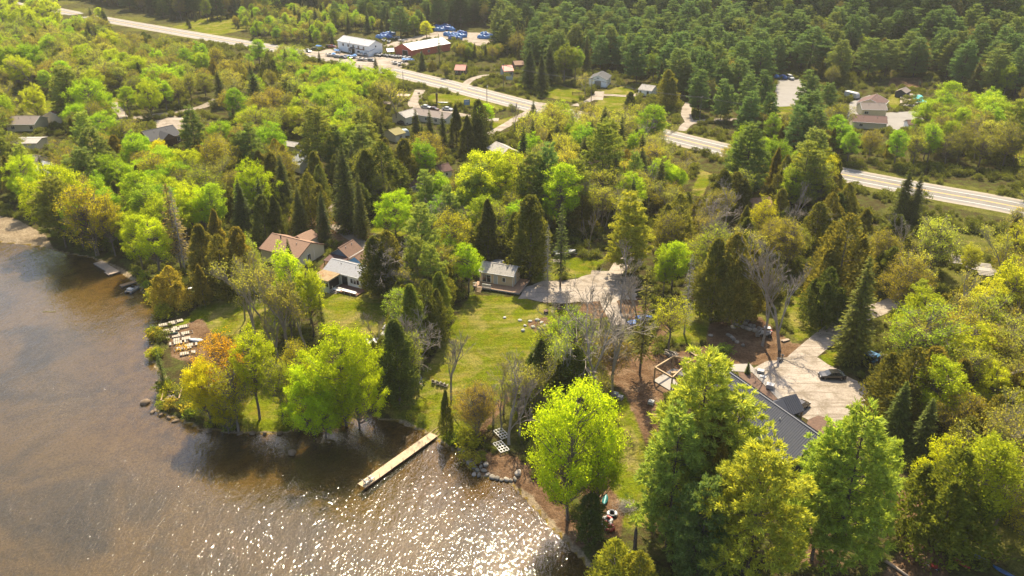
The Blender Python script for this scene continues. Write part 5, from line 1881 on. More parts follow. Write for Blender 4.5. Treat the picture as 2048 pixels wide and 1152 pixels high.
def house(name, label, r1, r2, rh, hw_, eh, wall, roof, over=.35, cat='house', wins=(), doors=(), ribs=0.0, th=.12, depth_flip=False, trim=None, chimney=None, ends=(0.3, 0.3), hip=0.0, z_add=0.0):
    """gable building from the two ends of its ridge (picture pixels) and its real sizes.
    local x runs along the ridge, local -y is the long side towards the lake; wins/doors: (side, pos, z, w, h), side in S N W E"""
    a, b = at(r1[0], r1[1], rh), at(r2[0], r2[1], rh)
    d = Vector((b.x - a.x, b.y - a.y))
    L = d.length
    ang = math.atan2(d.y, d.x)
    c = (a + b) / 2
    z0 = min(h1(c.x, c.y), h1(a.x, a.y), h1(b.x, b.y)) + z_add
    t = thing(name, label, cat, (c.x, c.y, z0), ang)
    FOOT.append((c.x, c.y, math.hypot(L / 2, hw_) + .6))
    hl = L / 2
    wx = hl - ends[0]
    # walls: closed prism with gable ends
    m = MB()
    prof = [(-hw_, -.7), (hw_, -.7), (hw_, eh), (0, rh - .06), (-hw_, eh)]
    m.loft([[(-wx, y, z) for y, z in prof], [(wx, y, z) for y, z in prof]])
    m.build('wall', wall, t)
    # roof planes with thickness, a little proud of the walls
    sl = (rh - eh) / hw_
    ey = hw_ + over
    ez = rh - sl * ey
    for s in (-1, 1):
        m = MB()
        if hip:
            pts = [(-hl, s * ey, ez + .1), (hl, s * ey, ez + .1), (hl - hip, 0, rh + .1), (-hl + hip, 0, rh + .1)]
        else:
            pts = [(-hl, s * ey, ez + .1), (hl, s * ey, ez + .1), (hl, s * .01, rh + .1), (-hl, s * .01, rh + .1)]
        m.slab(pts if s < 0 else pts[::-1], th)
        p = m.build('roof_plane', roof, t)
        if ribs and not hip:
            q = MB()
            n = int(L / ribs)
            for k in range(n + 1):
                x = -hl + .03 + (L - .06) * k / n
                q.bar((x, s * ey, ez + .115), (x, s * .03, rh + .115), .05, .05)
            q.build('seam', roof, p)
    if not hip:
        m = MB()
        m.box((0, 0, rh + .11), (L + .02, .28, .06))
        m.build('ridge_cap', roof, t)
    if trim:
        for s in (-1, 1):
            m = MB()
            m.box((0, s * (ey - .02), ez - .02), (L + .04, .06, .2))
            m.build('fascia', trim, t)
        for sx in (-1, 1):
            m = MB()
            for s in (-1, 1):
                m.bar((sx * (hl + .015), s * ey, ez + .02), (sx * (hl + .015), 0, rh + .03), .05, .2)
            m.build('rake_board', trim, t)

    def place(side, pos, z, w, h, kindn):
        dm = MB()
        pm = MB()
        dep = .07
        if side in 'SN':
            y = -hw_ if side == 'S' else hw_
            sg = -1 if side == 'S' else 1
            dm.box((pos, y + sg * .03, z + h / 2), (w + .22, .08, h + .22))
            pm.box((pos, y + sg * .06, z + h / 2), (w, .06, h))
            mull = [((pos, y + sg * .085, z + h / 2), (.06, .03, h))]
        else:
            x = -wx if side == 'W' else wx
            sg = -1 if side == 'W' else 1
            dm.box((x + sg * .03, pos, z + h / 2), (.08, w + .22, h + .22))
            pm.box((x + sg * .06, pos, z + h / 2), (.06, w, h))
            mull = [((x + sg * .085, pos, z + h / 2), (.03, .06, h))]
        return dm, pm, mull
    for wdef in wins:
        side, pos, z, w, h = wdef[:5]
        fr, pn, mull = place(side, pos, z, w, h, 'window')
        f = fr.build('window', wdef[5] if len(wdef) > 5 else TRIM, t)
        pn.build('pane', GLASS, f)
        if w > .9:
            q = MB()
            for cc, ss in mull:
                q.box(cc, ss)
            q.build('mullion', TRIM, f)
    for ddef in doors:
        side, pos, z, w, h, mat = ddef[:6]
        fr, pn, mull = place(side, pos, z, w, h, 'door')
        f = fr.build('door_frame', TRIM, t)
        pn.build('door', mat, f)
    if chimney:
        x, y, w, top, mat = chimney
        m = MB()
        zb = rh - sl * abs(y) - .3
        m.box((x, y, (zb + top) / 2), (w, w, top - zb))
        m.build('chimney', mat, t)
    if cat in ('house', 'cottage', 'cabin', 'motel', 'building') and L > 6:
        m = MB()
        for q in range(2):
            vx = hl * (.45 - .8 * q)
            vy = -hw_ * .3
            m.tube([(vx, vy, rh - sl * abs(vy) - .1), (vx, vy, rh - sl * abs(vy) + .5)], .09, 7)
        m.build('vent_pipe', METAL_D, t)
        m = MB()
        m.tube([(-hl, -ey - .05, ez + .02), (hl, -ey - .05, ez + .02)], .07, 6)
        m.build('gutter', trim or TRIM, t)
    t['hl'], t['hw'], t['wx'] = hl, hw_, wx
    return t


M_ = lambda n, c, **k: simple(n, c, **k)
DIM = 0.95
W_WHITE = M_('white_siding', (0.86, 0.84, 0.80), rough=.7, var=.06)
W_CREAM = M_('cream_siding', (0.60, 0.53, 0.38), rough=.75, var=.07)
W_YEL = M_('pale_yellow_siding', (0.62, 0.54, 0.33), rough=.75, var=.07)
W_TAN = M_('tan_siding', (0.62, 0.46, 0.28), rough=.75, var=.06)
W_BLUE = M_('slate_blue_paint', (0.10, 0.14, 0.20), rough=.7, var=.1)
W_SKY = M_('bright_blue_paint', (0.07, 0.22, 0.42), rough=.6, var=.1)
W_GREEN = M_('pale_green_siding', (0.47, 0.50, 0.40), rough=.75, var=.08)
W_LOG = M_('dark_log_wall', (0.10, 0.055, 0.032), rough=.85, var=.25)
W_RED = M_('barn_red_siding', (0.46, 0.10, 0.06), rough=.8, var=.15)
W_BRN = M_('brown_siding', (0.17, 0.095, 0.06), rough=.8, var=.15)
W_GREY = M_('grey_siding', (0.30, 0.30, 0.28), rough=.8, var=.1)
W_DARK = M_('charcoal_siding', (0.045, 0.045, 0.05), rough=.7, var=.15)
DIM = 0.56
R_WMET = M_('white_metal_roof', (0.72, 0.70, 0.70), rough=.5, var=.05)
R_GMET = M_('pale_grey_metal_roof', (0.55, 0.54, 0.55), rough=.5, var=.07, dirt=(0.45, 0.42, 0.38))
R_SLATE = M_('blue_charcoal_metal_roof', (0.115, 0.12, 0.15), rough=.62, var=.12, spec=.3, dirt=(0.14, 0.14, 0.15))
R_BLUEM = M_('blue_grey_metal_roof', (0.30, 0.33, 0.42), rough=.5, var=.07)
R_ORANGE = M_('orange_brown_shingle', (0.40, 0.235, 0.15), rough=.9, var=.16)
R_BROWN = M_('brown_shingle', (0.26, 0.145, 0.095), rough=.9, var=.2, dirt=(0.17, 0.10, 0.07))
R_DBROWN = M_('dark_brown_shingle', (0.17, 0.085, 0.07), rough=.9, var=.15)
R_MAUVE = M_('mauve_grey_shingle', (0.30, 0.24, 0.21), rough=.9, var=.12)
R_LIGHT = M_('weathered_pale_shingle', (0.55, 0.50, 0.45), rough=.9, var=.2, dirt=(0.30, 0.29, 0.28))
R_DARK = M_('dark_slate_shingle', (0.075, 0.075, 0.085), rough=.85, var=.15)
R_RED = M_('red_metal_roof', (0.85, 0.10, 0.06), rough=.5, var=.1)
R_REDP = M_('faded_red_metal_roof', (0.80, 0.24, 0.17), rough=.6, var=.1)
R_RUST = M_('rusty_metal_roof', (0.42, 0.22, 0.12), rough=.8, var=.3, dirt=(0.40, 0.33, 0.28))
R_MOSS = M_('mossy_flat_roof', (0.42, 0.30, 0.16), rough=.95, var=.3, dirt=(0.36, 0.17, 0.05), scale=1.5)
WOOD = M_('fresh_lumber', (0.56, 0.38, 0.20), rough=.7, var=.12)
DECKW = M_('brown_deck_boards', (0.52, 0.31, 0.19), rough=.75, var=.12)
DECKG = M_('grey_deck_boards', (0.40, 0.34, 0.28), rough=.85, var=.15)
RUSTT = M_('rust_shutter_paint', (0.26, 0.10, 0.06), rough=.7, var=.1)
DOORT = M_('tan_door_paint', (0.50, 0.42, 0.30), rough=.6, var=.06)
DOORW = M_('white_door_paint', (0.72, 0.70, 0.67), rough=.5, var=.04)
BLACKM = M_('black_plastic', (0.02, 0.02, 0.022), rough=.4, var=.2)
METAL = M_('galvanised_metal', (0.45, 0.45, 0.45), rough=.4, var=.1, metal=.7)

# boat yard
bw = [('S', -9 + 4.6 * k, 3.3, 1.1, 1.2, RUSTT) for k in range(5)] + [('S', -3, .9, 1.2, 1.3, RUSTT), ('S', 4.5, .9, 1.4, 1.2, TRIM), ('E', 0, 4.4, .8, .9, TRIM)]
mar = house('marina_building', 'long two storey white boat yard building with white metal roof', (687, 70.5), (751, 82), 7.8, 4.8, 5.6, W_WHITE, R_WMET, wins=bw, doors=[('S', 0, .1, 2.4, 2.4, BLACKM)], cat='building', trim=TRIM, ribs=.9)
m = MB()
m.slab([(-1.7, -7.2, 2.7), (1.7, -7.2, 2.7), (1.7, -4.8, 3.5), (-1.7, -4.8, 3.5)], .15)
m.bar((-1.5, -7, -.3), (-1.5, -7, 2.6), .15)
m.bar((1.5, -7, -.3), (1.5, -7, 2.6), .15)
m.build('porch', R_DARK, mar)
m = MB()
m.box((6.2, -4.87, 3.0), (7.5, .06, .5))
m.build('sign_band', RUSTT, mar)
m = MB()
m.box((12.6, -3.0, 1.4), (3.5, 4.5, 2.8))
m.build('side_room', W_WHITE, mar)
m = MB()
m.slab([(10.8, -5.6, 2.75), (14.6, -5.6, 2.75), (14.6, -.6, 3.8), (10.8, -.6, 3.8)], .14)
m.build('side_room_roof', R_WMET, mar)
house('red_barn', 'long red boat storage barn with white metal roof', (805, 88), (884, 74), 6.6, 6.8, 4.0, W_RED, R_WMET, cat='barn', doors=[('W', -1.5, .1, 4.2, 3.2, BLACKM), ('S', -8, .1, 1.1, 2.2, DOORW)], wins=[('S', -2, 1.4, 1.2, 1.0)], ribs=1.0, trim=simple('red_trim_paint', (0.85, 0.12, 0.06), .6, .08))
house('small_shop', 'small brown shop with half red half white roof beside barn', (772, 97), (787, 96), 3.6, 2.6, 2.3, W_BRN, R_WMET, cat='shed', trim=MATS['red_trim_paint'], doors=[('S', 0, .1, 1.6, 2.0, BLACKM)])
house('log_cabin', 'brown cabin with faded red metal roof beside gravel loop', (911, 129), (933, 130), 4.4, 3.2, 2.5, W_BRN, R_REDP, cat='cabin', wins=[('S', -1.6, 1, 1.0, 1.0)], doors=[('S', 1.2, .1, 1.0, 2.0, BLACKM)])
house('grey_cabin', 'grey cabin with bright red metal roof among spruces', (1003, 131), (1024, 130), 5.0, 3.6, 3.0, W_GREY, R_RED, cat='cabin', wins=[('S', 1, 1, 1.2, 1.2)])
house('brick_lodge', 'low house with orange brown roof behind the grey cabin', (1026, 122), (1046, 121), 4.0, 3.4, 2.6, W_BRN, R_ORANGE, cat='house')
g = house('white_garage', 'white garage with dark roof and tan overhead door', (1196, 151), (1205, 142), 5.4, 4.2, 3.6, W_WHITE, R_DARK, cat='garage', doors=[('W', 0, .05, 3.0, 2.8, DOORT)], wins=[('S', 1, 1.3, 1.0, 1.2)], trim=TRIM)
m = MB()
m.box((-g['wx'] - .08, 0, 4.2), (.08, 1.3, .22))
m.box((-g['wx'] - .08, 0, 4.0), (.07, .4, .5))
m.build('wall_emblem', BLACKM, g)
house('white_cottage', 'small white house with pale grey roof behind round cedar', (1284, 168), (1312, 172), 4.2, 3.6, 2.6, W_WHITE, R_LIGHT, wins=[('S', -2.2, 1, .9, 1.0), ('W', 0, 1, .9, .9)], doors=[('S', 1.5, .1, 1.0, 2.0, BLACKM)])
# yellow house
house('yellow_house', 'pale yellow house with grey brown shingle roof by paved court', (1720, 205), (1771, 206), 4.7, 3.8, 2.9, W_YEL, R_MAUVE, wins=[('S', -3.0, 1.0, 1.5, 1.0)], trim=TRIM)
house('yellow_house_wing', 'rear wing with brown hipped roof and yellow gable', (1741, 199), (1754, 188), 5.0, 5.0, 2.9, W_YEL, R_DBROWN, trim=TRIM)
house('brown_roof_house', 'low house with dark red brown roof beside the utility pole', (1703, 229), (1774, 233), 4.3, 4.2, 2.7, W_CREAM, R_DBROWN, wins=[('S', -3, 1, 1.2, 1)])
house('white_shed', 'white shed with brown roof half hidden by lime tree', (1813, 240), (1830, 240), 3.4, 2.4, 2.3, W_WHITE, R_DBROWN, cat='shed')
house('pool_cabin', 'dark little pool cabin with grey roof', (1802, 179), (1812, 174), 3.6, 2.2, 2.4, W_DARK, R_MAUVE, cat='shed')
# motel side
house('motel_garage', 'beige garage with weathered roof and open dark bay', (796, 225), (824, 217), 4.5, 3.8, 3.0, W_CREAM, R_LIGHT, cat='garage', doors=[('S', 1.5, .05, 3.6, 2.3, BLACKM)])  # open bay: a black panel in the door slot paints its shaded inside
house('motel_row', 'long low motel with pinkish grey roof', (826, 215), (904, 227), 4.0, 4.2, 2.8, W_CREAM, R_MAUVE, cat='motel', wins=[('S', -9 + 4.5 * k, 1, 1.2, 1.1) for k in range(5)])
house('olive_roof_house', 'small house with yellow olive mossy roof', (776, 260), (798, 254), 4.0, 3.6, 2.7, W_CREAM, simple('olive_mossy_shingle', (0.36, 0.30, 0.10), .9, .2), wins=[('S', 0, 1, 1, 1)])
house('grey_roof_house', 'small house with grey shingle roof among lime trees', (992, 283), (1021, 298), 4.2, 3.4, 2.7, W_GREY, R_LIGHT)
house('cream_cottage', 'tiny cream cottage with dark roof behind the maple', (873, 331), (897, 326), 4.0, 2.6, 2.6, W_CREAM, R_DBROWN, cat='cottage', doors=[('W', .6, .1, .9, 2.0, BLACKM)], wins=[('W', -.9, 1, .8, 1.0), ('S', 0, 1, .8, .9)])
house('brown_cottage', 'cottage with brown shingle roof beside the bushy pine', (792, 358), (832, 347), 4.6, 3.8, 2.7, W_GREY, R_BROWN, cat='cottage', wins=[('S', -2, 1, 1.0, 1.1), ('S', 1, 1, 1.0, 1.1)], trim=TRIM)
house('pale_cottage', 'cottage with pale blue grey roof and two small chimneys', (596, 305), (617, 312), 5.2, 3.6, 3.0, W_WHITE, simple('pale_blue_shingle', (0.44, 0.46, 0.48), .8, .08), cat='cottage', chimney=(-1.0, 0, .6, 6.2, W_DARK))
lg = house('log_house', 'dark log house with slate roof and brown front gable', (283, 263), (346, 250), 5.6, 4.6, 3.0, W_LOG, R_DARK, trim=simple('tan_trim', (0.45, 0.34, 0.24), .7, .1), wins=[('S', 5.0, .8, 1.0, 1.6), ('E', -1, .8, .8, 1.3), ('E', 1.2, .8, .8, 1.3)])
m = MB()
m.loft([[(-2.9, -7.4, 2.8), (2.9, -7.4, 2.8), (0, -7.4, 4.8)], [(-2.9, -2, 2.8), (2.9, -2, 2.8), (0, -2, 4.8)]])
m.build('front_gable', simple('brown_gable_boards', (0.27, 0.16, 0.10), .8, .12), lg)
for s in (-1, 1):
    m = MB()
    m.slab([(s * 3.4, -7.7, 2.62), (s * 3.4, -1.6, 2.62), (0, -1.6, 5.0), (0, -7.7, 5.0)], .14)
    m.build('gable_roof', R_DARK, lg)
    m = MB()
    m.bar((s * 2.6, -7.2, -.3), (s * 2.6, -7.2, 2.8), .28)
    m.build('porch_post', W_LOG, lg)
house('mauve_roof_house', 'wide house with grey brown roof by the beach lane', (22, 232), (80, 231), 4.8, 5.0, 2.9, W_CREAM, R_MAUVE, wins=[('S', 4, 1, 1.2, 1.2), ('S', -3, 1, 1.2, 1.2)], trim=TRIM)
house('dark_roof_house', 'small house with dark mauve roof beside large maple', (100, 224), (130, 212), 4.6, 3.8, 2.8, W_CREAM, R_DBROWN, wins=[('S', 0, 1, 1, 1), ('S', 3, 1, 1, 1)], trim=TRIM)
house('flat_roof_annex', 'long low annex with pale pink grey roof', (30, 276), (84, 276), 3.4, 4.0, 2.7, W_CREAM, R_LIGHT, cat='annex', wins=[('S', -3, 1, 1, 1)])
house('beige_house', 'beige house behind the rounded pine', (52, 308), (82, 312), 4.8, 3.4, 2.8, W_CREAM, R_MAUVE)
house('white_roof_house', 'house with bright white metal roof beside the pale pine', (84, 322), (118, 330), 4.4, 3.4, 2.8, W_WHITE, R_WMET, wins=[('S', 0, 1, 1, 1)], ribs=.9)
house('blue_roof_house', 'house with blue grey metal roof behind vivid maples', (397, 377), (440, 388), 5.0, 4.0, 2.9, W_GREY, R_BLUEM, ribs=.8)
house('meadow_shed', 'small pale roofed shed on the back meadow', (572, 282), (598, 286), 3.0, 2.2, 2.2, W_CREAM, R_LIGHT, cat='shed')
# lake front cottages
oh = house('orange_roof_house', 'cream lake house with wide orange brown shingle roof', (544, 466.5), (622, 483.6), 5.3, 4.7, 3.1, W_CREAM, R_ORANGE, trim=simple('brown_trim', (0.22, 0.11, 0.07), .7, .1), wins=[('E', -1.0, .9, 1.0, 1.6), ('S', -2, 1, 1.4, 1.1), ('S', 2, 1, 1.4, 1.1)], chimney=(-2.6, -1.0, .22, 5.9, BLACKM))
m = MB()
for x in (-3.4, -1.2, 1.0):
    m.box((oh['wx'] + .02, x, 1.6), (.04, .05, 3.2))
m.build('siding_seam', W_WHITE, oh)
m = MB()
m.slab([(-1.0, 3.0, 4.5), (-1.0, 8.5, 4.5), (1.6, 8.5, 3.2), (1.6, 3.0, 3.2)], .14)
m.slab([(-1.0, 8.5, 4.5), (-1.0, 3.0, 4.5), (-3.6, 3.0, 3.2), (-3.6, 8.5, 3.2)], .14)
m.build('rear_roof', R_ORANGE, oh)
m = MB()
m.box((-1.0, 5.5, 1.4), (4.6, 5.4, 3.6))
m.build('rear_wing', W_CREAM, oh)
bc = house('blue_cottage', 'narrow cottage with brown roof slate blue gable and cream side', (676, 497), (706, 477), 4.6, 2.6, 2.8, W_CREAM, R_BROWN, cat='cottage', wins=[('S', 2, 1, .8, 1.0), ('W', 0, .9, 1.0, 1.2)])
m = MB()
m.poly([(-bc['wx'] - .03, -2.62, -.3), (-bc['wx'] - .03, 2.62, -.3), (-bc['wx'] - .03, 2.62, 2.75), (-bc['wx'] - .03, 0, 4.4), (-bc['wx'] - .03, -2.62, 2.75)])
m.build('blue_gable_board', W_BLUE, bc)
m = MB()
m.slab([(-bc['wx'] - 3.2, -3.0, 2.1), (-bc['wx'] + .1, -3.0, 2.7), (-bc['wx'] + .1, 2.6, 2.7), (-bc['wx'] - 3.2, 2.6, 2.1)], .12)
for y in (-2.8, 2.4):
    m.bar((-bc['wx'] - 3.0, y, -.3), (-bc['wx'] - 3.0, y, 2.1), .12)
m.build('porch_roof', R_DBROWN, bc)
sk = house('bright_blue_cottage', 'small cottage with bright blue gable and red brown roof beside cedar', (708, 514), (727, 499), 4.0, 2.2, 2.5, W_CREAM, R_BROWN, cat='cottage')
m = MB()
m.poly([(-sk['wx'] - .03, -2.2, -.3), (-sk['wx'] - .03, 2.2, -.3), (-sk['wx'] - .03, 2.2, 2.45), (-sk['wx'] - .03, 0, 3.85), (-sk['wx'] - .03, -2.2, 2.45)])
m.build('blue_gable_board', W_SKY, sk)
lc = house('long_cottage', 'long white cottage with pale metal roof and mossy porch', (664, 521), (737, 538), 4.3, 3.0, 2.9, W_WHITE, R_GMET, cat='cottage', ribs=.6, trim=TRIM, z_add=.5,
           wins=[('S', 2.6 + .9 * k, .9, .65, 1.1) for k in range(3)], doors=[('S', .6, .1, 1.6, 2.1, GLASS)])
m = MB()
m.box((-2.9, -5.3, .9), (4.6, 4.4, 3.4))
pr = m.build('sun_porch', W_GREEN, lc)
m = MB()
m.slab([(-5.5, -7.9, 2.75), (-.3, -7.9, 2.75), (-.3, -3.02, 2.85), (-5.5, -3.02, 2.85)], .16)
m.build('porch_roof', R_MOSS, lc)
for k in range(5):
    m = MB()
    m.box((-4.8 + .95 * k, -7.52, 1.5), (.75, .07, .95))
    m.build('porch_window', GLASS, pr)
m = MB()
m.box((-.58, -5.5, 1.3), (.07, 3.4, 2.0))
m.build('porch_door', BLACKM, pr)
m = MB()
for k in range(26):
    m.box((-.4 + .27 * k + .1, -4.8, .05), (.255, 3.6, .07))
m.build('deck', simple('reddish_deck', (0.27, 0.13, 0.09), .8, .12), lc)
m = MB()
for k in range(5):
    m.bar((-.3 + 1.7 * k, -6.55, -.9), (-.3 + 1.7 * k, -6.55, 1.05), .09)
m.bar((1.4, -6.55, 1.05), (6.6, -6.55, 1.05), .16, .07)
m.build('railing', TRIM, lc)
m = MB()
m.box((.4, -6.0, .12), (2.4, 1.0, .05))
m.box((4.2, -6.1, .45), (4.0, .7, .06))
m.build('bench_top', TRIM, lc)
for k in range(5):
    m = MB()
    m.box((.4, -6.9 - .3 * k, -.1 - .19 * k), (1.9, .28, .07))
    m.build('step', DECKG, lc)

# tan cabin with its deck
tc = house('tan_cabin', 'small tan cabin with patchy grey roof and wraparound deck', (965, 526), (1035.6, 537.7), 4.1, 2.5, 2.9, W_TAN, R_LIGHT, over=.4, cat='cabin', trim=TRIM, z_add=.55,
           wins=[('S', 1.9, .95, .65, .95)], doors=[('S', -.15, .12, .8, 2.0, DOORW), ('E', -.9, .12, .8, 2.0, DOORW)])
m = MB()
m.box((-2.45, -2.53, 1.15), (2.35, .08, 2.0))
f = m.build('patio_door_frame', TRIM, tc)
for x in (-3.0, -1.92):
    m = MB()
    m.box((x, -2.58, 1.15), (.95, .05, 1.78))
    m.build('patio_pane', GLASS, f)
for sx in (-1, 1):
    m = MB()
    m.box((sx * (tc['wx'] - .03), -2.52, 1.3), (.12, .08, 2.9))
    m.build('corner_trim', TRIM, tc)
x0, x1 = -tc['hl'] - .3, tc['hl'] + 2.2
dk = MB()
k = 0
x = x0
while x < x1:
    dk.box((x + .07, -3.95, .03), (.135, 2.8, .05))
    x += .145
dk2 = MB()
y = -2.54
while y < 2.2:
    dk2.box(((tc['hl'] - .1 + x1) / 2, y + .07, .03), (x1 - tc['hl'] + .1, .135, .05))
    y += .145
d1 = dk.build('deck', DECKW, tc)
d2 = dk2.build('side_deck', DECKW, tc)
m = MB()
m.box(((x0 + x1) / 2, -5.38, -.12), (x1 - x0 + .06, .06, .3))
m.box((x1 + .03, -1.6, -.12), (.06, 7.6, .3))
m.build('deck_fascia', simple('pale_grey_board', (0.5, 0.46, 0.42), .8, .1), tc)
m = MB()
for xx in np.arange(x0 + .2, x1, 2.0):
    m.bar((xx, -5.2, -1.4), (xx, -5.2, -.05), .12)
m.build('deck_post', WOOD, tc)
for (xa, xb) in ((x0, x0 + .9), (x0 + 2.3, x0 + 4.4)):
    r = MB()
    r.bar((xa, -5.3, .95), (xb, -5.3, .95), .09)
    r.bar((xa, -5.3, .18), (xb, -5.3, .18), .07)
    n = int((xb - xa) / .14)
    for k in range(n + 1):
        xx = xa + (xb - xa) * k / n
        r.bar((xx, -5.3, .05), (xx, -5.3, .95), .10 if k in (0, n) else .045)
    r.build('railing', TRIM, tc)
for k in range(5):
    m = MB()
    m.box((x0 + 1.6, -5.55 - .28 * k, -.12 - .18 * k), (1.35, .27, .06))
    m.build('step', WOOD, tc)
m = MB()
for s in (-1, 1):
    m.bar((x0 + 1.6 + s * .72, -5.45, -.02), (x0 + 1.6 + s * .72, -6.9, -.95), .06, .24)
m.build('stair_stringer', WOOD, tc)
FOOT.append((tc.location.x + 2, tc.location.y - 2, 9.0))
# tan outhouse
p = at(996, 541)
oh_ = thing('storage_shed', 'small tan shed with white corner trim behind tan cabin', 'shed', p, -.16)
MB().box((0, 0, 1.15), (2.4, 1.9, 2.5)).build('wall', W_TAN, oh_)
m = MB()
m.slab([(-1.4, -1.2, 2.62), (1.4, -1.2, 2.62), (1.4, 1.2, 2.4), (-1.4, 1.2, 2.4)], .1)
m.build('roof', R_WMET, oh_)
for s in (-1, 1):
    MB().box((s * 1.17, -.96, 1.2), (.12, .07, 2.4)).build('corner_trim', TRIM, oh_)
FOOT.append((p.x, p.y, 2.2))
# rusty shed
house('rusty_shed', 'old shed with rusty brown metal roof in the wood', (1493, 398), (1540, 394), 3.9, 3.0, 2.3, W_BRN, R_RUST, cat='shed', ribs=.6)

# the big dark roofed house
A, B = at(1424, 720, 6.2), at(1640, 872, 6.2)
bh = house('dark_roof_lake_house', 'large house with steep blue charcoal metal roof', (1424, 720), (1640, 872), 6.2, 4.6, 2.7, W_DARK, R_SLATE, over=.6, ribs=.42, trim=simple('pale_grey_fascia', (0.55, 0.50, 0.46), .6, .06), wins=[('E', -1, 1, 1.2, 1.4), ('S', -6, .8, 2.0, 1.5), ('S', 0, .8, 2.4, 1.5), ('S', 6, .8, 2.0, 1.5)])
hl = bh['hl']
# entry gable on the yard side
gx = hl * .10
for s in (-1, 1):
    m = MB()
    m.slab([(gx + s * 2.4, 6.8, 3.2), (gx, 6.8, 5.2), (gx, 1.2, 5.2), (gx + s * 2.4, 3.6, 3.2)] if s > 0 else [(gx, 6.8, 5.2), (gx + s * 2.4, 6.8, 3.2), (gx + s * 2.4, 3.6, 3.2), (gx, 1.2, 5.2)], .14)
    rf = m.build('entry_roof', R_SLATE, bh)
    q = MB()
    for k in range(8):
        y = 6.7 - k * .42
        q.bar((gx + s * 2.4, y, 3.22), (gx + s * .05, y, 5.2), .04, .05)
    q.build('seam', R_SLATE, rf)
    m = MB()
    m.bar((gx + s * 2.1, 6.5, -.4), (gx + s * 2.1, 6.5, 3.2), .26)
    m.build('entry_post', WOOD, bh)
m = MB()
m.poly([(gx - 2.1, 6.55, 3.3), (gx + 2.1, 6.55, 3.3), (gx, 6.55, 5.0)])
m.bar((gx - 2.2, 6.5, 3.25), (gx + 2.2, 6.5, 3.25), .25)
m.build('entry_truss', WOOD, bh)
# ------------------------------------------------------------------ the jetty
a, b = flat(868, 868, .5), flat(722, 972, .5)
dv = Vector((b[0] - a[0], b[1] - a[1]))
JL = dv.length
jt = thing('jetty', 'long narrow plank jetty of fresh lumber reaching into the bay', 'jetty', (a[0], a[1], 0), math.atan2(dv.y, dv.x))
JW = 1.75
n = int(JL / .16)
m = MB()
for k in range(n):
    jx = .16 * k + .08
    m.box((jx, random.uniform(-.02, .02), .47 + random.uniform(-.006, .006)), (.148, JW, .045))
tag(m.build('decking', simple('fresh_jetty_boards', (0.66, 0.49, 0.30), .7, .25, 1.3), jt), kind='stuff')
for s in (-1, 1):
    MB().box((JL / 2, s * (JW / 2 - .05), .33), (JL, .06, .2)).build('side_beam', simple('red_brown_beam', (0.28, 0.12, 0.07), .8, .15), jt)
for k in range(7):
    for s in (-1, 1):
        jx = .5 + (JL - 1.0) * k / 6
        MB().tube([(jx, s * (JW / 2 + .06), -2.6), (jx, s * (JW / 2 + .06), 1.15 + random.uniform(-.1, .2))], .035, 6).build('post', simple('rusty_pipe', (0.30, 0.13, 0.06), .7, .2), jt)
m = MB()
for s in (-.82, 0, .82):
    m.bar((-1.9, s, .5), (0, s, .45), .07, .14)
m.bar((-1.9, -.86, .5), (-1.9, .86, .5), .07, .14)
m.build('shore_frame', WOOD, jt)


def deck_chair(name, label, px, dz, rz, mat, group=None, loc=None):
    p = loc or at(*px)
    t = thing(name, label, 'chair', (p[0], p[1], p[2] + dz), rz, group)
    m = MB()
    for k in range(5):
        m.box((0, -.24 + .12 * k, .36 - .03 * k), (.56, .1, .03))
    m.build('seat', mat, t)
    m = MB()
    for k in range(5):
        m.box((-.24 + .12 * k, .42, .68), (.1, .03, .85 - .04 * abs(k - 2)), 0, R(-22))
    m.build('backrest', mat, t)
    for s in (-1, 1):
        MB().box((s * .36, 0, .56), (.13, .75, .035)).build('arm', mat, t)
        MB().bar((s * .34, -.3, 0), (s * .34, -.3, .55), .07).build('leg', mat, t)
        MB().bar((s * .34, .42, 0), (s * .34, .1, .5), .07).build('leg', mat, t)
    return t


CHW = simple('white_resin', (0.72, 0.70, 0.68), .5, .05)
for k, xx in enumerate((JL - 1.0, JL - 2.1)):
    q = Vector((xx, .25, 0))
    ca, sa = math.cos(jt.rotation_euler.z), math.sin(jt.rotation_euler.z)
    deck_chair('lounge_chair', 'white reclining chair on the end of the jetty', None, .5, jt.rotation_euler.z + R(-90), CHW, 'white chairs on the jetty', (a[0] + q.x * ca - q.y * sa, a[1] + q.x * sa + q.y * ca, 0))
GREYW = simple('grey_brown_chair', (0.34, 0.29, 0.25), .7, .15)
for k, px in enumerate(((868, 766), (877, 769), (885, 771), (892, 774))):
    deck_chair('garden_chair', 'low wooden lawn chair in the row of four by the canoe', px, 0, R(165), GREYW, 'four lawn chairs in a row')


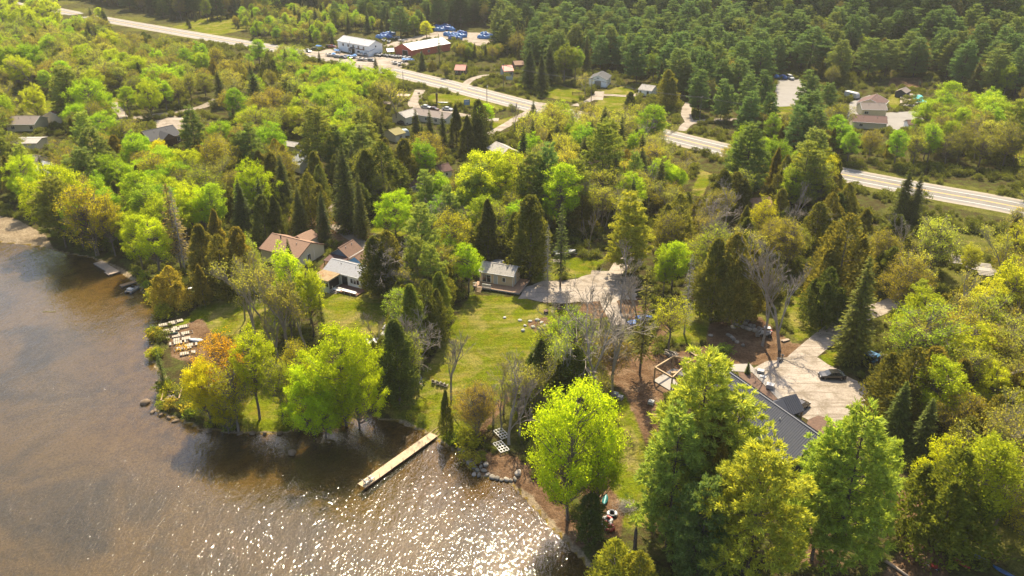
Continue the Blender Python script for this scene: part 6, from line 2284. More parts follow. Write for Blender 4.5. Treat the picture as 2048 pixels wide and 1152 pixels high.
# ------------------------------------------------------------------ boats, canoes
def canoe(name, label, px, L, W, col, rz, open_=True, cat='canoe', tilt=0, group=None):
    p = at(*px)
    t = thing(name, label, cat, (p.x, p.y, p.z + .05), rz, group)
    secs = []
    N_ = 13
    for i in range(N_):
        s = -1 + 2 * i / (N_ - 1)
        w = W / 2 * (1 - abs(s) ** 2.4) + .015
        sheer = .36 + .16 * abs(s) ** 3
        keel = .02 + .20 * abs(s) ** 5
        secs.append([(s * L / 2, -w, sheer), (s * L / 2, -w * .85, .12 + keel * .5), (s * L / 2, 0, keel), (s * L / 2, w * .85, .12 + keel * .5), (s * L / 2, w, sheer)] if open_ else
                    [(s * L / 2, -w, sheer * .7), (s * L / 2, -w * .8, .08 + keel * .5), (s * L / 2, 0, keel * .6), (s * L / 2, w * .8, .08 + keel * .5), (s * L / 2, w, sheer * .7), (s * L / 2, 0, sheer * .92)])
    m = MB()
    if open_:
        full = [sc + [(x, y * .93, z + .004) for x, y, z in reversed(sc[1:-1])] for sc in secs]
        full = [[q for q in sc[:5]] + [(sc[4][0], sc[4][1] * .92, sc[4][2] - .01), (sc[2][0], sc[3][1] * .75, sc[3][2] + .05), (sc[2][0], 0, sc[2][2] + .04), (sc[2][0], sc[1][1] * .75, sc[1][2] + .05), (sc[0][0], sc[0][1] * .92, sc[0][2] - .01)] for sc in secs]
        m.loft(full)
    else:
        m.loft(secs)
    m.build('hull', col, t, smooth=True)
    if open_:
        for sx in (-.25, .3):
            MB().box((sx * L, 0, .3), (.22, W * .82, .03)).build('seat', WOOD, t)
        for s in (-1, 1):
            m = MB()
            m.tube([(q[4 if s > 0 else 0][0], q[4 if s > 0 else 0][1], q[0][2] + .015) for q in secs], .025, 5)
            m.build('gunwale', simple('black_gunwale', (0.03, 0.03, 0.03), .5, .1), t)
    else:
        m = MB()
        m.tube([(math.cos(k * .5236) * .45, math.sin(k * .5236) * W * .3, .30) for k in range(13)], .03, 5)
        m.build('cockpit_rim', BLACKM, t)
        MB().box((0, 0, .27), (.8, W * .5, .03)).build('cockpit_well', BLACKM, t)
    return t


canoe('canoe', 'open grey white canoe lying on the grass beside the chairs', (841, 764), 4.6, .9, simple('canoe_white', (0.55, 0.54, 0.52), .5, .08), R(103))
RED = simple('red_plastic', (0.45, 0.03, 0.02), .4, .1)
BLUEP = simple('blue_plastic', (0.05, 0.16, 0.40), .4, .1)
canoe('kayak', 'red kayak lying in the shade under the broad cedar', (1920, 1128), 2.7, .75, RED, R(-55), False, 'kayak')
canoe('kayak', 'pale blue kayak lying beside the red kayak', (1956, 1116), 2.7, .7, simple('pale_blue_plastic', (0.28, 0.38, 0.46), .4, .1), R(-55), False, 'kayak')
canoe('kayak', 'bright blue kayak at the edge of the corner wood', (2006, 1146), 2.8, .7, BLUEP, R(-50), False, 'kayak')
canoe('rowing_boat', 'white rowing boat turned over on the sandy point', (393, 682), 3.6, 1.4, simple('boat_white', (0.74, 0.72, 0.70), .4, .05), R(-12), False, 'boat')
canoe('rowing_boat', 'pale blue boat on the bank below the bronze tree', (100, 464), 3.2, 1.2, simple('boat_pale_blue', (0.5, 0.6, 0.62), .4, .05), R(-20), False, 'boat')
canoe('rowing_boat', 'silver boat pulled up on the shore lawn', (375, 580), 3.4, 1.3, METAL, R(40), False, 'boat')
canoe('kayak', 'teal kayak propped beside the inflatable tubes', (1210, 1002), 2.6, .85, simple('teal_plastic', (0.03, 0.25, 0.24), .4, .1), R(75), False, 'kayak')


# ------------------------------------------------------------------ docks on the west shore
def dock(name, label, px1, px2, w, mat, z=.45, planks=True):
    p, q = flat(px1[0], px1[1], z), flat(px2[0], px2[1], z)
    d = Vector((q[0] - p[0], q[1] - p[1]))
    t = thing(name, label, 'dock', (p[0], p[1], 0), math.atan2(d.y, d.x))
    m = MB()
    n_ = int(d.length / .2)
    for k in range(n_):
        m.box((.2 * k + .1, 0, z), (.185, w, .05))
    tag(m.build('decking', mat, t), kind='stuff')
    for s in (-1, 1):
        MB().box((d.length / 2, s * (w / 2 - .04), z - .14), (d.length, .07, .22)).build('side_beam', DECKG, t)
    for xx in (.3, d.length - .3):
        for s in (-1, 1):
            MB().tube([(xx, s * (w / 2 - .1), -1.6), (xx, s * (w / 2 - .1), z - .02)], .06, 6).build('post', DECKG, t)
    return t


PALE = simple('sun_bleached_boards', (0.56, 0.43, 0.33), .8, .14, 1.3)
dock('floating_dock', 'pale plank dock lying along the west shore', (195, 524), (232, 546), 2.2, PALE)
dock('swim_platform', 'square pale swim platform joined to the shore dock', (212, 547), (236, 540), 2.4, PALE, .43)
dock('plank_dock', 'narrow orange plank dock below the lime trees', (272, 562), (240, 572), 1.2, simple('orange_boards', (0.52, 0.32, 0.16), .8, .14))
# moored pontoon boat
p = flat(265, 580, .2)
t = thing('pontoon_boat', 'small grey pontoon boat moored beside the plank dock', 'boat', (p[0], p[1], .05), R(75))
for s in (-1, 1):
    MB().tube([(-1.7, s * .75, .12), (1.3, s * .75, .12), (1.8, s * .75, .25)], [.22, .22, .05], 8).build('pontoon', METAL, t)
MB().box((0, 0, .4), (3.2, 1.9, .08)).build('deck', DECKG, t)
MB().box((-.6, 0, .65), (.9, 1.5, .4)).build('seat', CHW, t)
MB().box((.7, .3, .7), (.5, .6, .5)).build('console', BLACKM, t)

# dock sections stored on the point: open aluminium frames with pale panels
SECT = [((335, 650), 25, 3.6), ((343, 662), 24, 3.4), ((350, 674), 23, 3.8), ((357, 687), 22, 3.6), ((366, 698), 24, 3.4), ((376, 708), 24, 3.0), ((352, 645), 28, 3.0), ((362, 656), 25, 3.2), ((370, 668), 24, 3.2), ((380, 692), 23, 3.0), ((338, 666), 24, 2.6), ((364, 680), 23, 3.4)]
PANEL = simple('pale_dock_panel', (0.56, 0.48, 0.37), .8, .2, 1.2)
for k, (px, ang, L) in enumerate(SECT):
    p = at(*px)
    t = thing('dock_section', 'slatted pale dock section stored flat on the sandy point', 'dock section', (p.x, p.y, p.z + .22 + .03 * (k % 2)), R(ang + random.uniform(-3, 3)), 'stored dock sections on the point')
    m = MB()
    for s in (-1, 1):
        m.box((0, s * .62, 0), (L, .07, .14))
    for x in (-L / 2, 0, L / 2):
        m.box((x, 0, -.02), (.07, 1.2, .10))
    m.build('frame', DECKG, t)
    for j in range(int(L / .42)):
        if (j + k) % 5 == 4:
            continue
        MB().box((-L / 2 + .25 + .42 * j, 0, .09), (.34, 1.2, .04)).build('slat', PANEL, t)
p = at(345, 672)
t = thing('tarpaulin_roll', 'dark green tarpaulin roll lying on the dock sections', 'tarpaulin', (p.x, p.y, p.z + .55), R(24))
m = MB()
m.tube([(-1.2, 0, 0), (-.4, .05, .05), (.4, -.04, .03), (1.2, 0, 0)], [.2, .26, .24, .2], 9)
m.build('roll', simple('dark_green_tarp', (0.05, 0.11, 0.10), .7, .2), t, smooth=True)
for s in (-.7, .7):
    m = MB()
    m.tube([(s - .03, 0, .03), (s + .03, 0, .03)], .27, 9)
    m.build('strap', BLACKM, t)
# rock crib on the tip of the point
p = at(344, 795)
t = thing('rock_crib', 'square timber crib filled with rocks at the tip of the point', 'crib', (p.x, p.y, max(p.z, .1)), R(12))
for (c, s) in (((0, -1.5, .35), (3.4, .22, .3)), ((0, 1.5, .35), (3.4, .22, .3)), ((-1.6, 0, .62), (.22, 3.2, .26)), ((1.6, 0, .62), (.22, 3.2, .26)), ((0, -1.5, .1), (3.4, .2, .24))):
    MB().box(c, s).build('timber', WOOD, t)
STONE = simple('grey_field_stone', (0.36, 0.31, 0.25), .95, .35, 1.5, bump=.4)
STONEP = simple('pale_boulder', (0.56, 0.48, 0.39), .95, .3, 1.5, bump=.4)
STONEW = simple('whitish_rock', (0.60, 0.58, 0.52), .95, .25, 1.5, bump=.4)
STONEB = simple('brown_shore_rock', (0.30, 0.21, 0.13), .9, .25, 1.5, bump=.4)
for k in range(14):
    MB().rock((random.uniform(-1.2, 1.2), random.uniform(-1.1, 1.1), .2), (.7, .6, .5), k).build('rock', STONE, t, smooth=True)


def rock(px, s, mat, label, group=None, seed=0, water=False, dz=0):
    p = at(*px)
    o = MB().rock((0, 0, s[2] * .22), s, seed, 7, 10).build('boulder', mat, smooth=True)
    o.location = (p.x, p.y, p.z + dz)
    o.rotation_euler = (0, 0, seed * 1.3)
    tag(o, label, 'boulder', group)
    return o


rock((291, 808), (1.9, 1.6, 1.3), STONEB, 'lone rounded boulder in the water off the point', seed=3)
rock((585, 912), (1.6, 1.3, .9), STONEB, 'brown boulder in the water off the lime maples', seed=4, dz=.5)
for k, px in enumerate(((318, 765), (324, 772), (305, 826), (322, 832), (338, 838), (352, 843), (420, 862), (505, 868), (530, 868), (560, 868), (480, 868), (655, 858))):
    rock(px, (random.uniform(.7, 1.5), random.uniform(.6, 1.2), random.uniform(.5, .8)), STONEB, 'dark rock along the waterline of the point', 'waterline rocks of the point', 10 + k)
for k, px in enumerate(((928, 905), (936, 915), (941, 922), (945, 929), (950, 936), (955, 942), (938, 926), (962, 935), (968, 942), (975, 950), (985, 955), (960, 925), (972, 930), (995, 958), (1003, 961), (1013, 960), (1022, 962), (1030, 960), (948, 950), (958, 952))):
    rock(px, (random.uniform(.6, 1.3), random.uniform(.5, 1.1), random.uniform(.4, .8)), STONE if k % 3 else STONEP, 'grey stone in the shore heap by the jetty', 'stones of the shore heap', 40 + k)
rock((925, 900), (1.9, 1.3, .8), simple('tan_slab_rock', (0.42, 0.33, 0.22), .9, .2, 1.5), 'flat tan slab at the head of the shore heap', seed=70)
rock((1036, 948), (1.5, 1.2, .9), STONEP, 'big pale boulder at the shoreline below racks', seed=71)
for k, px in enumerate(((1040, 641), (1060, 643), (1075, 641), (1083, 646), (1090, 652), (1050, 652), (1066, 655), (1078, 660), (1046, 662))):
    rock(px, (random.uniform(.7, 1.4), random.uniform(.6, 1.1), random.uniform(.4, .7)), STONEW, 'pale rock in the weedy patch on the main lawn', 'pale rocks on the main lawn', 80 + k)
rock((1009, 636), (.8, .7, .5), CHW, 'white rock lying alone on the main lawn', seed=90)
BP = ((1468, 647), (1474, 650), (1480, 652), (1486, 655), (1492, 657), (1498, 660), (1504, 658), (1510, 662), (1516, 665), (1500, 652), (1507, 654), (1490, 648), (1494, 643), (1478, 642), (1488, 641), (1466, 655), (1518, 657))
for k, px in enumerate(BP):
    rock(px, (random.uniform(.9, 1.7), random.uniform(.7, 1.3), random.uniform(.6, 1.0)), STONEP if k % 2 else STONE, 'grey boulder in the row beside the dirt yard', 'boulders beside the dirt yard', 100 + k)
for k, px in enumerate(((1460, 673), (1465, 676), (1456, 670), (1474, 685), (1486, 692), (1421, 672), (1468, 680))):
    rock(px, (random.uniform(.9, 1.6), random.uniform(.7, 1.2), random.uniform(.5, .8)), STONEP if k % 2 else STONE, 'loose boulder lying on the dirt yard', 'loose boulders on the dirt yard', 130 + k)
for k, px in enumerate(((1804, 212), (1810, 213), (1818, 212), (1826, 213), (1834, 216), (1842, 218), (1850, 214), (1856, 211), (1835, 222), (1850, 220))):
    rock(px, (random.uniform(1.4, 2.2), random.uniform(1.0, 1.6), random.uniform(.8, 1.2)), STONEP, 'pale landscaping rock below the swimming pool', 'landscaping rocks by the pool', 150 + k)

# white racks on the shore
for k, (px, rz) in enumerate((((1003, 872), 60), ((1002, 898), 62))):
    p = at(*px)
    t = thing('dock_rack', 'white aluminium ladder frame leaning on the stony shore' if k else 'white aluminium ladder frame under the bronze tree', 'rack', (p.x, p.y, p.z + .5), R(-rz))
    m = MB()
    for y in (-.8, -.27, .27, .8):
        m.bar((-1.5, y, 0), (1.5, y, .1), .10, .08)
    m.build('rail', TRIM, t)
    for j in range(5):
        MB().bar((-1.45 + .72 * j, -.8, .02), (-1.45 + .72 * j, .8, .02), .10, .08).build('rung', TRIM, t)
    m = MB()
    for x in (-1.4, 1.4):
        m.bar((x, -.8, -.6), (x, -.8, 0), .08)
        m.bar((x, .8, -.6), (x, .8, 0), .08)
    m.build('leg', METAL, t)
# white panels in the hedge row
for k, px in enumerate(((770, 668), (774, 655), (765, 680), (755, 682), (742, 684))):
    p = at(*px)
    t = thing('dock_float', 'white dock panel lying on the grass in the hedge row', 'dock float', (p.x, p.y, p.z + .15), R(70 + 9 * k), 'white dock panels in the hedge row')
    for j in range(4):
        MB().box((0, -.6 + .4 * j, .05), (2.4 - .4 * (k % 2), .34, .05)).build('slat', CHW, t)
    m = MB()
    for x in (-.8, .8):
        m.box((x, 0, 0), (.08, 1.6, .06))
    m.build('batten', METAL, t)


def bench(name, label, px, rz, mat, cat='bench'):
    p = at(*px)
    t = thing(name, label, cat, (p.x, p.y, p.z), rz)
    for j in range(4):
        MB().box((0, -.33 + .22 * j, .72), (1.8, .19, .05)).build('plank', mat, t)
    for s in (-1, 1):
        MB().box((0, s * .75, .43), (1.8, .26, .05)).build('seat', mat, t)
        m = MB()
        m.bar((s * .65, -.8, 0), (s * .65, .25, .7), .08)
        m.bar((s * .65, .8, 0), (s * .65, -.25, .7), .08)
        m.build('leg', mat, t)
    return t


bench('picnic_table', 'weathered picnic table under the bare trees', (526, 704), R(20), DECKG, 'table')
bench('picnic_table', 'pale picnic table on the point lawn', (452, 732), R(25), PALE, 'table')
bench('picnic_table', 'pale picnic table near the bronze green tree', (490, 748), R(50), PALE, 'table')
# shipping pallets with stone near the dirt track
STW = simple('stacked_white_stone', (0.60, 0.57, 0.56), .8, .12)
for k, px in enumerate(((1230, 792), (1240, 798), (1302, 808))):
    p = at(*px)
    t = thing('stone_pallet', ('pallet of pale stone on the grass by the track', 'pallet of white stone beside the other pallet', 'pallet of dark grey blocks at the edge of the dirt')[k], 'pallet', (p.x, p.y, p.z), R(-30))
    m = MB()
    for j in range(5):
        m.box((0, -.45 + .22 * j, .13), (1.1, .16, .03))
    for x in (-.45, 0, .45):
        m.box((x, 0, .06), (.1, 1.05, .1))
    m.build('pallet_base', WOOD, t)
    for j in range(6):
        MB().box((-.33 + .33 * (j % 3), -.25 + .5 * (j // 3), .42), (.31, .46, .5)).build('block', STW if k < 2 else W_GREY, t)
for k, (px, s, lab) in enumerate((((1521, 745), (1.3, 1.0, .5), 'flat white package on gravel beside the path'), ((1540, 776), (1.4, 1.2, .8), 'white wrapped cube of stone beside the path'), ((1526, 754), (1.2, .8, .1), 'flat pale board leaning on the gravel'))):
    p = at(*px)
    t = thing('wrapped_pallet', lab, 'package', (p.x, p.y, p.z), R(-25))
    MB().box((0, 0, .1 + s[2] / 2), s).build('wrap', CHW, t, bevel=.05)
    m = MB()
    for x in (-.35, .35):
        m.box((x * s[0], 0, .05), (.12, s[1] * .95, .1))
    m.build('skid', WOOD, t)

# ------------------------------------------------------------------ timber frame
c = [at(1308, 762), at(1342, 782), at(1380, 745), at(1345, 738)]
o = (c[0] + c[1] + c[2] + c[3]) / 4
tf = thing('timber_frame', 'unfinished timber post and beam frame on a concrete pad', 'pergola', (o.x, o.y, o.z), 0)
top = [Vector((q.x - o.x, q.y - o.y, 2.9)) for q in c]
for q in top:
    MB().bar((q.x, q.y, -.3), (q.x, q.y, 2.8), .26).build('post', WOOD, tf)
for i in range(4):
    MB().bar(top[i], top[(i + 1) % 4], .26, .32).build('beam', WOOD, tf)
m = MB()
m.slab([(q.x * 1.05, q.y * 1.05, .12) for q in top], .3)
m.build('pad', CONC, tf)
MB().box((.4, .6, .6), (1.1, .8, .9)).build('crate', WOOD, tf)
for k, (px, rz) in enumerate((((1394, 706), 62), ((1388, 709), 62))):
    p = at(*px)
    t = thing('lumber_stack', 'fresh sawn beams lying beside the timber frame', 'lumber', (p.x, p.y, p.z), R(-rz), 'sawn beams by the timber frame')
    for j in range(3):
        MB().box((0, (j - 1) * .3, .2), (3.2, .26, .26)).build('beam', WOOD, t)
p = at(1340, 712)
t = thing('firewood_pile', 'low pile of split grey wood behind the timber frame', 'wood pile', p, R(-25))
for k in range(22):
    MB().tube([(random.uniform(-1.6, 1.2), random.uniform(-.9, .9), .15 + .25 * (k % 3)), (random.uniform(-.6, 1.8), random.uniform(-.9, .9), .15 + .25 * (k % 3))], .12, 6).build('log', DECKG, t)
p = at(1320, 822)
# brush pile and sticks
p = at(1252, 1018)
sgm = Seg()
rg = np.random.default_rng(5)
for k in range(420):
    q = rg.normal(size=3) * np.array([.75, .6, .28]) + np.array([0, 0, .45])
    d = unit(rg.normal(size=3) * np.array([1, 1, .45])) * rg.uniform(.5, 1.3)
    sgm.add(q - d / 2, q + d / 2, .02, .008)
bp_ = link('brush_pile', quad_mesh('brush_pile', sgm.quads(3), [BARKG]))
bp_.location = p
tag(bp_, 'heap of cut grey branches on the shore lawn', 'brush pile')
# inflatable tubes
WHP = simple('white_vinyl', (0.70, 0.69, 0.68), .35, .05)


def ring(name, label, px, mats, r=.62, rr=.26, dz=0, tilt=0):
    p = at(*px)
    t = thing(name, label, 'inflatable', (p.x, p.y, p.z + rr + dz), random.uniform(0, 3))
    n_ = len(mats)
    per = max(3, 24 // n_)
    for k, mt in enumerate(mats):
        a0, a1 = 2 * math.pi * k / n_, 2 * math.pi * (k + 1) / n_
        m = MB()
        m.tube([(math.cos(a0 + (a1 - a0) * i / per) * r, math.sin(a0 + (a1 - a0) * i / per) * r, math.sin(a0) * tilt) for i in range(per + 1)], rr, 9)
        m.build('panel', mt, t, smooth=True)
    return t


DKB = simple('navy_vinyl', (0.02, 0.03, 0.06), .4, .1)
ring('inflatable_tube', 'navy and white inflatable tube beside the brush heap', (1224, 1030), [WHP, DKB, WHP, DKB])
ring('inflatable_tube', 'red and white inflatable tube lying on the shore lawn', (1215, 1042), [RED, WHP, RED, WHP], .6)
ring('inflatable_tube', 'navy white and red inflatable tube on the shore lawn', (1213, 1050), [DKB, WHP, RED, WHP], .6)
ring('inflatable_tube', 'red inflatable tube at the end of the tube row', (1219, 1058), [RED, WHP, RED, RED], .6)
# broken trunk
p = at(1268, 1112)
t = thing('broken_trunk', 'dark snapped tree trunk standing on the shore', 'trunk', p)
MB().tube([(0, 0, -.3), (.05, .02, 2.0), (.0, .05, 4.6), (-.05, .03, 5.4)], [.34, .28, .24, .05], 9).build('stem', BARKP, t)
for k in range(4):
    MB().tube([(0, 0, 1.2 + k), (math.cos(k * 2) * .7, math.sin(k * 2) * .7, 1.5 + k)], [.07, .02], 5).build('stub', BARKP, t)
for k, px in enumerate(((1092, 626), (1118, 622))):
    p = at(*px)
    t = thing('fire_barrel', ('dark round fire pit on the bare patch of lawn', 'small dark barrel beside the bare patch')[k], 'fire pit', p)
    m = MB()
    m.tube([(0, 0, -.1), (0, 0, .6)], [.5 - .15 * k, .52 - .15 * k], 12)
    m.build('drum', BLACKM, t)
    m = MB()
    m.tube([(0, 0, .57), (0, 0, .64)], .56 - .15 * k, 12)
    m.build('rim', simple('rusty_steel', (0.16, 0.08, 0.05), .8, .3), t)
p = at(1790, 1138)
t = thing('fallen_log', 'pale peeled log lying at the lower edge of the bare earth', 'log', (p.x, p.y, p.z + .2), R(-55))
MB().tube([(-2.2, 0, 0), (0, .08, .05), (2.2, 0, 0)], [.22, .2, .16], 9).build('stem', PALE, t, smooth=True)
MB().tube([(.6, 0, 0), (1.0, .5, .3)], [.07, .03], 6).build('branch_stub', PALE, t)
p = at(1866, 1138)
t = thing('wheelbarrow', 'small red wheelbarrow standing in the shade', 'wheelbarrow', p, R(-40))
m = MB()
m.loft([[(-.35, -.25, .35), (.3, -.25, .35), (.3, .25, .35), (-.35, .25, .35)], [(-.55, -.36, .68), (.55, -.36, .68), (.55, .36, .68), (-.55, .36, .68)]])
m.build('tray', RED, t)
m = MB()
for s in (-1, 1):
    m.bar((.6, s * .1, .2), (-1.1, s * .28, .6), .05)
m.build('handle', CHW, t)
MB().tube([(.65, -.06, .2), (.65, .06, .2)], .2, 10).build('wheel', BLACKM, t)
for s in (-1, 1):
    MB().bar((-.3, s * .25, 0), (-.3, s * .25, .4), .05).build('leg', METAL, t)


# ------------------------------------------------------------------ vehicles
def car(name, label, loc, rz, paint, L=4.6, W=1.85, H=1.5, van=False, cat='car', group=None, detail=True):
    t = thing(name, label, cat, loc, rz, group)
    if van:
        prof = [(-.5, .35), (-.5, .75), (-.495, 1.0), (-.46, .99), (-.05, 1.0), (.14, .96), (.27, .66), (.42, .58), (.495, .48), (.5, .3)]
    else:
        prof = [(-.5, .33), (-.5, .60), (-.46, .68), (-.36, .72), (-.22, .97), (-.02, 1.0), (.10, .96), (.26, .68), (.42, .60), (.49, .48), (.5, .3)]
    body = [(x * L, min(z, .66) * H) for x, z in prof]
    secs = []
    for (x, z), (px, pz) in zip(body, prof):
        w = W / 2 * (1 - .10 * abs(px * 2) ** 4)
        secs.append([(x, -w * .96, .2 * H), (x, -w, .42 * H), (x, -w * .95, z), (x, 0, z + .02), (x, w * .95, z), (x, w, .42 * H), (x, w * .96, .2 * H)])
    m = MB()
    m.loft(secs)
    m.build('body', paint, t, smooth=False, bevel=.03)
    cab = [(x, z) for x, z in prof if z > .64]
    m = MB()
    secs = []
    for x, z in cab:
        f = (z - .64) / .36
        w = W / 2 * (.93 - .16 * f)
        secs.append([(x * L, -W / 2 * .92, .64 * H), (x * L, -w, z * H - .03), (x * L, w, z * H - .03), (x * L, W / 2 * .92, .64 * H)])
    m.loft(secs)
    m.build('window_band', GLASS, t)
    rx = [x * L for x, z in cab if z > .93]
    m = MB()
    m.box(((min(rx) + max(rx)) / 2, 0, H - .01), (max(rx) - min(rx) + .12, W * .76, .06))
    m.build('roof_panel', paint, t, bevel=.02)
    for sx in (-.31, .31):
        for s in (-1, 1):
            m = MB()
            m.tube([(sx * L, s * (W / 2 - .2), .33), (sx * L, s * (W / 2 + .01), .33)], .33, 14)
            w_ = m.build('wheel', BLACKM, t)
            if detail:
                m = MB()
                m.tube([(sx * L, s * (W / 2 + .005), .33), (sx * L, s * (W / 2 + .03), .33)], .19, 10)
                m.build('rim', METAL, w_)
    if detail:
        for s in (-1, 1):
            MB().box((L * .485, s * W * .33, .46 * H), (.12, .38, .14)).build('headlight', CHW, t)
            MB().box((-L * .492, s * W * .35, .52 * H), (.08, .3, .16)).build('tail_light', RED, t)
    return t


PBLK = simple('black_car_paint', (0.012, 0.012, 0.014), .18, .1, spec=.8)
p = at(1663, 756)
car('black_car', 'black car parked on the gravel below the blue tractor', p, R(178), PBLK, 4.9, 1.95, 1.55)
p = at(1597, 818)
car('dark_car', 'dark brown car parked beside the entry gable', p, R(38), simple('dark_bronze_paint', (0.06, 0.045, 0.03), .2, .1, spec=.8), 4.7, 1.9, 1.6, True)

# motorcycle
p = at(1562, 722)
t = thing('motorcycle', 'dark motorcycle standing at the edge of the parking yard', 'motorcycle', p, R(55))
for x in (-.75, .75):
    m = MB()
    m.tube([(x, -.07, .32), (x, .07, .32)], .32, 14)
    w_ = m.build('wheel', BLACKM, t)
    MB().tube([(x, -.09, .32), (x, .09, .32)], .14, 8).build('hub', METAL, w_)
MB().loft([[(-.6, -.13, .65), (-.6, .13, .65), (-.6, 0, .8)], [(.1, -.18, .6), (.1, .18, .6), (.1, 0, .98)], [(.5, -.12, .75), (.5, .12, .75), (.5, 0, .95)]]).build('tank', PBLK, t)
MB().box((-.45, 0, .8), (.8, .3, .12)).build('seat', BLACKM, t, bevel=.04)
MB().box((0, 0, .45), (.6, .34, .4)).build('engine', METAL, t)
m = MB()
m.bar((.75, 0, .32), (.5, 0, 1.0), .07)
m.bar((.5, -.4, 1.08), (.5, .4, 1.08), .04)
m.build('handlebar', METAL, t)
MB().loft([[(.62, -.25, .85), (.62, .25, .85), (.62, .2, 1.0), (.62, -.2, 1.0)], [(.5, -.22, 1.2), (.5, .22, 1.2), (.5, .16, 1.32), (.5, -.16, 1.32)]]).build('windshield', simple('pale_screen', (0.6, 0.62, 0.65), .2, .05), t)

# blue tractor with loader
TB = simple('tractor_blue', (0.04, 0.20, 0.42), .4, .1)
p = at(1742, 728)
t = thing('blue_tractor', 'bright blue tractor with loader parked under the bare tree', 'tractor', p, R(38))
MB().box((1.1, 0, 1.25), (2.0, .95, .75)).build('hood', TB, t, bevel=.08)
MB().box((-.5, 0, .8), (3.6, .6, .4)).build('chassis', BLACKM, t)
cb = MB().box((-.7, 0, 1.75), (1.7, 1.6, 1.5)).build('cab', GLASS, t, bevel=.05)
MB().box((-.7, 0, 2.55), (1.95, 1.85, .18)).build('cab_roof', TB, t, bevel=.05)
for s in (-1, 1):
    w_ = MB().tube([(-.9, s * .75, .8), (-.9, s * 1.2, .8)], .8, 18).build('rear_wheel', BLACKM, t)
    MB().tube([(-.9, s * 1.18, .8), (-.9, s * 1.23, .8)], .42, 12).build('rim', CHW, w_)
    w_ = MB().tube([(1.6, s * .65, .5), (1.6, s * .98, .5)], .5, 16).build('front_wheel', BLACKM, t)
    MB().tube([(1.6, s * .96, .5), (1.6, s * 1.0, .5)], .26, 10).build('rim', CHW, w_)
    m = MB()
    m.slab([(-1.7, s * .7, 1.6), (-.1, s * .7, 1.6), (-.1, s * 1.25, 1.55), (-1.7, s * 1.25, 1.55)], .08)
    m.build('fender', TB, t)
    m = MB()
    m.bar((-.1, s * .62, 1.7), (1.8, s * .62, 1.5), .14, .2)
    m.bar((1.8, s * .62, 1.5), (2.9, s * .62, .5), .14, .2)
    m.build('loader_arm', TB, t)
m = MB()
m.loft([[(2.8, -1.0, .2), (3.5, -1.0, .15), (3.0, -1.0, .9)], [(2.8, 1.0, .2), (3.5, 1.0, .15), (3.0, 1.0, .9)]])
m.build('bucket', METAL, t)
MB().tube([(1.4, .3, 1.6), (1.4, .3, 2.3)], .05, 6).build('exhaust', BLACKM, t)
p = at(1762, 722)
t = thing('flat_trailer', 'flatbed trailer with scrap wood beside the blue tractor', 'trailer', p, R(40))
MB().box((0, 0, .7), (3.6, 2.0, .12)).build('bed', DECKG, t)
for s in (-1, 1):
    MB().box((0, s * 1.02, .85), (3.6, .06, .3)).build('side_rail', TB, t)
    MB().tube([(-.3, s * .9, .35), (-.3, s * 1.12, .35)], .35, 12).build('wheel', BLACKM, t)
MB().bar((1.8, 0, .6), (3.2, 0, .45), .1).build('tow_bar', BLACKM, t)
for k in range(9):
    MB().bar((random.uniform(-1.6, 0), random.uniform(-.8, .8), .85 + .05 * k), (random.uniform(.2, 1.7), random.uniform(-.8, .8), .85 + .05 * k), .14).build('plank', (WOOD, PALE, DECKG)[k % 3], t)
# skid steer loader
p = at(1532, 672)
t = thing('skid_loader', 'white and red skid steer loader beside the boulder row', 'loader', p, R(170))
MB().box((0, 0, .75), (2.0, 1.15, .6)).build('body', CHW, t, bevel=.05)
MB().box((-.95, 0, .95), (.25, 1.2, .8)).build('engine_door', RED, t, bevel=.04)
m = MB()
for sx in (-.5, .55):
    for s in (-1, 1):
        m.bar((sx, s * .45, 1.0), (sx, s * .45, 2.0), .08)
m.build('cab_frame', BLACKM, t)
MB().box((0, 0, 2.03), (1.25, 1.05, .08)).build('cab_roof', CHW, t)
MB().box((-.1, 0, 1.1), (.7, .7, .2)).build('seat', BLACKM, t)
for s in (-1, 1):
    m = MB()
    m.bar((-1.0, s * .68, 1.5), (.9, s * .68, 1.35), .12, .2)
    m.bar((.9, s * .68, 1.35), (1.5, s * .68, .4), .12, .2)
    m.build('lift_arm', CHW, t)
    for sx in (-.6, .6):
        MB().tube([(sx, s * .6, .4), (sx, s * .88, .4)], .4, 14).build('wheel', BLACKM, t)
MB().loft([[(1.4, -.85, .1), (2.1, -.85, .05), (1.5, -.85, .65)], [(1.4, .85, .1), (2.1, .85, .05), (1.5, .85, .65)]]).build('bucket', METAL, t)
p = at(1570, 682)
t = thing('lumber_stack', 'short stack of pale boards between the bare trees', 'lumber', p, R(25))
for j in range(5):
    MB().box((0, (j % 3 - 1) * .3, .15 + .15 * (j // 3)), (1.7, .25, .1)).build('plank', PALE, t)
# blue tarps by the ragged conifer
TARP = simple('blue_tarpaulin', (0.05, 0.16, 0.50), .45, .15, 1.2, obj_tint=False)
TARPL = simple('light_blue_tarpaulin', (0.10, 0.30, 0.66), .45, .15, 1.2)


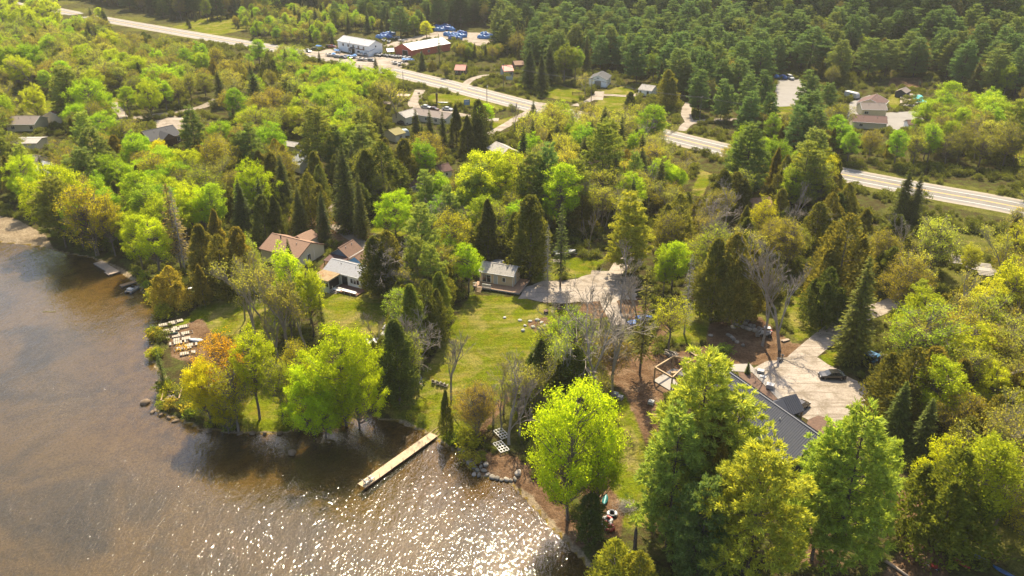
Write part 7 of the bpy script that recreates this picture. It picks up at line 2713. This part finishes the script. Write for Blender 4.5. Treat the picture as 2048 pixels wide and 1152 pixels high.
def tarp(label, px, s, rz, mat, group=None, seed=0, body=None, cat='tarpaulin'):
    """a lumpy cover draped over a boat on blocks"""
    p = at(*px)
    t = thing('covered_boat', label, cat, (p.x, p.y, p.z), rz, group)
    rr = random.Random(seed)
    secs = []
    for i in range(9):
        f = i / 8
        taper = (1 - max(0, (f - .55) / .45) ** 2 * .85) * (.9 + .1 * min(1, f * 4))
        w = s[1] / 2 * taper
        hh = s[2] * (1 + rr.uniform(-.12, .15)) * (.8 + .25 * math.sin(math.pi * min(1, f * 1.2)))
        x = (f - .5) * s[0]
        secs.append([(x, -w * 1.02, .45), (x, -w, .85 + rr.uniform(-.1, .1)), (x, -w * .45, hh * .88), (x, rr.uniform(-.1, .1), hh), (x, w * .45, hh * .88), (x, w, .85 + rr.uniform(-.1, .1)), (x, w * 1.02, .45)])
    MB().loft(secs).build('cover', mat, t)
    MB().loft([[(q[0][0], q[0][1] * .8, .5), (q[0][0], 0, .18), (q[0][0], q[6][1] * .8, .5)] for q in secs]).build('hull', CHW, t)
    for x in (-.25, .2):
        MB().box((x * s[0], 0, .12), (.3, s[1] * .7, .25)).build('block', WOOD, t)
    return t


tarp('lumpy blue tarpaulin heap beside the dirt track', (1288, 641), (3.6, 2.0, 1.3), R(15), TARP, seed=1)
tarp('low dark blue tarpaulin beside the track heap', (1268, 650), (2.6, 1.7, .9), R(25), TARP, seed=2)
tarp('pale cover over stored gear beside the thicket pine', (1868, 658), (6.0, 2.4, 1.3), R(-15), CHW, seed=3)

# ------------------------------------------------------------------ boats and cars of the boat yard
def runabout(label, loc, rz, hullmat, group, L=5.6, W=2.2, cover=None):
    t = thing('motor_boat', label, 'boat', loc, rz, group)
    secs = []
    for i in range(9):
        f = i / 8
        w = W / 2 * (1 - max(0, (f - .45) / .55) ** 2.2 * .95)
        x = (f - .5) * L
        kz = .45 + .35 * max(0, (f - .6) / .4) ** 2
        secs.append([(x, -w, 1.3 + .15 * f), (x, -w * .8, .8), (x, 0, kz), (x, w * .8, .8), (x, w, 1.3 + .15 * f)])
    MB().loft(secs).build('hull', hullmat, t)
    if cover:
        MB().loft([[(q[0][0], q[0][1] * 1.03, q[0][2]), (q[0][0], 0, q[0][2] + .55), (q[0][0], q[4][1] * 1.03, q[4][2])] for q in secs[:-1]]).build('cover', cover, t)
    else:
        MB().box((-.6, 0, 1.36), (L * .45, W * .7, .06)).build('cockpit', DECKG, t)
        MB().box((.5, 0, 1.6), (.08, W * .75, .5), 0, 0, R(-25)).build('windshield', GLASS, t)
    MB().box((-L / 2 - .2, 0, 1.2), (.4, .45, .9)).build('motor', BLACKM, t)
    m = MB()
    m.box((0, 0, .4), (L * .8, .12, .12))
    m.bar((L * .35, 0, .4), (L * .72, 0, .35), .1)
    m.build('trailer_frame', METAL, t)
    for s in (-1, 1):
        MB().tube([(-.6, s * .8, .3), (-.6, s * 1.0, .3)], .3, 10).build('wheel', BLACKM, t)
    return t


BW = simple('gelcoat_white', (0.72, 0.71, 0.70), .3, .05)
spots = [((718, 109), 'c'), ((722, 112), 'w'), ((732, 112), 'w'), ((753, 112), 'w'), ((760, 113), 'w'), ((768, 113), 'w'), ((776, 114), 'w'), ((783, 115), 'w'), ((790, 116), 'w'), ((797, 116), 'w'), ((805, 117), 'w'), ((812, 119), 'w'), ((713, 106), 'w'),
         ((674, 102), 'g'), ((659, 113), 'w'), ((720, 121), 'w'), ((728, 122), 'w'), ((790, 129), 'w'), ((800, 131), 'g'), ((815, 118), 'g'), ((768, 84), 'w'), ((778, 86), 'w'), ((788, 78), 'w'), ((796, 78), 'w'), ((804, 84), 'w')]
first = runabout('white motor boat on a trailer in the boat yard', at(745, 110), R(-60), BW, 'white boats in the boat yard')
for (px, kd) in spots:
    p = at(*px)
    dup(first, p, R(-60 + random.uniform(-35, 35)))
first = runabout('motor boat under a bright blue cover in the boat yard', at(640, 97), R(-40), BW, 'blue covered boats in the boat yard', cover=TARPL)
for px in ((676, 106), (710, 116), (705, 117), (815, 124), (822, 124), (808, 124), (668, 113)):
    dup(first, at(*px), R(-40 + random.uniform(-40, 40)))
first = tarp('boat under a blue tarpaulin in the rear storage lot', (762, 78), (7.0, 2.8, 2.6), R(-30), TARPL, 'tarpaulined boats in the rear lot', 11)
second = tarp('boat under a blue tarpaulin in the rear storage lot', (772, 74), (7.5, 2.8, 2.9), R(-25), TARP, 'tarpaulined boats in the rear lot', 12)
for k, px in enumerate(((768, 78), (776, 77), (781, 71), (878, 58), (884, 60), (890, 59), (897, 61), (904, 62), (880, 63), (893, 56), (898, 72), (905, 74), (912, 73), (918, 76), (924, 75), (908, 80), (915, 80), (972, 72), (978, 75), (966, 78), (985, 78), (925, 70))):
    dup(second if k % 3 == 0 else first, at(*px), R(random.uniform(-50, 10)))
cars = [((617, 104), (0.05, 0.07, 0.10)), ((630, 100), (0.2, 0.2, 0.2)), ((643, 97), (0.06, 0.06, 0.07)), ((660, 95), (0.15, 0.10, 0.08)), ((665, 95.5), (0.5, 0.06, 0.04)), ((693, 116), (0.03, 0.10, 0.30)), ((700, 117), (0.03, 0.03, 0.03)), ((686, 117), (0.12, 0.12, 0.13)), ((676, 116), (0.3, 0.32, 0.33)), ((743, 123), (0.25, 0.25, 0.25)), ((769, 143), (0.55, 0.55, 0.55))]
for k, (px, colr) in enumerate(cars):
    nm = ('dark blue', 'grey', 'black', 'brown', 'red', 'blue', 'charcoal', 'slate', 'pale grey', 'mid grey', 'silver')[k]
    lab = nm + (' car turning in from the highway at the boat yard' if k == 10 else ' car parked on the boat yard forecourt')
    car('parked_car', lab, at(*px), R(random.uniform(-70, 20) if k < 10 else -35), simple('paint_%s' % nm.replace(' ', '_'), colr, .3, .05, spec=.7), cat='car', group='cars at the boat yard', detail=False, van=k % 3 == 0, H=1.6)
for k, (px, mt, lab) in enumerate((((1553, 157), TARPL, 'blue covered boat at the far end of the paved lot'), ((1567, 158), TARP, 'dark blue covered boat on the paved lot'), ((1492, 152), TARPL, 'blue covered boat among the pines'))):
    tarp(lab, px, (5.5, 2.4, 2.0), R(-70), mt, seed=20 + k)
car('parked_van', 'white van at the far end of the paved lot', at(1580, 159), R(-80), simple('white_van_paint', (0.7, 0.7, 0.7), .3, .04), 5.2, 2.0, 2.2, True, 'van')
car('parked_car', 'dark car parked under the motel garage', at(806, 248), R(-20), MATS['paint_black'], detail=False)
car('parked_car', 'white car with dark windows before the motel', at(852, 217), R(-25), simple('white_car_paint', (0.7, 0.7, 0.69), .3, .04), detail=False)
car('parked_car', 'maroon car before the motel', at(868, 221), R(-25), simple('maroon_paint', (0.12, 0.02, 0.02), .3, .04), detail=False)
car('parked_car', 'second white car before the motel row', at(895, 221), R(-25), MATS['white_car_paint'], detail=False)


def camper(label, px, rz, mat, L=6.5):
    t = thing('camper_trailer', label, 'camper', at(*px), rz)
    secs = []
    for x, zt in ((-.5, 2.5), (-.47, 2.75), (.38, 2.75), (.47, 2.3), (.5, 1.5)):
        secs.append([(x * L, -1.2, .55), (x * L, -1.2, zt - .15), (x * L, -1.0, zt), (x * L, 1.0, zt), (x * L, 1.2, zt - .15), (x * L, 1.2, .55)])
    MB().loft(secs).build('shell', mat, t)
    for s in (-1, 1):
        MB().box((.3, s * 1.215, 1.7), (1.3, .03, .7)).build('window', GLASS, t)
        MB().tube([(-.4, s * .95, .33), (-.4, s * 1.2, .33)], .33, 12).build('wheel', BLACKM, t)
    MB().bar((L / 2, 0, .5), (L / 2 + 1.2, 0, .45), .12).build('tow_bar', BLACKM, t)
    return t


camper('white camper trailer parked beside the yellow house', (1703, 196), R(-60), CHW)
camper('pale blue camper trailer beside the olive roofed house', (801, 274), R(20), simple('pale_blue_shell', (0.45, 0.58, 0.64), .4, .05))
# boat trailer behind the cabin grass
runabout('white boat on trailer behind the cabin grass', at(1130, 512), R(15), BW, None)
p = at(1105, 525)
t = thing('board_rack', 'rack of long grey boards behind the cabin grass', 'rack', p, R(5))
for j in range(7):
    MB().box((0, -.9 + .3 * j, .35), (4.6, .22, .06)).build('plank', DECKG, t)
for x in (-1.8, 1.8):
    MB().box((x, 0, .15), (.15, 2.2, .3)).build('bearer', WOOD, t)
# lumber racks in the thicket
LMB = simple('silver_grey_lumber', (0.47, 0.42, 0.37), .85, .14)
for k, px in enumerate(((1895, 515), (1922, 528), (1955, 540), (1980, 552))):
    p = at(*px)
    t = thing('lumber_rack', 'long rack of silvery boards in the yellow thicket', 'rack', (p.x, p.y, p.z), R(-18), 'lumber racks in the thicket')
    for j in range(6):
        MB().box((0, -2.2 + .85 * j, 1.0), (6.0, .5, .12)).build('plank', LMB, t)
    for x in (-2.5, 0, 2.5):
        MB().box((x, 0, .85), (.16, 5.2, .16)).build('bearer', DECKG, t)
        for y in (-2.3, 2.3):
            MB().bar((x, y, -.2), (x, y, .85), .14).build('post', DECKG, t)

# ------------------------------------------------------------------ pool
q = [at(1800, 190), at(1838, 190), at(1858, 208), at(1800, 208)]
o = (q[0] + q[1] + q[2] + q[3]) / 4
pl = thing('swimming_pool', 'teal covered swimming pool with beige deck', 'pool', (o.x, o.y, o.z), 0)
MB().slab([(v.x - o.x, v.y - o.y, .55) for v in q], .9).build('deck', simple('beige_patio', (0.50, 0.41, 0.32), .85, .1), pl)
q2 = [at(1825, 193), at(1842, 193), at(1855, 207), at(1827, 207)]
MB().slab([(v.x - o.x, v.y - o.y, .62) for v in q2], .1).build('pool_cover', simple('teal_pool_cover', (0.02, 0.50, 0.50), .5, .08), pl)
p = at(1838, 172)
t = thing('playground_slide', 'green playground slide beside the pool cabin', 'slide', p, R(-120))
m = MB()
m.slab([(-1.8, -.35, .3), (-1.8, .35, .3), (1.4, .35, 2.4), (1.4, -.35, 2.4)], .08)
for s in (-1, 1):
    m.bar((-1.8, s * .38, .42), (1.4, s * .38, 2.55), .08, .2)
m.build('chute', simple('green_plastic', (0.06, 0.32, 0.10), .4, .05), t)
m = MB()
for s in (-1, 1):
    m.bar((1.5, s * .35, -.1), (1.5, s * .35, 3.0), .1)
for k in range(5):
    m.bar((1.5, -.35, .4 + .45 * k), (1.5, .35, .4 + .45 * k), .06)
m.build('ladder', WOOD, t)

# ------------------------------------------------------------------ poles, wires, signs
POLEW = simple('weathered_pole', (0.26, 0.22, 0.18), .9, .15)
POLES = []


def pole(px, h, label, arm=True, transformer=False):
    p = at(*px)
    t = thing('utility_pole', label, 'pole', p, math.atan2(-.61, .79) + R(90), 'utility poles along the highway')
    del t['group']
    MB().tube([(0, 0, -.5), (0, 0, h)], [.16, .10], 8).build('shaft', POLEW, t)
    if arm:
        MB().box((0, 0, h - .5), (2.2, .12, .14)).build('crossarm', POLEW, t)
        for s in (-.95, .95):
            MB().tube([(s, 0, h - .43), (s, 0, h - .25)], [.06, .03], 6).build('insulator', CHW, t)
    if transformer:
        MB().tube([(.3, 0, h - 2.2), (.3, 0, h - 1.3)], .25, 10).build('transformer', CHW, t)
    POLES.append(Vector((p.x, p.y, p.z + h)))
    return t


pole((1007, 178), 11.5, 'utility pole beside the grey cabin')
pole((1182, 206), 11.0, 'utility pole before the white garage')
pole((1398, 250), 11.5, 'leaning utility pole at the side road')
pole((1686, 286), 11.5, 'utility pole with transformer before the brown roofed house', transformer=True)
p2 = Vector((POLES[3].x + 62, POLES[3].y - 40, POLES[3].z))
WIRE = simple('wire_grey', (0.10, 0.10, 0.10), .5, .1, metal=.3)
for k in range(3):
    a_, b_ = POLES[k], POLES[k + 1]
    t = thing('power_line', ('sagging wires between the grey cabin and garage poles', 'sagging wires between the garage and side road poles', 'sagging wires from the side road pole to the transformer pole')[k], 'wire', a_)
    for j, off in enumerate((-.8, .8)):
        dx, dy = .61 * off * .8, .79 * off * .8
        pts = []
        for i in range(13):
            f = i / 12
            q = (b_ - a_) * f
            pts.append((q.x + dx, q.y + dy, q.z - .3 - j * .6 - 4 * 1.1 * f * (1 - f)))
        MB().tube(pts, .05, 4).build('wire', WIRE, t)
POLES.clear()
pole((808, 190), 10.5, 'utility pole beside the tall sparse willow', arm=False)
pole((702, 116), 9.0, 'pole on the boat yard forecourt', arm=False)
pole((974, 208), 9.0, 'street pole beside the grass island', arm=False, transformer=True)
pole((256, 250), 8.5, 'pole beside the short drive among maples', arm=False)
p = at(934, 222)
t = thing('roadside_sign', 'blue roadside sign board on two posts at the grass island', 'sign', p, R(12))
for s in (-1, 1):
    MB().bar((s * 1.2, 0, -.2), (s * 1.2, 0, 5.0), .16).build('post', simple('dark_blue_post', (0.04, 0.07, 0.13), .6, .1), t)
MB().box((0, 0, 3.6), (2.3, .12, 2.2)).build('board', simple('blue_sign_face', (0.22, 0.38, 0.55), .5, .12, 2.0), t)
MB().box((0, -.08, 3.9), (1.7, .03, .35)).build('letter_band', CHW, t)
p = at(874, 210)
t = thing('totem_pole', 'stout brown carved post on the grass island', 'post', p)
MB().tube([(0, 0, -.3), (0, 0, 1.8), (0, 0, 4.6)], [.3, .34, .5], 10).build('shaft', simple('carved_brown_wood', (0.25, 0.11, 0.06), .8, .2, 2.0), t)
MB().tube([(0, 0, 4.6), (0, 0, 5.1)], [.55, .3], 10).build('cap', simple('dark_cap', (0.07, 0.05, 0.04), .8, .2), t)
canoe('rowing_boat', 'white boat displayed on the grass island', (886, 206), 5.0, 1.8, BW, R(-5), False, 'boat')
for k, (px, lab) in enumerate((((808, 200), 'long pale hut beside the willow'), ((770, 216), 'pale hut in the grass below the willow'))):
    p = at(*px)
    t = thing('boat_shelter', lab, 'shelter', p, R(-8))
    MB().slab([(-2.8, -1.4, 2.1), (2.8, -1.4, 2.1), (2.8, 1.4, 2.4), (-2.8, 1.4, 2.4)], .12).build('roof', PALE, t)
    for x in (-2.5, 2.5):
        for y in (-1.2, 1.2):
            MB().bar((x, y, -.2), (x, y, 2.1), .12).build('post', DECKG, t)
for k, (px, lab) in enumerate((((1006, 232), 'small dark sign on a post beside the lane'), ((838, 196), 'short marker post at the motel drive'))):
    p = at(*px)
    t = thing('sign_post', lab, 'sign', p, R(10))
    MB().bar((0, 0, -.2), (0, 0, 2.4), .1).build('post', DECKG, t)
    MB().box((0, -.06, 2.2), (1.1, .05, .5)).build('board', BLACKM, t)
p = at(1019, 166)
t = thing('billboard', 'small white billboard beside the grey cabin', 'sign', p, R(-20))
for s in (-1, 1):
    MB().bar((s * 1.3, 0, -.2), (s * 1.3, 0, 3.0), .14).build('post', DECKG, t)
MB().box((0, -.08, 2.3), (3.4, .08, 1.6)).build('board', simple('pale_sign_face', (0.55, 0.62, 0.58), .5, .1), t)
p = at(1158, 190)
t = thing('log_fence', 'short brown log fence on the garage lawn', 'fence', p, R(-5))
for z in (.4, .8, 1.2):
    MB().tube([(-3, 0, z), (3, 0, z)], .11, 6).build('rail', W_LOG, t)
for x in (-3, 0, 3):
    MB().tube([(x, 0, -.2), (x, 0, 1.5)], .13, 6).build('post', W_LOG, t)
# floating weed line
p = flat(98, 624, 0)
o = MB().tube([(-1.5, 0, .03), (-.5, .15, .03), (.5, -.05, .03), (1.5, .1, .03)], .07, 5).build('water_noodle', simple('yellow_foam', (0.6, 0.55, 0.15), .7, .1))
o.location = (p[0], p[1], .02)
tag(o, 'yellow green foam noodle floating on the lake', 'noodle')

# ------------------------------------------------------------------ undergrowth on the wild ground
ux, uy, uz, ok = UND
for (x, y, r) in FOOT:
    ok &= np.hypot(ux - x, uy - y) > r
ok &= ~(np.hypot(ux - tf.location.x, uy - tf.location.y) < 6)
ux, uy, uz = ux[ok], uy[ok], uz[ok]
dens = np.sin(ux * .21 + 2 * np.sin(uy * .09)) + np.sin(uy * .24 + ux * .06) + RNG.uniform(-1.1, 1.1, len(ux))
keep = dens > -.2
ux, uy, uz = ux[keep], uy[keep], uz[keep]
sz = RNG.uniform(.25, .85, len(ux)) * np.where(RNG.uniform(size=len(ux)) < .08, 1.6, 1.0)
scatter_nodes('undergrowth', np.stack([ux, uy, uz], -1), RNG.integers(0, 3, len(ux)), sz, usrc, 'low brush and saplings covering the wild ground', 'undergrowth')
print('undergrowth', len(ux))

# ------------------------------------------------------------------ the air: thin warm haze
hz = MB()
hz.box((0, 750, 52), (7400, 7900, 134))
m_, nt_, out_ = nodes_of('thin_haze')
pv = nt_.nodes.new('ShaderNodeVolumePrincipled')
pv.inputs['Color'].default_value = (1.0, 0.98, 0.90, 1)
pv.inputs['Density'].default_value = 0.00008
pv.inputs['Anisotropy'].default_value = 0.1
nt_.links.new(pv.outputs[0], out_.inputs['Volume'])
haze = hz.build('haze', m_)
tag(haze, 'thin pale haze in the air over the lake and woods', 'haze', kind='stuff')
